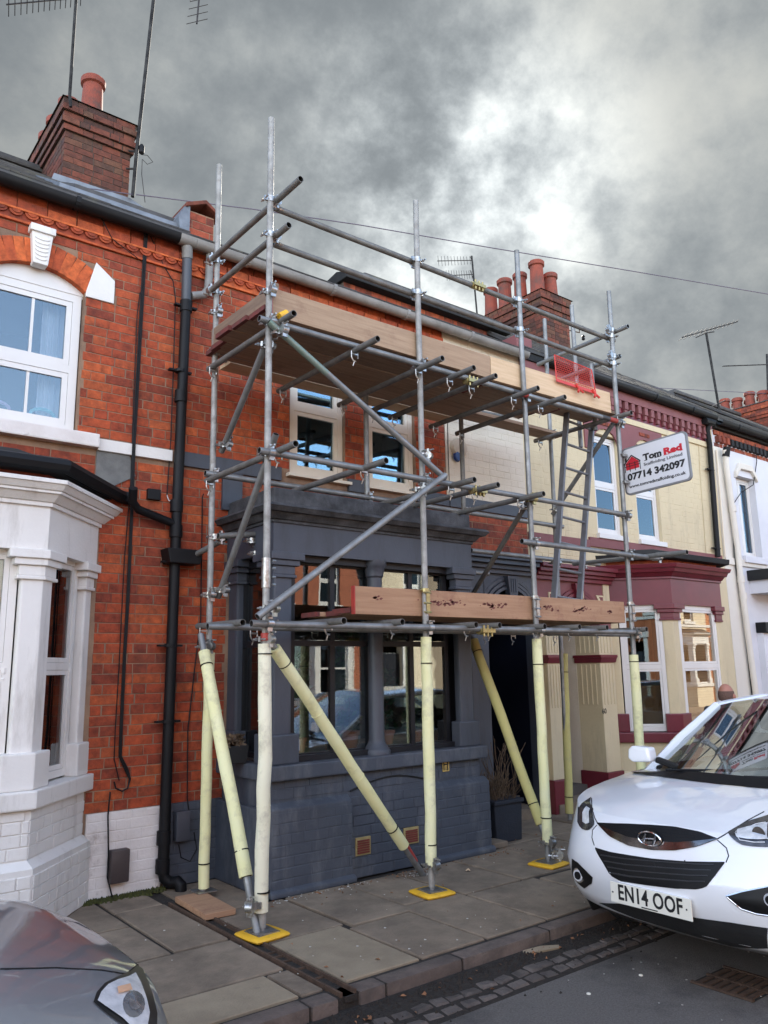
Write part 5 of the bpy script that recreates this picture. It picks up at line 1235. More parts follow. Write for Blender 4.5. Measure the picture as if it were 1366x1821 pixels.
for (px_, py_), Y_ in (((838, 680), YO-.05), ((849, 874), YO-.05), ((848, 510), YO+.05), ((863, 1122), YO-.05)):
    q = A(px_, py_, Y_); mb = MB(); mb.tube([q-V((.075, 0, 0)), q+V((.075, 0, 0))], .031, 12); mb.box(q.x-.07, q.x+.07, q.y-.05, q.y-.02, q.z-.015, q.z+.015)
    for s_ in (-.045, 0, .045): mb.tube([q+V((s_, -.03, -.045)), q+V((s_, -.03, .045))], .009, 6)
    mb.build('sleeve_coupler', COUPY, SCF, smooth=True)
# foam sleeves and ties
def sleeve(p0, p1, mat, r=.043, ties=(.04, .93), bend=.004):
    p0, p1 = V(p0), V(p1); k = 9; pts = []; rad = []
    for i in range(k+1):
        q = p0.lerp(p1, i/k); q = q+V((random.uniform(-bend, bend), random.uniform(-bend, bend), 0)); pts.append(q); rad.append(r*random.uniform(.97, 1.03))
    s_ = MB().tube(pts, r, 16, radii=rad).build('foam_sleeve', mat, SCF, smooth=True)
    d = (p1-p0).normalized(); L_ = (p1-p0).length
    for t in ties: MB().tube([p0+d*(t*L_-.004), p0+d*(t*L_+.004)], r+.0035, 16, caps=True).build('cable_tie', BLACK, s_, smooth=True)
    j = random.uniform(.25, .7)
    for t in (.30, .62): MB().tube([p0+d*(t*L_-.002), p0+d*(t*L_+.002)], r+.0016, 16).build('sleeve_joint', mat, s_, smooth=True)
    MB().tube([p1-d*.001, p1+d*.001], r*.72, 12).build('sleeve_bore', INSIDE, s_)
    return s_
def on(k, z): a, b = ST[k]; return V(a).lerp(V(b), (z-a[2])/(b[2]-a[2]))
sleeve(on(2, 1.78), on(2, .14)-V((.0, .0, 0)), FOAM_W, .044, bend=.006)
sleeve(on(3, 1.84), on(3, .19), FOAM, .042, ties=(.12, .91))
sleeve(on(4, 1.84), on(4, .17), FOAM, .043, ties=(.13, .88))
sleeve(on(5, 1.70), on(5, .1), FOAM, .045)
sleeve((2.78, YI, 1.75), (2.78, YI, .06), FOAM, .040, ties=(.08, .90))
sleeve((6.99, YI, 1.74), (6.93, YI, .09), FOAM_B, .042, ties=(.12, .90))
def raker(p0, p1, t0, t1, mat, tube_mat=STEEL, tm2=None, sl_r=.044):
    p0, p1 = V(p0), V(p1); stube('raker', p0, p1, tube_mat); sleeve(p0.lerp(p1, t0), p0.lerp(p1, t1), mat, sl_r, ties=(.07, .90))
raker(A(357, 1128, YI-.12), A(459, 1668, YO-.02), .07, .83, FOAM)
coupler(A(365, 1150, YI-.1), 'x', rz=.5); coupler(A(450, 1610, YO), 'x', rz=-.9)
raker(A(472, 1128, YO+.06), A(752, 1556, -1.06), .05, .86, FOAM)
MB().tube([A(722, 1505, -1.06-.05), A(738, 1532, -1.06-.02)], RT+.001, 14).build('painted_band', REDT, SCF, smooth=True); 
coupler(A(471, 1137, YO+.02), 'x', rz=.3, yel=0)
raker(A(838, 1128, YI-.12), A(985, 1530, YO+.05), .03, .86, FOAM_B)
coupler(A(985, 1520, YO-.02), 'x', rz=.5)
for p_ in ((4.07, YO, .20), (5.35, YO, .18)): coupler(p_, 'x')
# boards
REDE = M('faded_red_end', (.16, .03, .025), (.09, .03, .025), 20, .8)
def board(x0, x1, y0, y1, z0, z1, mat, name='scaffold_board', ends=True, sag=0):
    b = MB().box(x0, x1, y0, y1, z0, z1).build(name, mat, SCF, bevel=.004)
    if ends:
        for a in (x0, x1-.02):
            B('board_end_band', REDE, b, a-.0008, a+.03, y0-.0008, y1+.0008, z0-.0008, z1+.0008)
    return b
DZ = 4.175
for k in range(4):
    y0 = -1.44+k*.232
    spans = [(2.64, 5.02), (5.04, 6.90)] if k < 3 else [(2.66, 5.5)]
    if k == 2: spans = [(2.60, 5.02), (5.04, 6.10)]
    if k == 1: spans = [(2.64, 5.02), (5.04, 6.22), ]
    for a, b in spans: board(a+random.uniform(-.03, .03), b, y0, y0+.222, DZ+random.uniform(-.003, .003), DZ+.036, WOODD)
board(2.70, 7.0, -.62, -.40, DZ-.002, DZ+.034, WOODD); board(2.95, 5.6, -.36, -.15, DZ+.01, DZ+.045, WOODF, ends=False)
board(6.2, 6.9, -1.21, -.99, DZ+.04, DZ+.076, WOODD)
# toe boards on edge
tb = MB(); a0, b0 = A(493, 520, YO+.045), A(842, 628, YO+.045)
def toe(pa, pb, Y, zt, hgt, mat, name='toe_board'):
    (xa, za), (xb, zb) = (pa, pb); mb = MB().add([(xa,Y,za-hgt),(xb,Y,zb-hgt),(xb,Y,zb),(xa,Y,za),(xa,Y+.036,za-hgt),(xb,Y+.036,zb-hgt),(xb,Y+.036,zb),(xa,Y+.036,za)], [(0,1,2,3),(5,4,7,6),(4,0,3,7),(1,5,6,2),(3,2,6,7),(4,5,1,0)])
    return mb.build(name, mat, SCF, bevel=.004)
t1 = toe((2.70, 4.345), (4.96, 4.36), YO+.03, 0, .215, WOODG); t2 = toe((4.965, 4.36), (6.73, 4.385), YO+.03, 0, .222, WOODF)
mb = MB().box(2.735, 2.772, YO+.05, -.42, 4.205, 4.405); mb.build('toe_board', WOODY, SCF, bevel=.004)
MB().box(2.70, 2.708, YO+.026, YO+.07, 4.13, 4.35).build('board_end_band', REDT, SCF)
# lower platform
for k in range(3):
    y0 = -1.42+k*.232; board(3.46+random.uniform(-.05, .05), 6.74, y0, y0+.222, 2.015, 2.05, WOODO)
t3 = toe((3.42, 2.205), (6.70, 2.215), YO+.03, 0, .205, WOODO)
MB().box(3.418, 3.426, YO+.028, YO+.068, 2.0, 2.206).build('board_end_band', REDT, SCF)
mb = MB(); rk = random.Random(21)
for cx_, n_, w_ in ((3.62, 10, .05), (4.30, 46, .20), (4.86, 40, .16), (5.50, 34, .16), (6.03, 34, .14), (6.45, 12, .05)):
    for k in range(n_):
        x = cx_+rk.gauss(0, w_*.55); z = 2.115+rk.gauss(0, .010)+.01*math.sin(x*23); s_ = rk.uniform(.004, .014); y = YO+.0292
        mb.add([(x-s_*1.6, y, z-s_*.2), (x, y, z-s_*.7), (x+s_*1.6, y, z+s_*.3), (x+s_*.2, y, z+s_*.8)], [(0, 1, 2, 3)])
o = mb.build('paint_scrawl', M('dark_red_paint_mark', (.13, .035, .03), (.18, .06, .045), 30, .8), SCF, recalc=False); o['kind'] = 'stuff'
# board clips on the standards
for k, y_ in ((3, 1), (4, 0), (5, 0)):
    q = on(k, 2.13); mb = MB(); mb.box(q.x-.012, q.x+.022, q.y-.032, q.y-.026, q.z-.11, q.z+.07)
    for z_ in (-.10, -.03, .05): mb.tube([(q.x-.035, q.y-.028, q.z+z_), (q.x+.035, q.y-.028, q.z+z_)], .008, 6)
    mb.tube([(q.x, q.y, q.z+.055), (q.x, q.y, q.z+.085)], .031, 12); mb.tube([(q.x-.05, q.y, q.z+.072), (q.x+.06, q.y, q.z+.072)], .007, 6)
    mb.build('board_clip', COUPY if y_ else COUP, SCF, smooth=True)
q = on(2, 2.25); mb = MB(); mb.tube([q-V((0, 0, .10)), q+V((0, 0, .10))], .031, 12)
for z_ in (-.08, -.03, .03, .08): mb.tube([(q.x+.03, q.y-.03, q.z+z_), (q.x+.055, q.y-.03, q.z+z_)], .008, 6)
mb.build('sleeve_coupler', COUP, SCF, smooth=True)
MB().tube([on(2, 1.80), on(2, 1.85)], .032, 12).build('painted_band', REDT, SCF, smooth=True)
MB().tube([A(497, 563, YO-.08), A(510, 557, YO-.08)], .027, 10).build('yellow_cap', YEL, SCF, smooth=True)
# base plates
for k in (2, 3, 4):
    x, y, _ = ST[k][0]
    p = MB().box(x-.075, x+.075, y-.075, y+.075, .028, .034).build('base_plate', COUP, SCF); MB().tube([(x, y, .034), (x, y, .10)], .019, 10).build('spigot', STEEL, p, smooth=True)
B('base_plate', COUP, SCF, 2.705, 2.855, YI-.075, YI+.075, .042, .048)
# padding pads under the standards: things of their own
def pad(x, y, label, rot):
    t = thing('sole_pad', label, 'scaffold pad', (x, y, 0), 'yellow plastic pads under the scaffold feet')
    n = 24; mb = MB(); vs = []
    for z, s in ((.001, .125), (.012, .132), (.022, .125), (.028, .108)):
        for j in range(n):
            a = 2*math.pi*j/n; c, s_ = math.cos(a), math.sin(a); k = s/max(abs(c), abs(s_))**.8; vs.append((c*k, s_*k, z))
    fs = [(i*n+j, i*n+(j+1) % n, (i+1)*n+(j+1) % n, (i+1)*n+j) for i in range(3) for j in range(n)]+[tuple(range(3*n, 4*n))]
    mb.add(vs, fs); o = mb.build('pad_rim', YEL, None, smooth=True)
    i_ = MB().box(-.082, .082, -.082, .082, .018, .0285).build('pad_centre', STEEL_D, None)
    for q in (o, i_):
        q.data.transform(Matrix.Translation((x, y, 0)) @ Matrix.Rotation(rot, 4, 'Z')); q.parent = t; q.matrix_parent_inverse = Matrix.Translation(-V((x, y, 0)))
    return t
pad(2.67, -1.50, 'yellow plastic pad under the cream-sleeved leg, over the iron drain channel', .1)
pad(4.07, YO, 'yellow plastic pad under the leg in front of the red air bricks', -.08)
pad(5.35, YO, 'yellow plastic pad under the leg nearest the white car', .12)
sb = thing('sole_board', 'short wooden sole board under the rear scaffold leg by the black downpipe', 'board', (2.76, -.45, 0))
o = MB().box(-.27, .27, -.11, .11, 0.001, .040).build('board', WOODO, None, bevel=.005)
o.data.transform(Matrix.Translation((2.66, -.72, 0)) @ Matrix.Rotation(1.52, 4, 'Z')); o.parent = sb; o.matrix_parent_inverse = Matrix.Translation(-V((2.76, -.45, 0)))
# ladder
LD = thing('ladder', 'grey metal ladder leaning inside the right end of the scaffold', 'ladder', (6.4, -1.1, 2.05))
la0, la1 = A(1008, 735, -1.10), A(984, 1085, -1.28); lb0, lb1 = A(1053, 752, -1.10), A(1029, 1092, -1.28)
ALU = M('ladder_aluminium', (.22, .225, .24), (.17, .175, .185), 9, .5, metal=.5)
for a, b in ((la0, la1), (lb0, lb1)):
    d = (b-a).normalized(); MB().bar(a, b, .026, .062, (0, 1, 0)).build('stile', ALU, LD, bevel=.003)
for i in range(8):
    t = .04+i*.128; MB().tube([la0.lerp(la1, t), lb0.lerp(lb1, t)], .014, 8).build('rung', ALU, LD, smooth=True)
# red brick guard
RG = thing('brick_guard', 'red plastic mesh brick guard hooked over the top toe board', 'brick guard', A(1020, 690, YO))
g0, g1, g2, g3 = A(986, 631, YO+.0), A(1052, 658, YO+.0), A(1060, 700, YO+.0), A(990, 677, YO+.0)
def gp(u, v): return g0.lerp(g1, u).lerp(g3.lerp(g2, u), v)
mb = MB()
for k in range(12): mb.tube([gp(0, k/12), gp(1, k/12)], .0032, 4)
mb.build('mesh_strand', REDPL, RG)
mb = MB()
for k in range(22):
    for r_ in range(12):
        u = (k+.5*(r_ % 2))/22
        if u < 1: mb.tube([gp(u, r_/12), gp(u, (r_+1)/12)], .0018, 4, caps=False)
o = mb.build('mesh_strand', REDPL, RG)
for a, b in (((0, 0), (1, 0)), ((0, 0), (0, 1)), ((1, 0), (1, 1))): MB().tube([gp(*a), gp(*b)], .006, 6).build('guard_frame', REDPL, RG)
q0, q1 = gp(0, .97), gp(1, .97); MB().bar(q0, q1, .010, .03).build('guard_kicker', REDPL, RG)
for u in (.55, .97):
    q = gp(u, 1); MB().tube([q+V((-.05, -.01, .03)), q+V((-.02, -.02, -.02)), q+V((-.05, -.03, -.06))], .012, 6).build('guard_clip', REDPL, RG); MB().tube([q+V((-.02, -.02, -.02)), q+V((.03, -.03, -.05))], .012, 6).build('guard_clip', REDPL, RG)
# sign board
SX = 6.86
s00, s10, s11, s01 = AX(1104, 800, SX), AX(1220, 764, SX), AX(1230, 853, SX), AX(1113, 882, SX)
ctr = (s00+s10+s11+s01)/4; ex = ((s10-s00)+(s11-s01))*.5; ez = ((s00-s01)+(s10-s11))*.5; wS, hS = ex.length, ez.length; ex.normalize(); ez = (ez-ex*ez.dot(ex)).normalized(); en = ex.cross(ez)
SG = thing('scaffolding_sign', 'white TomRed Scaffolding sign board clamped to the end of the scaffold', 'sign', ctr)
def signpoly(w, h, r, n=6):
    P = []
    for cx_, cy_, a0 in ((w/2-r, h/2-r, 0), (-w/2+r, h/2-r, 90), (-w/2+r, -h/2+r, 180), (w/2-r, -h/2+r, 270)):
        for i in range(n+1): a = math.radians(a0+90*i/n); P.append((cx_+r*math.cos(a), cy_+r*math.sin(a)))
    return P
SM = Matrix((ex, ez, en)).transposed().to_4x4(); SM = Matrix.Translation(ctr) @ SM
def on_sign(mb, nm, mat, parent=None): o = mb.build(nm, mat, parent or SG); o.data.transform(SM); return o
on_sign(MB().prism(signpoly(wS, hS, .05), 'z', -.028, -.002), 'sign_edge', SIGNE); face = on_sign(MB().prism(signpoly(wS-.035, hS-.035, .04), 'z', -.002, .001), 'sign_face', SIGNW)
def stext(s, x, y, size, mat, width, bold=0, name='lettering'):
    o = text(s, size, mat, face, SM @ V((x, y, .002)), ex, ez, bold=bold, width=width, name=name); return o
wu, hu = wS, hS
def serif(x, y, w, t=.006): on_sign(MB().box(x-w/2, x+w/2, y-t/2, y+t/2, .0012, .0032), 'serif', cur, face)
stext('Tom', -.02*wu, .19*hu, .13*hu*1.35, INK, .28*wu, .004); stext('Red', .285*wu, .19*hu, .13*hu*1.35, INKR, .27*wu, .005)
for xx, yy, ww, m_ in ((-.128, .125, .045, INK), (-.045+.07, .125, .03, INK), (.085, .125, .03, INK), (.055, .125, .03, INK), (.17, .125, .05, INKR), (.215, .125, .03, INKR), (.41, .125, .04, INKR), (-.165, .235, .012, INK), (-.085, .235, .012, INK)):
    cur = m_; serif(xx*wu, yy*hu, ww*wu, .010*hu*1.2)
stext('Scaffolding Limited', .125*wu, .045*hu, .085*hu, INKG, .58*wu, .001)
stext('07714 342097', 0.0*wu, -.14*hu, .19*hu, INK, .88*wu, .004)
stext('www.tomredscaffolding.co.uk', 0.0, -.335*hu, .09*hu, INK, .86*wu, .001)
# house emblem with scaffold lines
hx_, hy_ = -.34*wu, .12*hu; k_ = .105*wu
on_sign(MB().prism([(hx_-k_, hy_-.10*hu), (hx_+k_, hy_-.10*hu), (hx_+k_, hy_+.04*hu), (hx_, hy_+.17*hu), (hx_-k_, hy_+.04*hu)], 'z', .0012, .0022), 'emblem_house', INKR, face)
mb = MB()
mb.bar((hx_-k_*1.25, hy_+.03*hu, .003), (hx_, hy_+.195*hu, .003), .002, .022*hu, (0, 1, 0)); mb.bar((hx_, hy_+.195*hu, .003), (hx_+k_*1.25, hy_+.03*hu, .003), .002, .022*hu, (0, 1, 0))
mb.box(hx_-k_*1.0, hx_-k_*.78, hy_+.09*hu, hy_+.16*hu, .0012, .0034)
for dy in (-.03, .02): mb.box(hx_-k_*1.2, hx_+k_*1.2, hy_+dy*hu, hy_+(dy+.013)*hu, .0024, .0034)
for dx in (-1.15, -.4, .4, 1.15): mb.box(hx_+dx*k_-.004, hx_+dx*k_+.004, hy_-.14*hu, hy_+.05*hu, .0024, .0033)
on_sign(mb, 'emblem_scaffold', INK, face)
for z_ in (.16, -.12):
    q = ctr-ex*(wS/2)+ez*z_; MB().box(-.03, .05, -.05, .01, -.015, .015).build('sign_clamp', COUP, SG, bevel=.003).location = (6.79, YO, q.z)
# ================================================================ cars
def car_shell(t, org, dirx, L_, hw, bon, belt, roofz, mat, ws0, ws1, n=2.7, nose_prof=None, A0=.62, zbase=RZ, crown=.07, wheel_x=(.85, 3.35), cexp=2.2):
    """lofted body; local x runs from the nose backwards, y across, z up from the road. Returns (object, to_world)"""
    def Wd(p): return V((org[0]+dirx*p[0], org[1]+p[1]*(dirx), zbase+p[2]))
    # nose profile (z -> x at the centre)
    NP = nose_prof
    def x0(z):
        for (za, xa), (zb, xb) in zip(NP[:-1], NP[1:]):
            if za <= z <= zb: return xa+(xb-xa)*(z-za)/(zb-za)
        return NP[-1][1] if z > NP[-1][0] else NP[0][1]
    def H(x, y):
        # height of bonnet and shoulder
        for (xa, za), (xb, zb) in zip(bon[:-1], bon[1:]):
            if x <= xb: 
                u = max(0, (x-xa)/(xb-xa)); zc = za+(zb-za)*u; break
        else: zc = bon[-1][1]
        return zc-crown*abs(y/hw)**cexp
    ez = bon[0][1]                                    # bonnet edge height
    nx = 26
    ang = [i/nx for i in range(nx+1)]
    def plan(a, z):
        # a 0..1 : centre front -> corner ; superellipse quarter
        th = a*math.pi/2; c = abs(math.cos(th))**(2/n); s = abs(math.sin(th))**(2/n)
        A_ = A0*(1.0 if z > .3 else .95); w_ = hw*(1.0 if .35 < z < .62 else (.985 if z >= .62 else .985))
        return (x0(z)+A_*(1-c), w_*s)
    zs = [z for z, _ in NP]
    rows = []
    side_x = [A0+.15+(L_-A0-.35)*i/10 for i in range(11)]
    for z in zs:
        r = [(*plan(a, z), z) for a in ang]
        for k, sx in enumerate(side_x):
            zz = z if z < ez-.16 else z+(H(sx, hw*.97)-H(side_x[0]*.6, hw*.97))*((z-(ez-.16))/.16)
            zz = min(zz, H(sx, hw)-.002) if z < ez else H(sx, hw*.985)
            r.append((sx, r[nx][1]*(1 if sx < L_-.6 else 1-.12*(sx-(L_-.6))/.6), zz))
        rows.append(r)
    # front top row sits on H
    rows[-1] = [(x, y, H(x, y) if i <= nx else z) for i, (x, y, z) in enumerate(rows[-1])]
    sp0 = x0(ez)+.02
    for q in (.97, .9, .78, .62, .45, .28, .13, 0):
        r = []
        base = rows[len(zs)-1]
        for i, (x, y, z) in enumerate(base):
            sx = sp0+(max(x-x0(ez), 0))*1.0+(.25 if i <= nx else .25)*(1-q) if i <= nx else x
            if i <= nx: sx = (x-x0(ez))*1.0+x0(ez)+ (i/nx)*0+ .0; cx_ = x0(ez)+.25+.9*(i/nx)*A0
            else: cx_ = x
            xx = x*q+cx_*(1-q); yy = y*q; r.append((xx, yy, H(xx, yy)))
        rows.append(r)
    m_ = len(rows[0]); mb = MB()
    for sgn in (1, -1):
        b = len(mb.v)
        for r in rows: mb.v += [tuple(Wd((x, y*sgn, z))) for x, y, z in r]
        for i in range(len(rows)-1):
            for j in range(m_-1): mb.f.append((b+i*m_+j, b+i*m_+j+1, b+(i+1)*m_+j+1, b+(i+1)*m_+j)); mb.m.append(0)
        # tail
        for i in range(len(zs)-1):
            pass
    me = bpy.data.meshes.new('body'); me.from_pydata(mb.v, [], mb.f); me.materials.append(mat)
    bm = bmesh.new(); bm.from_mesh(me); bmesh.ops.remove_doubles(bm, verts=bm.verts, dist=.0015)
    ed = [e for e in bm.edges if e.is_boundary]; bmesh.ops.holes_fill(bm, edges=ed, sides=0)
    bmesh.ops.recalc_face_normals(bm, faces=bm.faces)
    bm.to_mesh(me); bm.free()
    me.polygons.foreach_set('use_smooth', [True]*len(me.polygons))
    try: me.set_sharp_from_angle(angle=math.radians(50))
    except Exception: pass
    o = bpy.data.objects.new('body', me); link(o, t)
    return o, Wd, H, x0
def greenhouse(t, Wd, H, hw, xs, hr, paint, dirx):
    """xs: windscreen foot, windscreen top, roof rear, tailgate foot"""
    a, b, c, d = xs
    zb = lambda x: H(x, hw*.9)
    foot = [(a, -hw*.80), (a-.14, 0), (a, hw*.80)]
    def row(x, w, z, bow, drop, k=9):
        return [(x-bow*(1-(u*u)), w*u, z-drop*abs(u)**2.5) for u in [(-1+2*i/(k-1)) for i in range(k)]]
    r0_ = row(a+.10, hw*.88, H(a, 0)+.005, .30, .10); r1_ = row(b, hw*.72, hr-.04, .12, .07); r2_ = row((b+c)/2, hw*.74, hr, 0, .07); r3_ = row(c, hw*.68, hr-.05, -.03, .05); r4_ = row(d, hw*.80, H(d, 0)-.02, -.12, .06)
    def sheet(name, rs, mat, nsub=5, thick=0):
        mb = MB(); R = []
        for p, q in zip(rs[:-1], rs[1:]):
            for s in range(nsub): R.append([tuple(V(x).lerp(V(y), s/nsub)) for x, y in zip(p, q)])
        R.append(rs[-1]); k = len(R[0]); mb.v = [tuple(Wd(p)) for r in R for p in r]
        mb.f = [(i*k+j, i*k+j+1, (i+1)*k+j+1, (i+1)*k+j) for i in range(len(R)-1) for j in range(k-1)]; mb.m = [0]*len(mb.f)
        return mb.build(name, mat, t, smooth=True)
    ws = sheet('windscreen', [r0_, r1_], CARGLASS)
    rf = sheet('roof', [r1_, r2_, r3_], paint); rw = sheet('rear_window', [r3_, r4_], CARGLASS)
    for s in (0, -1):
        sg = -1 if s == 0 else 1
        P = [V(r0_[s]), V(r1_[s]), V(r2_[s]), V(r3_[s]), V(r4_[s])]
        mb = MB(); bot = [V((P[0].x, sg*hw*.93, zb(P[0].x))), V((P[1].x+.1, sg*hw*.94, zb(P[1].x))), V((P[2].x, sg*hw*.945, zb(P[2].x))), V((P[3].x, sg*hw*.94, zb(P[3].x))), V((P[4].x, sg*hw*.90, zb(P[4].x)))]
        vs = [tuple(Wd(p)) for p in P[0:5]+bot]; mb.add(vs, [(5,6,1,0),(6,7,2,1),(7,8,3,2),(8,9,4,3)]); mb.build('side_window', CARGLASS, t, smooth=True)
        for i, (p, q) in enumerate(((P[0], P[1]), (P[3], P[4]))):
            MB().tube([Wd(p), Wd(p.lerp(q, .5)+V((0, sg*.015, .01))), Wd(q)], .035, 8).build('pillar', paint, t, smooth=True)
        MB().tube([Wd(P[1]), Wd(P[2]), Wd(P[3])], .03, 8).build('roof_rail', paint, t, smooth=True)
        for x_ in (bot[2].x,): MB().bar(Wd(bot[2]), Wd(P[2]), .02, .09, (1, 0, 0)).build('pillar', BLACK, t)
    return ws, (r0_, r1_)
def wheels(t, Wd, hw, xs, r=.34, mat=None):
    for x in xs:
        for s in (-1, 1):
            c = Wd((x, s*(hw-.085), r)); 
            w = MB().lathe(c, [(r*.62, -.11), (r*.96, -.11), (r, -.07), (r, .07), (r*.96, .11), (r*.62, .11)], 32, 'y').build('wheel', RUBBER, t, smooth=True)
            y_ = .112*s if (Wd((0, 1, 0))-Wd((0, 0, 0))).y*1 > 0 else -.112*s
            c2_ = V((c.x, c.y+y_*.95, c.z))
            MB().lathe(c2_, [(r*.60, -.02), (r*.60, .02), (r*.52, .01), (r*.1, .02), (.02, .02)], 24, 'y').build('rim', CHROME, w, smooth=True)
            ca = V((c.x, Wd((x, s*hw, 0)).y, c.z+.03)); MB().lathe(ca, [(r+.07, -.006), (r+.07, .006), (r+.05, .008)], 28, 'y').build('wheel_arch', BLACK_M, t, smooth=True)
class Proj:
    def __init__(s, obj, t):
        me = obj.data; s.bv = BVHTree.FromPolygons([v.co.copy() for v in me.vertices], [tuple(p.vertices) for p in me.polygons]); s.t = t
    def hit(s, px, py):
        h = s.bv.ray_cast(CAM, ray(px, py)); return (h[0], h[1]) if h[0] is not None else (None, None)
    def cast(s, o, d): return s.bv.ray_cast(o, d)
def patch(pj, top, bot, name, mat, t, off=.004, nu=24, nv=6, mirror_y=None, thick=.0, dirx=1, smooth=True):
    """a skin piece that lies on the body between two outlines drawn as (y,z) seen from the front"""
    def samp(P, u):
        y = P[0][0]+(P[-1][0]-P[0][0])*u
        for (ya, za), (yb, zb) in zip(P[:-1], P[1:]):
            if min(ya, yb)-1e-9 <= y <= max(ya, yb)+1e-9 and abs(yb-ya) > 1e-9: return (y, za+(zb-za)*(y-ya)/(yb-ya))
        return P[-1]
    outs = []
    for mir in ((1,) if mirror_y is None else (1, -1)):
        mb = MB(); vs = []; ok = True
        for i in range(nu+1):
            a = samp(top, i/nu); b = samp(bot, i/nu)
            for j in range(nv+1):
                y = a[0]+(b[0]-a[0])*j/nv; z = a[1]+(b[1]-a[1])*j/nv
                if mir < 0: y = 2*mirror_y-y
                h = pj.cast(V((-30*dirx+0, y, z)) if dirx > 0 else V((30, y, z)), V((dirx, 0, 0)))
                if h[0] is None: vs.append(None); continue
                nn = h[1]; nn = nn if nn.x*dirx < 0 else -nn
                vs.append(tuple(h[0]+nn*off))
        k = nv+1; fs = []
        idx = {}; vv = []
        for i_, v in enumerate(vs):
            if v is not None: idx[i_] = len(vv); vv.append(v)
        for i in range(nu):
            for j in range(nv):
                f = (i*k+j, (i+1)*k+j, (i+1)*k+j+1, i*k+j+1)
                if all(q in idx for q in f): fs.append(tuple(idx[q] for q in f))
        if fs:
            mb.add(vv, fs); o = mb.build(name, mat, t, smooth=smooth); outs.append(o)
            if thick: md = o.modifiers.new('s', 'SOLIDIFY'); md.thickness = thick; md.offset = 0
    return outs
# ---------------------------------------------------------------- white car
WC = thing('parked_car', 'white parked car facing the camera beside the kerb', 'car', (6.2, -3.42, RZ))
WN = (4.02, -3.42); WHW = .925
wbody, WWd, WH, Wx0 = car_shell(WC, WN, 1, 4.25, WHW, [(.12, .83), (.3, .895), (.6, .965), (.9, 1.01), (1.15, 1.035), (1.6, 1.05), (4.25, 1.10)], None, 1.5, WPAINT, 0, 0,
    nose_prof=[(.24, .22), (.30, .10), (.37, .05), (.46, .02), (.54, .0), (.62, .015), (.70, .05), (.77, .085), (.83, .12)], A0=.66, crown=.085)
CY = WN[1]
pj = Proj(wbody, WC)
ZR = lambda z: RZ+z
def pxp(pts):
    out = []
    for p in pts:
        h, _ = pj.hit(*p)
        if h is not None: out.append((h.y, h.z))
    return out
def P2(pts): return [(CY+y, ZR(z)) for y, z in pts]
def traced(top, bot, name, mat, t=WC, off=.004, pj_=None, **k):
    """outlines read off the photograph, dropped on the car body, then laid as a skin piece"""
    q = pj_ or pj; T = [(h.y, h.z) for h in (q.hit(*p)[0] for p in top) if h is not None]; Bt = [(h.y, h.z) for h in (q.hit(*p)[0] for p in bot) if h is not None]
    if len(T) < 2 or len(Bt) < 2: return []
    return patch(q, T, Bt, name, mat, t, off=off, **k)
def seam(pts, r=.0035, name='shut_line', mat=None, t=WC, q=None, mir=None):
    P_ = []
    q = q or pj
    for a, b in zip(pts[:-1], pts[1:]):
        for i in range(5):
            h, nn = q.hit(a[0]+(b[0]-a[0])*i/5, a[1]+(b[1]-a[1])*i/5)
            if h is not None: P_.append(h)
    if len(P_) > 1: MB().tube(P_, r, 6).build(name, mat or BLACK, t, smooth=True)
# grille, chrome lip, lower intake with slats
gt = [(1063, 1463), (1085, 1464), (1120, 1465), (1160, 1467), (1200, 1470), (1245, 1479), (1276, 1491)]
gb = [(1063, 1465), (1085, 1488), (1118, 1504), (1160, 1512), (1200, 1513), (1240, 1506), (1276, 1493)]
gm = [(1063, 1464), (1085, 1476), (1118, 1489), (1160, 1496), (1200, 1499), (1240, 1496), (1276, 1492)]
traced(gt, gb, 'grille', GRILLE, off=.003, nu=36)
traced(gm, gb, 'grille_chrome', M('smoked_chrome', (.30, .28, .27), (.16, .15, .15), 12, .12, metal=1), off=.008, nu=36, nv=4)
for k in range(3):
    f = .2+k*.22; seam([(a[0], a[1]+(b[1]-a[1])*f) for a, b in zip(gt[1:-1], gm[1:-1])], .004, 'grille_slat', BLACK)
lt = [(1058, 1507), (1090, 1516), (1160, 1527), (1220, 1532), (1289, 1533)]
lb = [(1059, 1510), (1090, 1560), (1150, 1574), (1215, 1581), (1254, 1580)]
lb2 = [(1059, 1510), (1072, 1533), (1088, 1558), (1104, 1567), (1150, 1574), (1200, 1580), (1240, 1582), (1256, 1578), (1272, 1558), (1289, 1535)]
lt2 = [(1059, 1507), (1085, 1515), (1120, 1521), (1160, 1527), (1220, 1532), (1289, 1533)]
traced(lt2, lb2, 'lower_intake', GRILLE, off=.003, nu=40)
for f in (.22, .42, .62, .82):
    L_ = [(1059+(15+10*f)*f*1.6, 0), (1289-(24)*f, 0)]
    xa, xb = 1062+30*f, 1284-28*f; seam([(xa+(xb-xa)*i/5, 1509+53*f+ (18-3*f)*(i/5)**.8+ (2 if 0 < i < 5 else 0)) for i in range(6)], .0055, 'intake_slat', M('intake_slat', (.02,.02,.021), (.026,.026,.027), 9, .4))
for xx in (1165, 1218): seam([(xx, 1530), (xx-2, 1577)], .004, 'intake_post', BLACK)
# black underside
traced([(1028, 1582), (1042, 1598), (1065, 1605), (1100, 1606), (1160, 1618), (1240, 1632), (1300, 1640), (1366, 1650)], [(1034, 1606), (1046, 1626), (1065, 1640), (1100, 1648), (1160, 1660), (1240, 1674), (1300, 1682), (1366, 1686)], 'bumper_valance', BLACK_M, off=.003, nu=36)
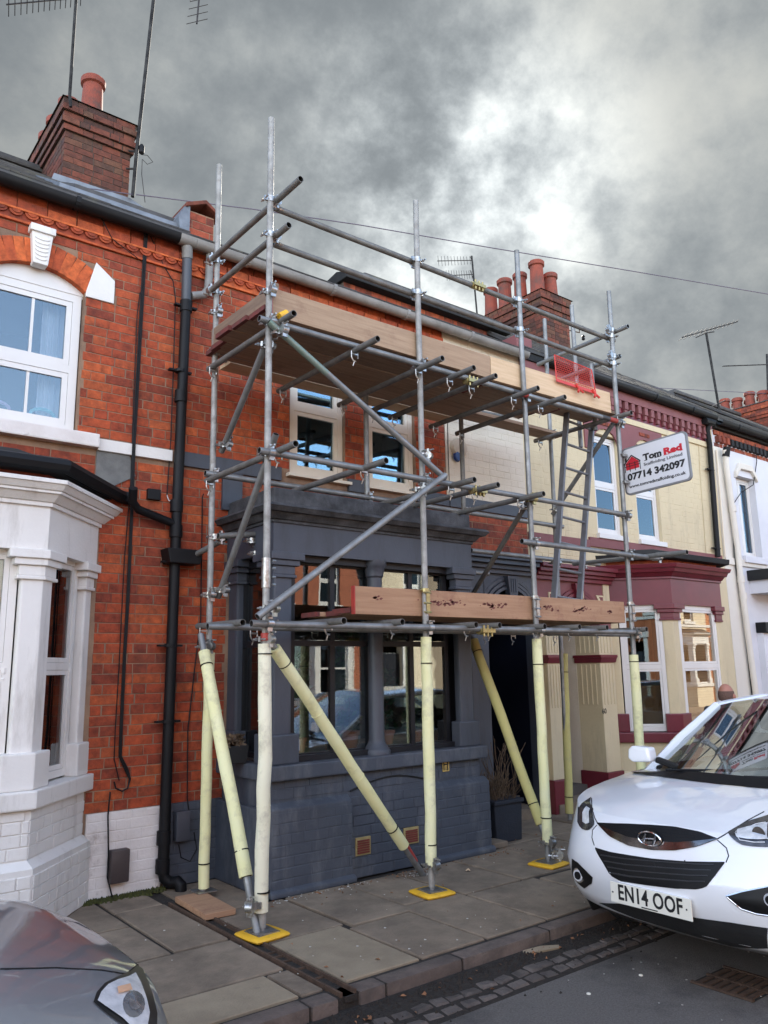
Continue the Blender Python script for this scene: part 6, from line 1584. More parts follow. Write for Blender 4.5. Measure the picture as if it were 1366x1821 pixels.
# fog lamps
for (top, bot, c, ccol) in (([(1018, 1527), (1028, 1533), (1040, 1545), (1055, 1560)], [(1019, 1556), (1028, 1570), (1040, 1580), (1053, 1571)], (1031, 1556), 1),
                            ([(1292, 1594), (1320, 1586), (1345, 1581), (1366, 1577), (1395, 1573)], [(1294, 1596), (1318, 1616), (1345, 1625), (1366, 1628), (1390, 1627)], (1372, 1600), 2)):
    traced(top, bot, 'fog_lamp_recess', GRILLE, off=.004, nu=20)
    if ccol == 2: seam(top, .006, 'chrome_trim', CHROME); seam(bot, .006, 'chrome_trim', CHROME)
    h, nn = pj.hit(*c)
    if h is not None:
        rr = .042 if ccol == 1 else .038
        for a_, b_, m_ in ((rr, .004, CHROME), (rr*.8, .008, LAMPIN), (rr*.55, .012, GRILLE)):
            MB().lathe(h+V((-b_*1.2-.004, 0, 0)), [(a_, -.004), (a_*.95, .0)], 20, 'x').build('fog_lamp', m_, WC, smooth=True)
# headlights
hr_t = [(1295, 1480), (1312, 1470), (1330, 1461), (1350, 1455), (1366, 1450), (1390, 1442), (1420, 1430)]
hr_b = [(1296, 1483), (1308, 1496), (1320, 1503), (1340, 1506), (1366, 1507), (1390, 1502), (1420, 1488)]
traced(hr_t, hr_b, 'headlight', M('headlight_bowl', (.05,.05,.055), (.12,.12,.13), 30, .15, metal=.6), off=.004, nu=24)
def inset(T, B_, a, b, c=.5): 
    return [(p[0]*(1)+0, p[1]+(q[1]-p[1])*a) for p, q in zip(T, B_)], [(p[0], p[1]+(q[1]-p[1])*b) for p, q in zip(T, B_)]
q1, q2 = inset(hr_t[1:5], hr_b[1:5], .25, .75); traced(q1, q2, 'headlight_reflector', LAMPIN, off=.007)
seam([(1308, 1480), (1325, 1474), (1345, 1466), (1366, 1462)], .005, 'light_guide', M('light_guide', (.8,.82,.85), (.7,.72,.75), 5, .2)); seam([(1308, 1482), (1316, 1494), (1340, 1498), (1366, 1498)], .005, 'light_guide', MATS['light_guide'])
for c, r_ in (((1352, 1482), .035),):
    h, nn = pj.hit(*c)
    if h is not None: MB().lathe(h+V((-.012, 0, 0)), [(r_, -.004), (r_*.9, 0)], 20, 'x').build('headlight_lens', CHROME, WC, smooth=True)
hl_t = [(1021, 1447), (1028, 1432), (1038, 1418), (1048, 1411), (1052, 1412)]
hl_b = [(1022, 1462), (1030, 1474), (1040, 1478), (1050, 1474), (1057, 1466)]
def hits(P_, q): return [q.hit(*p)[0] for p in P_]
o_ = traced([(1029, 1436), (1034, 1424), (1040, 1417), (1046, 1412), (1052, 1418), (1056, 1440), (1058, 1462)], [(1028, 1462), (1032, 1470), (1037, 1475), (1043, 1477), (1049, 1476), (1054, 1472), (1058, 1466)], 'headlight', MATS['headlight_bowl'], off=.005, nu=16, nv=10)
traced([(1038, 1446), (1044, 1436), (1050, 1440)], [(1038, 1462), (1044, 1466), (1050, 1464)], 'headlight_reflector', LAMPIN, off=.009)
# number plate
pc = [pj.hit(*p)[0] for p in ((1097, 1573), (1232, 1592), (1233, 1625), (1100, 1604))]
y1_, y0_ = CY+.30, CY-.205; zc_ = sum(p.z for p in pc)/4; xn = min(p.x for p in pc)-.022
pl = MB().box(xn-.004, xn+.004, y0_, y1_, zc_-.054, zc_+.054).build('number_plate', PLATE, WC, bevel=.003)
text('EN14 OOF', .086*1.30, INK, pl, (xn-.0055, (y0_+y1_)/2, zc_+.003), (0, -1, 0), (0, 0, 1), bold=.0022, width=.40, name='plate_lettering', space=1.05)
MB().box(xn-.0056, xn-.004, CY-.0, CY+.10, zc_-.0475, zc_-.042).build('plate_lettering', INK, pl)
for dy in (.235, -.225): MB().lathe((xn-.005, (y0_+y1_)/2+dy, zc_), [(.005, -.002), (.004, .0)], 8, 'x').build('plate_screw', INK, pl)
MB().box(xn+.004, xn+.05, y0_+.03, y1_-.03, zc_-.05, zc_+.05).build('plate_plinth', WPAINT, WC, bevel=.01)
# badge: slanted H in an oval ring
h, nn = pj.hit(1159, 1491); bx = h.x-.022
ring_pts = [(bx, h.y+.072*math.cos(t), h.z+.036*math.sin(t)) for t in [2*math.pi*i/28 for i in range(29)]]
bd = MB().tube(ring_pts, .0055, 8).build('badge_ring', CHROME, WC, smooth=True)
mb = MB(); mb.tube([(bx, h.y+.043, h.z-.022), (bx, h.y+.020, h.z+.026)], .0065, 6); mb.tube([(bx, h.y-.020, h.z-.026), (bx, h.y-.043, h.z+.022)], .0065, 6); mb.tube([(bx, h.y+.034, h.z-.003), (bx, h.y-.034, h.z+.003)], .006, 6)
mb.build('badge_letter', CHROME, bd, smooth=True)
MB().lathe((bx+.012, h.y, h.z), [(.06, -.002), (.055, 0)], 24, 'x').build('badge_back', GRILLE, bd).scale = (1, 1, 1)
# shut lines of bonnet and bumper
seam([(1276, 1492), (1300, 1478), (1330, 1459), (1366, 1440)]); seam([(1063, 1464), (1058, 1455), (1053, 1438), (1052, 1415)])
seam([(1276, 1494), (1292, 1508), (1296, 1522), (1290, 1537)], .003); seam([(1062, 1467), (1054, 1476), (1053, 1490), (1058, 1507)], .003)
# glasshouse, cabin, mirrors, wipers
ws, wrows = greenhouse(WC, WWd, WH, WHW, (1.06, 1.95, 3.35, 4.1), 1.50, WPAINT, 1)
wheels(WC, WWd, WHW, (.92, 3.5))
def lp(x, y, z): return WWd((x, y, z))
def cabin(t, Wd, hw):
    q = lambda x, y, z: Wd((x, y, z))
    SEAT = M('dark_seat_cloth', (.03,.03,.032), (.02,.02,.022), 9, .9)
    def bx_(n, x0, x1, y0, y1, z0, z1, m_, be=.03):
        a, b = q(x0, y0, z0), q(x1, y1, z1); MB().box(min(a.x, b.x), max(a.x, b.x), min(a.y, b.y), max(a.y, b.y), a.z, b.z).build(n, m_, t, bevel=be, smooth=True)
    bx_('dashboard', 1.12, 1.55, -hw*.78, hw*.78, .80, 1.02, BLACK_M, .05)
    for s in (-1, 1):
        bx_('seat', 2.15, 2.32, s*.36-.23, s*.36+.23, .6, 1.18, SEAT, .05); bx_('headrest', 2.2, 2.3, s*.36-.12, s*.36+.12, 1.20, 1.38, SEAT, .04)
    bx_('rear_seat', 3.0, 3.2, -hw*.7, hw*.7, .6, 1.2, SEAT, .05); bx_('cabin_floor', 1.2, 3.9, -hw*.8, hw*.8, .5, .6, BLACK_M, .0)
    c = q(1.72, -.36, 1.03); MB().tube([c+V((.05*math.sin(a), .18*math.cos(a), .17*math.sin(a))) for a in [2*math.pi*i/24 for i in range(25)]], .014, 8).build('steering_wheel', BLACK, t, smooth=True)
    MB().tube([c+V((0, -.17, 0)), c, c+V((0, .17, 0))], .016, 6).build('steering_wheel_spoke', BLACK, t); MB().tube([c, c-V((0, 0, .17))], .016, 6).build('steering_wheel_spoke', BLACK, t)
cabin(WC, WWd, WHW)
mm = MB()
m0 = AX(1142, 1341, 5.02)
mb = MB().prism([(-.095, -.045), (-.080, .050), (.050, .058), (.085, .030), (.090, -.035), (.05, -.055)], 'x', -.05, .05)
o = mb.build('door_mirror', WPAINT, WC, smooth=True, bevel=.028, seg=4); o.location = m0
MB().bar(m0+V((.02, -.10, -.03)), m0+V((.05, -.26, -.08)), .05, .04).build('mirror_arm', BLACK, WC, bevel=.01)
m1 = V((m0.x, 2*CY-m0.y+.02, m0.z)); mb = MB().prism([(.095, -.045), (.080, .050), (-.050, .058), (-.085, .030), (-.090, -.035), (-.05, -.055)], 'x', -.05, .05)
o = mb.build('door_mirror', WPAINT, WC, smooth=True, bevel=.028, seg=4); o.location = m1
MB().bar(m1+V((.02, .10, -.03)), m1+V((.05, .26, -.08)), .05, .04).build('mirror_arm', BLACK, WC, bevel=.01)
MB().tube([lp(.86, .45, WH(.9, .45)+.03), lp(.95, 0, 1.05), lp(1.12, -.35, 1.09)], .009, 6).build('wiper', BLACK, WC); MB().tube([lp(.84, -.1, WH(.84, .1)+.03), lp(.98, -.5, 1.04), lp(1.14, -.72, 1.08)], .009, 6).build('wiper', BLACK, WC)
sc_ = MB(); R_ = [lp(p[0]-.03, p[1]*1.02, p[2]+.006) for p in wrows[0]]; R2 = [lp(p[0]-.13, p[1]*1.04, WH(p[0]-.13, p[1])+.004) for p in wrows[0]]
vs = [tuple(p) for p in R_+R2]; k = len(R_); sc_.add(vs, [(i, i+1, k+i+1, k+i) for i in range(k-1)]); sc_.build('scuttle', BLACK, WC, smooth=True)
# ---------------------------------------------------------------- dark car
DC = thing('parked_car', 'dark grey parked car, its bonnet at the lower left corner', 'car', (-.8, -3.5, RZ))
DN = (1.09, -3.47); DHW = .86
dbody, DWd, DH, Dx0 = car_shell(DC, DN, -1, 4.1, DHW, [(.10, .88), (.25, .96), (.5, 1.02), (.8, 1.05), (1.2, 1.07), (4.1, 1.08)], None, 1.5, DPAINT, 0, 0,
    nose_prof=[(.20, .14), (.28, .05), (.36, .02), (.46, .0), (.55, .01), (.70, .025), (.88, .10)], A0=.50, crown=.20, cexp=3.6)
greenhouse(DC, DWd, DH, DHW, (1.30, 2.1, 3.2, 3.9), 1.45, DPAINT, -1)
wheels(DC, DWd, DHW, (.85, 3.3)); 
dj = Proj(dbody, DC)
ht = [(163, 1782), (172, 1765), (188, 1745), (205, 1736), (225, 1727), (245, 1716), (258, 1706)]
# headlight drawn from the side nearest the camera
def lampskin(poly, name, mat, off, t, q):
    """fan-shaped skin over a traced outline"""
    c = (sum(p[0] for p in poly)/len(poly), sum(p[1] for p in poly)/len(poly)); vs = []; fs = []; n = len(poly); K = 6
    for k in range(K+1):
        for p in poly:
            x, y = c[0]+(p[0]-c[0])*k/K, c[1]+(p[1]-c[1])*k/K; h, nn = q.hit(x, y)
            if h is None: return None
            nn = nn if nn.dot(CAM-h) > 0 else -nn; vs.append(tuple(h+nn*off))
    for k in range(K):
        for i in range(n): fs.append((k*n+i, k*n+(i+1) % n, (k+1)*n+(i+1) % n, (k+1)*n+i))
    return MB().add(vs, fs).build(name, mat, t, smooth=True)
outer = [(163, 1784), (169, 1766), (184, 1749), (205, 1738), (226, 1729), (244, 1716), (254, 1722), (264, 1745), (274, 1775), (281, 1805), (280, 1835), (250, 1850), (215, 1825), (184, 1803)]
inner = [(170, 1783), (177, 1767), (190, 1753), (208, 1744), (228, 1738), (240, 1731), (250, 1750), (260, 1778), (266, 1805), (262, 1832), (240, 1838), (216, 1815), (190, 1797)]
def shrink(P_, k): 
    c = (sum(p[0] for p in P_)/len(P_), sum(p[1] for p in P_)/len(P_)); return [(c[0]+(x-c[0])*k, c[1]+(y-c[1])*k) for x, y in P_]
for k_ in (1, .96, .92, .88, .84, .8):
    if lampskin(shrink(outer, k_), 'headlight', M('dark_lamp_edge', (.01,.012,.014), (.02,.02,.022), 9, .3), .003, DC, dj): 
        lampskin(shrink(inner, k_), 'headlight_reflector', LAMPIN, .006, DC, dj); break
for c_, r_, m_ in (((236, 1790), .055, M('lamp_bowl_shade', (.52,.54,.57), (.30,.32,.35), 34, .15, metal=.7)), ((238, 1788), .030, M('lamp_bowl_core', (.75,.76,.78), (.40,.42,.44), 40, .1, metal=.8))):
    cir = [(c_[0]+r_*440*math.cos(t)*.8, c_[1]+r_*440*math.sin(t)) for t in [2*math.pi*i/16 for i in range(16)]]
    lampskin(cir, 'headlight_bowl', m_, .0065+(.055-r_)*.05, DC, dj)
lampskin([(205, 1763), (228, 1757), (232, 1768), (208, 1775)], 'indicator_lens', AMBER, .012, DC, dj)
def dseam(pts, r=.003, m_=BLACK, n_='shut_line'): seam(pts, r, n_, m_, DC, dj)
dseam([(0, 1724), (100, 1722), (180, 1726), (224, 1733), (245, 1716), (262, 1700)])
# head of a passer-by beyond the white car is built in the next part
# ================================================================ person
PS = thing('person', 'bald person in a dark jacket stooping behind the white car', 'person', (8.42, -1.5, 0))
def skinmesh(name, verts, edges, radii, mat, parent, sub=2):
    me = bpy.data.meshes.new(name); me.from_pydata([tuple(v) for v in verts], edges, []); me.materials.append(mat)
    o = bpy.data.objects.new(name, me); link(o, parent)
    md = o.modifiers.new('skin', 'SKIN'); md.use_smooth_shade = True
    for v, r in zip(me.skin_vertices[0].data, radii): v.radius = (r, r) if not isinstance(r, tuple) else r
    me.skin_vertices[0].data[0].use_root = True
    s_ = o.modifiers.new('sub', 'SUBSURF'); s_.levels = s_.render_levels = sub
    return o
hx, hy = 8.42, -1.5; HT = 1.385
bv = [(hx, hy, .80), (hx-.03, hy, .98), (hx-.10, hy, 1.12), (hx-.10, hy, 1.15), (hx-.10, hy+.17, 1.10), (hx-.10, hy-.17, 1.10), (hx-.05, hy+.25, .85), (hx-.05, hy-.25, .85), (hx-.18, hy+.22, .66), (hx-.18, hy-.22, .66),
      (hx+.02, hy+.10, .76), (hx+.02, hy-.10, .76), (hx-.12, hy+.11, .42), (hx-.12, hy-.11, .42), (hx+.06, hy+.11, .09), (hx+.06, hy-.11, .09), (hx-.10, hy+.12, .04), (hx-.10, hy-.12, .04)]
be = [(0,1),(1,2),(2,3),(2,4),(2,5),(4,6),(5,7),(6,8),(7,9),(0,10),(0,11),(10,12),(11,13),(12,14),(13,15),(14,16),(15,17)]
br = [(.15,.13),(.15,.12),(.13,.12),(.07,.07),.075,.075,.05,.05,.035,.035,.095,.095,.065,.065,.045,.045,.035,.035]
skinmesh('body', bv, be, br, CLOTH, PS)
mb = MB(); prof = []; n = 18; m_ = 12
for i in range(m_+1):
    t = math.pi*i/m_; prof.append((max(.002, math.sin(t))*1.0, -math.cos(t)))
mb.lathe((0, 0, 0), prof, n)
hd = mb.build('head', SKIN, PS, smooth=True)
hc = V((hx-.03, hy, HT-.115))
for v in hd.data.vertices:
    x, y, z = v.co; f = 1-.22*max(0, -z); v.co = (x*.098*f-.012*max(0, -z)*1, y*.078*f, z*.118)
hd.data.transform(Matrix.Translation(hc) @ Matrix.Rotation(-.15, 4, 'Y'))
MB().tube([hc+V((.0, 0, -.06)), hc+V((-.03, 0, -.19))], .052, 12).build('neck', SKIN, PS, smooth=True)
for s in (-1, 1):
    MB().lathe(hc+V((.01, s*.080, -.02)), [(.004, -.032), (.018, -.02), (.022, 0), (.018, .02), (.004, .032)], 10).build('ear', SKIN, PS, smooth=True)
MB().tube([hc+V((.085, 0, .0)), hc+V((.115, 0, -.03)), hc+V((.09, 0, -.045))], .014, 8).build('nose', SKIN, PS, smooth=True)
for s in (-1, 1): MB().lathe(hc+V((.082, s*.032, .01)), [(.002, -.008), (.009, 0), (.002, .008)], 8).build('eye', BLACK, PS)
MB().tube([hc+V((.082, -.025, -.062)), hc+V((.088, 0, -.064)), hc+V((.082, .025, -.062))], .006, 6).build('mouth', INKR, PS)
mb = MB(); b0 = 0
vs = []; fs = []
for i in range(7):
    z = -.055+i*.016; 
    for j in range(20):
        a = math.radians(70+220*j/19); k = 1.035*math.sqrt(max(.05, 1-(z/.118)**2)); vs.append((hc.x+math.cos(a)*.098*k, hc.y+math.sin(a)*.078*k, hc.z+z))
for i in range(6):
    for j in range(19): fs.append((i*20+j, i*20+j+1, (i+1)*20+j+1, (i+1)*20+j))
mb.add(vs, fs).build('hair', M('cropped_grey_hair', (.10,.06,.045), (.16,.09,.07), 60, .9, bump=.5), PS, smooth=True)
# ================================================================ aerials
AER = M('dark_mast_metal', (.012,.011,.012), (.045,.045,.045), 7, .8, spec=.2)
AERD = M('thin_aerial_metal', (.03,.028,.028), (.05,.045,.045), 12, .7, spec=.2)
def aerial(label, mast, boom, nel, el, eldir, base, r=.02, booms=None, extra=()):
    t = thing('tv_aerial', label, 'aerial', base)
    MB().tube(mast, r, 8).build('mast', AER, t, smooth=True)
    for (a, b) in ([boom] if booms is None else booms):
        a, b = V(a), V(b); MB().tube([a, b], r*.5, 6).build('boom', AERD, t)
        for k in range(nel):
            p = a.lerp(b, (k+.3)/nel); h_ = V(eldir)*(el*(1.15-.3*k/nel)); MB().tube([p-h_, p+h_], r*.25, 4).build('element', AERD, t)
    for a, b, rr in extra: MB().tube([a, b], rr, 6).build('bracket', AERD, t)
    return t
m0, m1 = A(125, 170, -6.15+8.25), A(134, -5, -6.15+8.25)
Yc = 2.10
a0, a1 = A(124, 168, Yc), A(136, -12, Yc)
aerial('mast of the tv aerial on the left corner of the nearer chimney', [A(126, 190, Yc), a0, a1, a1+V((0, 0, .3))], (A(12, 8, Yc-.6), A(150, -5, Yc)), 14, .11, (.25, 1, -.25), a0, .018)
aerial('tall speckled mast with an aerial at the right side of the nearer chimney', [A(236, 350, Yc), A(243, 270, Yc), A(273, 0, Yc), A(276, -30, Yc)], (A(350, 42, Yc-.1), A(357, -35, Yc)), 6, .12, (.8, -.5, .35), A(236, 350, Yc), .022,
       extra=[(A(240, 300, Yc), A(225, 300, Yc+.1), .012), (A(243, 270, Yc), A(228, 268, Yc+.1), .012), (A(338, 0, Yc), A(365, -30, Yc), .008)])
MB().lathe(A(252, 265, Yc-.03), [(.01, -.07), (.032, -.05), (.035, .03), (.015, .06)], 10).build('cable_can', BLACK, bpy.data.objects['tv_aerial.001'], smooth=True)
cable(bpy.data.objects['tv_aerial.001'], [A(252, 275, Yc), A(262, 276, Yc), A(272, 288, Yc), A(262, 292, Yc), A(253, 283, Yc), A(252, 310, Yc), A(258, 360, Yc)], .004, AERD)
Yb = 3.4
aerial('twin tv aerial against the bright sky between the two chimneys', [A(850, 575, Yb), A(839, 455, Yb)], None, 11, .10, (.1, .2, 1), A(850, 575, Yb), .016, booms=[(A(778, 464, Yb), A(840, 463, Yb)), (A(793, 490, Yb), A(842, 488, Yb))],
       extra=[(A(836, 455, Yb), A(842, 472, Yb), .006), (A(836, 480, Yb), A(842, 497, Yb), .006)])
Yd = 2.6
aerial('tv aerial with slanting boom above the roof of the cream house', [A(1282, 745, Yd), A(1256, 592, Yd)], (A(1213, 600, Yd), A(1312, 572, Yd)), 12, .16, (.35, .9, -.1), A(1282, 745, Yd), .028, extra=[(A(1240, 735, Yd), A(1290, 712, Yd), .012), (A(1238, 600, Yd), A(1256, 592, Yd), .014), (A(1270, 590, Yd), A(1256, 592, Yd), .014)])
aerial('tv aerial at the far right edge above the white house chimney', [A(1366, 700, 3.5), A(1364, 630, 3.5)], (A(1287, 651, 3.5), A(1372, 648, 3.5)), 8, .10, (.2, .9, .2), A(1366, 700, 3.5), .03)
# ================================================================ overhead wires
WIRE = M('telephone_wire', (.10, .08, .12), (.12, .10, .14), 3, .7)
def wire(label, pts, r=.0065):
    P_ = [V(p) for p in pts]; out = []
    for a, b in zip(P_[:-1], P_[1:]):
        for i in range(10): out.append(a.lerp(b, i/10))
    out.append(P_[-1]); o = MB().tube(out, r, 5).build('overhead_wire', WIRE, None); tag(o, label, 'wire')
wa, wb = A(240, 346, 2.1), A(1700, 570, -1.2)
pts = []
for px, py in ((242, 346), (450, 372), (640, 400), (870, 440), (1100, 478), (1366, 523), (1600, 560)):
    pts.append(A(px, py, 2.1+(-1.6-2.1)*(px-242)/1358*0.9))
wire('long overhead wire from the nearer chimney across the bright sky to the right', pts)
wire('short overhead wire from the left edge to the nearer chimney', [A(-80, 308, 1.2), A(60, 322, 1.6), A(238, 346, 2.1)])
wire('thin overhead wire low at the right above the cream house roof', [A(960, 686, 3.0), A(1170, 690, 2.8), A(1366, 700, 2.6)], .007)
# ================================================================ planter, pots, litter
PL = thing('planter', 'dark blue box planter with dead dry stems beside the grey bay', 'planter', (5.8, -.55, 0))
PBLUE = M('dark_blue_planter', (.010,.014,.022), (.016,.02,.03), 9, .7, bump=.3)
MB().prism([(-.17, 0), (.17, 0), (.19, .36), (-.19, .36)], 'y', -.17, .17).build('tub', PBLUE, PL, bevel=.01).location = (5.78, -.50, 0)
MB().box(-.20, .20, -.19, .19, .34, .375).build('rim', PBLUE, PL, bevel=.006).location = (5.78, -.50, 0)
B('soil', DIRT, PL, 5.62, 5.94, -.66, -.34, .345, .37)
mb = MB(); rr = random.Random(5)
for k in range(150):
    x, y = 5.78+rr.uniform(-.15, .15), -.50+rr.uniform(-.15, .15); p = V((x, y, .36)); d = V((rr.uniform(-.5, .5), rr.uniform(-.5, .5), 1)).normalized(); pts = [p]
    for i in range(4): d = (d+V((rr.uniform(-.35, .35), rr.uniform(-.35, .35), rr.uniform(-.25, .2)))).normalized(); p = p+d*rr.uniform(.03, .09); pts.append(p)
    mb.tube(pts, .0025, 4, caps=False)
o = mb.build('dead_stems', DEAD, PL); o['kind'] = 'stuff'
mb = MB()
for k in range(24):
    x, y = 6.0+rr.uniform(-.05, .12), -.35+rr.uniform(-.1, .1); p = V((x, y, .3)); d = V((rr.uniform(-.3, .3), rr.uniform(-.3, .3), 1)).normalized(); pts = [p]
    for i in range(6): d = (d+V((rr.uniform(-.3, .3), rr.uniform(-.3, .3), rr.uniform(-.1, .2)))).normalized(); p = p+d*rr.uniform(.06, .13); pts.append(p)
    mb.tube(pts, .003, 4, caps=False)
o = mb.build('dead_stems', DEAD, PL); o['kind'] = 'stuff'
B('paving_offcut', SLABM, None, 5.42, 5.62, -.80, -.60, .0, .05, bevel=.01); tag(bpy.data.objects['paving_offcut'], 'broken paving slab piece at the foot of the grey bay corner', 'paving piece')
def leafy(parent, c, n, R_, h, rr, mat=PLANT, up_=.6):
    mb = MB()
    for k in range(n):
        a = rr.uniform(0, 6.28); rad = R_*math.sqrt(rr.random()); p = V(c)+V((rad*math.cos(a), rad*math.sin(a)*.6, h*rr.random()**.7)); s_ = rr.uniform(.014, .034)
        d = V((rr.uniform(-1, 1), rr.uniform(-1, 1), rr.uniform(-.6, 1))).normalized(); e = d.cross(V((rr.uniform(-1, 1), rr.uniform(-1, 1), rr.uniform(-1, 1)))).normalized()
        mb.add([p-d*s_*1.6, p+e*s_*.7, p+d*s_*1.6, p-e*s_*.7], [(0, 1, 2, 3)])
    o = mb.build('foliage', mat, parent, recalc=False); o['kind'] = 'stuff'; return o
TERRP = M('terracotta_plant_pot', (.48, .17, .09), (.40, .13, .07), 6, .8)
for k, (x, y, s_, hh, lab) in enumerate(((3.88, -.50, .85, .34, 'small terracotta pot with a plant behind the left bay pane'), (4.08, -.47, 1.1, .85, 'larger terracotta pot with a tall plant beside the bay column'),
                                          (4.45, -.50, 1.0, .55, 'terracotta pot with a plant right of the bay column'), (4.80, -.48, .9, .45, 'plant pot at the right end of the bay window shelf'), (3.58, -.45, .9, .7, 'leafy plant at the left end of the bay window shelf'))):
    t = thing('potted_plant', lab, 'plant', (x, y, .93))
    MB().lathe((x, y, .93), [(.055*s_, 0), (.075*s_, .12*s_), (.085*s_, .12*s_), (.087*s_, .15*s_), (.06*s_, .15*s_)], 16).build('pot', TERRP, t, smooth=True)
    leafy(t, (x, y, .93+.12*s_), 150, .13, hh, random.Random(k)); MB().tube([(x, y, 1.0), (x+.01, y, 1.0+hh)], .006, 5).build('stem', DEAD, t)
st_ = thing('window_sill_planter', 'small black trough of dry plants on the left end of the grey sill', 'planter', (3.15, -.3, .92))
MB().prism([(-.09, 0), (.09, 0), (.11, .13), (-.11, .13)], 'y', -.05, .05).build('tub', BLACK_M, st_, bevel=.005).location = (3.00, -.45, .915)
leafy(st_, (3.0, -.45, 1.03), 60, .09, .09, random.Random(9), DEAD)
# moss along the wall foot
mb = MB(); rr = random.Random(11)
for k in range(500):
    x = 2.03+rr.random()*.62; y = -.02-abs(rr.gauss(0, .035)); s_ = rr.uniform(.006, .018)
    mb.add([(x-s_, y, -.004), (x, y-s_, -.004), (x+s_, y, -.004), (x, y+s_*.5, -.004), (x+rr.uniform(-.004, .004), y, rr.uniform(.006, .03))], [(0,1,4),(1,2,4),(2,3,4),(3,0,4)])
o = mb.build('moss', MOSS, None, recalc=False); o['kind'] = 'stuff'; o['label'] = 'green moss along the foot of the white painted wall'; o['category'] = 'moss'
# dirt and litter in the gutter and on the paving
mb = MB()
for k in range(1500):
    x = rr.uniform(.4, 7.8); y = -2.60-abs(rr.gauss(0, .07)); s_ = rr.uniform(.004, .015)
    if rr.random() < .10: y = -2.9+rr.gauss(0, .08)
    RG_ = max(gz(y), RZ)
    mb.add([(x-s_, y-s_*.6, RG_-.006), (x+s_, y-s_*.7, RG_-.006), (x+s_*.6, y+s_, RG_-.006), (x-s_*.8, y+s_*.6, RG_-.006), (x, y, RG_+s_*.8)], [(0,1,4),(1,2,4),(2,3,4),(3,0,4)])
o = mb.build('gutter_grit', JOINT, None, recalc=False); o['kind'] = 'stuff'; o['label'] = 'dark grit and soil along the kerb'; o['category'] = 'grit'
mb = MB()
pts = []
for k in range(230):
    r_ = rr.random()
    if r_ < .30: x, y, z = rr.uniform(.8, 7.5), -2.62-abs(rr.gauss(0, .07)), RZ; z = gz(y)
    elif r_ < .60: x, y, z = rr.uniform(2.7, 5.6), -.90-abs(rr.gauss(0, .06)), 0
    elif r_ < .75: x, y, z = rr.gauss(5.9, .3), -.85+rr.gauss(0, .12), 0
    elif r_ < .9: x, y, z = 4.4+rr.gauss(0, .1), -.98+rr.gauss(0, .04), 0
    else: x, y, z = rr.uniform(2.6, 6), rr.uniform(-2.4, -1), 0
    s_ = rr.uniform(.006, .02); a = rr.uniform(0, 6.28); c, s2 = math.cos(a)*s_, math.sin(a)*s_
    mb.add([(x-c, y-s2, z+.003), (x+s2*.5, y-c*.5, z+.004+rr.random()*.012), (x+c, y+s2, z+.003), (x-s2*.5, y+c*.5, z+.004+rr.random()*.012)], [(0, 1, 2, 3)])
o = mb.build('leaf_litter', LEAFB, None, recalc=False); o['kind'] = 'stuff'; o['label'] = 'scattered brown leaf fragments on paving and gutter'; o['category'] = 'leaves'
mb = MB(); PAINTCH = M('pale_chips', (.6,.58,.52), (.5,.48,.42), 9, .8)
for k in range(160):
    r_ = rr.random()
    if r_ < .35: x, y = rr.uniform(2.9, 3.9), -.93+rr.gauss(0, .05)
    elif r_ < .6: x, y = 4.36+rr.gauss(0, .07), -1.02+rr.gauss(0, .03)
    else: x, y = rr.uniform(2.0, 6.5), rr.uniform(-2.4, -.9)
    z = 0; s_ = rr.uniform(.003, .009); mb.add([(x-s_, y, z+.003), (x, y-s_, z+.004), (x+s_*1.3, y, z+.003), (x, y+s_, z+.006)], [(0, 1, 2, 3)])
for k in range(40):
    x, y, z = rr.uniform(1.5, 6), -2.95-rr.random()*.9, RZ; s_ = rr.uniform(.003, .008); mb.add([(x-s_, y, z+.003), (x, y-s_, z+.004), (x+s_*1.3, y, z+.003), (x, y+s_, z+.006)], [(0, 1, 2, 3)])
o = mb.build('paint_chips', PAINTCH, None, recalc=False); o['kind'] = 'stuff'; o['label'] = 'pale flakes of paint and mortar scattered on the ground'; o['category'] = 'debris'
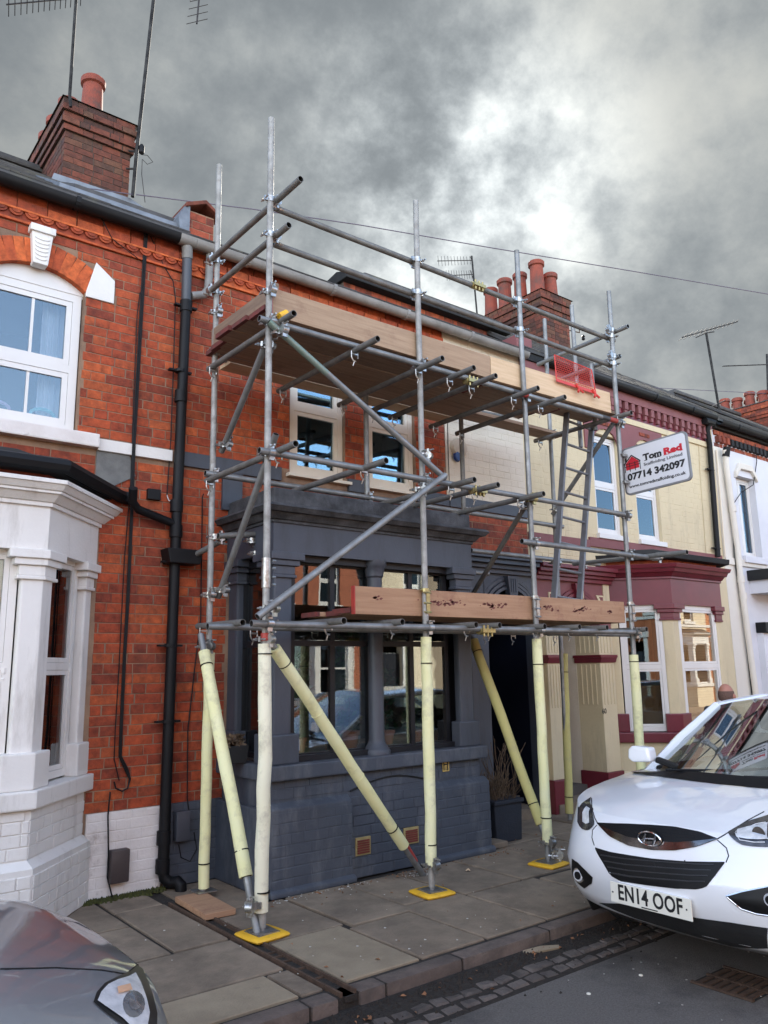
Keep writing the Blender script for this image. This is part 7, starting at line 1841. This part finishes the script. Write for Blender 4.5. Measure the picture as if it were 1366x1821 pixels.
def leaf(px, py, h, s_, label, mat=LEAFB):
    p = G(px, py, h if h == 0 else -.085); p.z = h if h == 0 else gz(p.y); mb = MB(); n = 9; vs = [(0, 0, .010)]
    for i in range(n): a = 2*math.pi*i/n; r_ = s_*(1 if i % 2 else .6)*random.uniform(.8, 1.2); vs.append((math.cos(a)*r_, math.sin(a)*r_*.8, .004+random.random()*.018))
    mb.add(vs, [(0, i+1, (i+1) % n+1) for i in range(n)]); o = mb.build('fallen_leaf', mat, None, origin=None, recalc=False); o.location = p; tag(o, label, 'leaf')
leaf(801, 1731, RZ, .045, 'brown maple leaf lying in the gutter near the middle of the kerb'); leaf(925, 1690, RZ, .04, 'curled brown leaf beside the pale wood splinter'); leaf(655, 1818, RZ, .03, 'brown leaf in the gutter at the bottom edge')
leaf(832, 1550, 0, .03, 'pale leaf on the paving right of the middle yellow pad', WOODF); leaf(706, 1756, RZ, .03, 'pale paper scrap in the gutter by the kerb joint', PLATE)
q = G(960, 1690, -.07); o = MB().add([(-.11, .03, .0), (-.02, -.02, .005), (.13, -.045, .0), (.15, -.02, .005), (.03, .02, .014), (-.10, .045, .010)], [(0, 1, 4, 5), (1, 2, 3, 4)]).build('wood_splinter', SLABL, None); o.location = q; o.modifiers.new('s', 'SOLIDIFY').thickness = .012; tag(o, 'pale splintered scrap of board lying in the gutter', 'scrap')
for px, py in ((1047, 1768), (1140, 1735)):
    q = G(px, py, RZ); o = MB().lathe((0, 0, 0), [(.012, 0), (.012, .004), (.006, .007)], 10).build('chewing_gum', PLATE, None); o.location = q; tag(o, 'white blob of litter on the road, %s the grate' % ('farther left of' if px < 1100 else 'nearer to'), 'litter')
# dark blue cable across the doorstep
B('meter_box', M('grey_meter_box', (.06,.065,.08), (.05,.055,.068), 6, .5), bpy.data.objects['terraced_house.001'], 2.715, 2.83, -.10, -.02, .33, .55, bevel=.012, smooth=True)
cable(bpy.data.objects['terraced_house.001'], [A(338, 1455, -.03), A(333, 1420, -.03), A(334, 1300, -.02), A(345, 1200, -.02), A(357, 1100, -.02), A(360, 885, -.02), A(362, 878, -.03)], .005)
cable(bpy.data.objects['terraced_house.001'], [A(318, 1502, -.03), A(322, 1525, -.03), A(338, 1532, -.03), A(350, 1510, -.03), A(345, 1480, -.03)], .004)
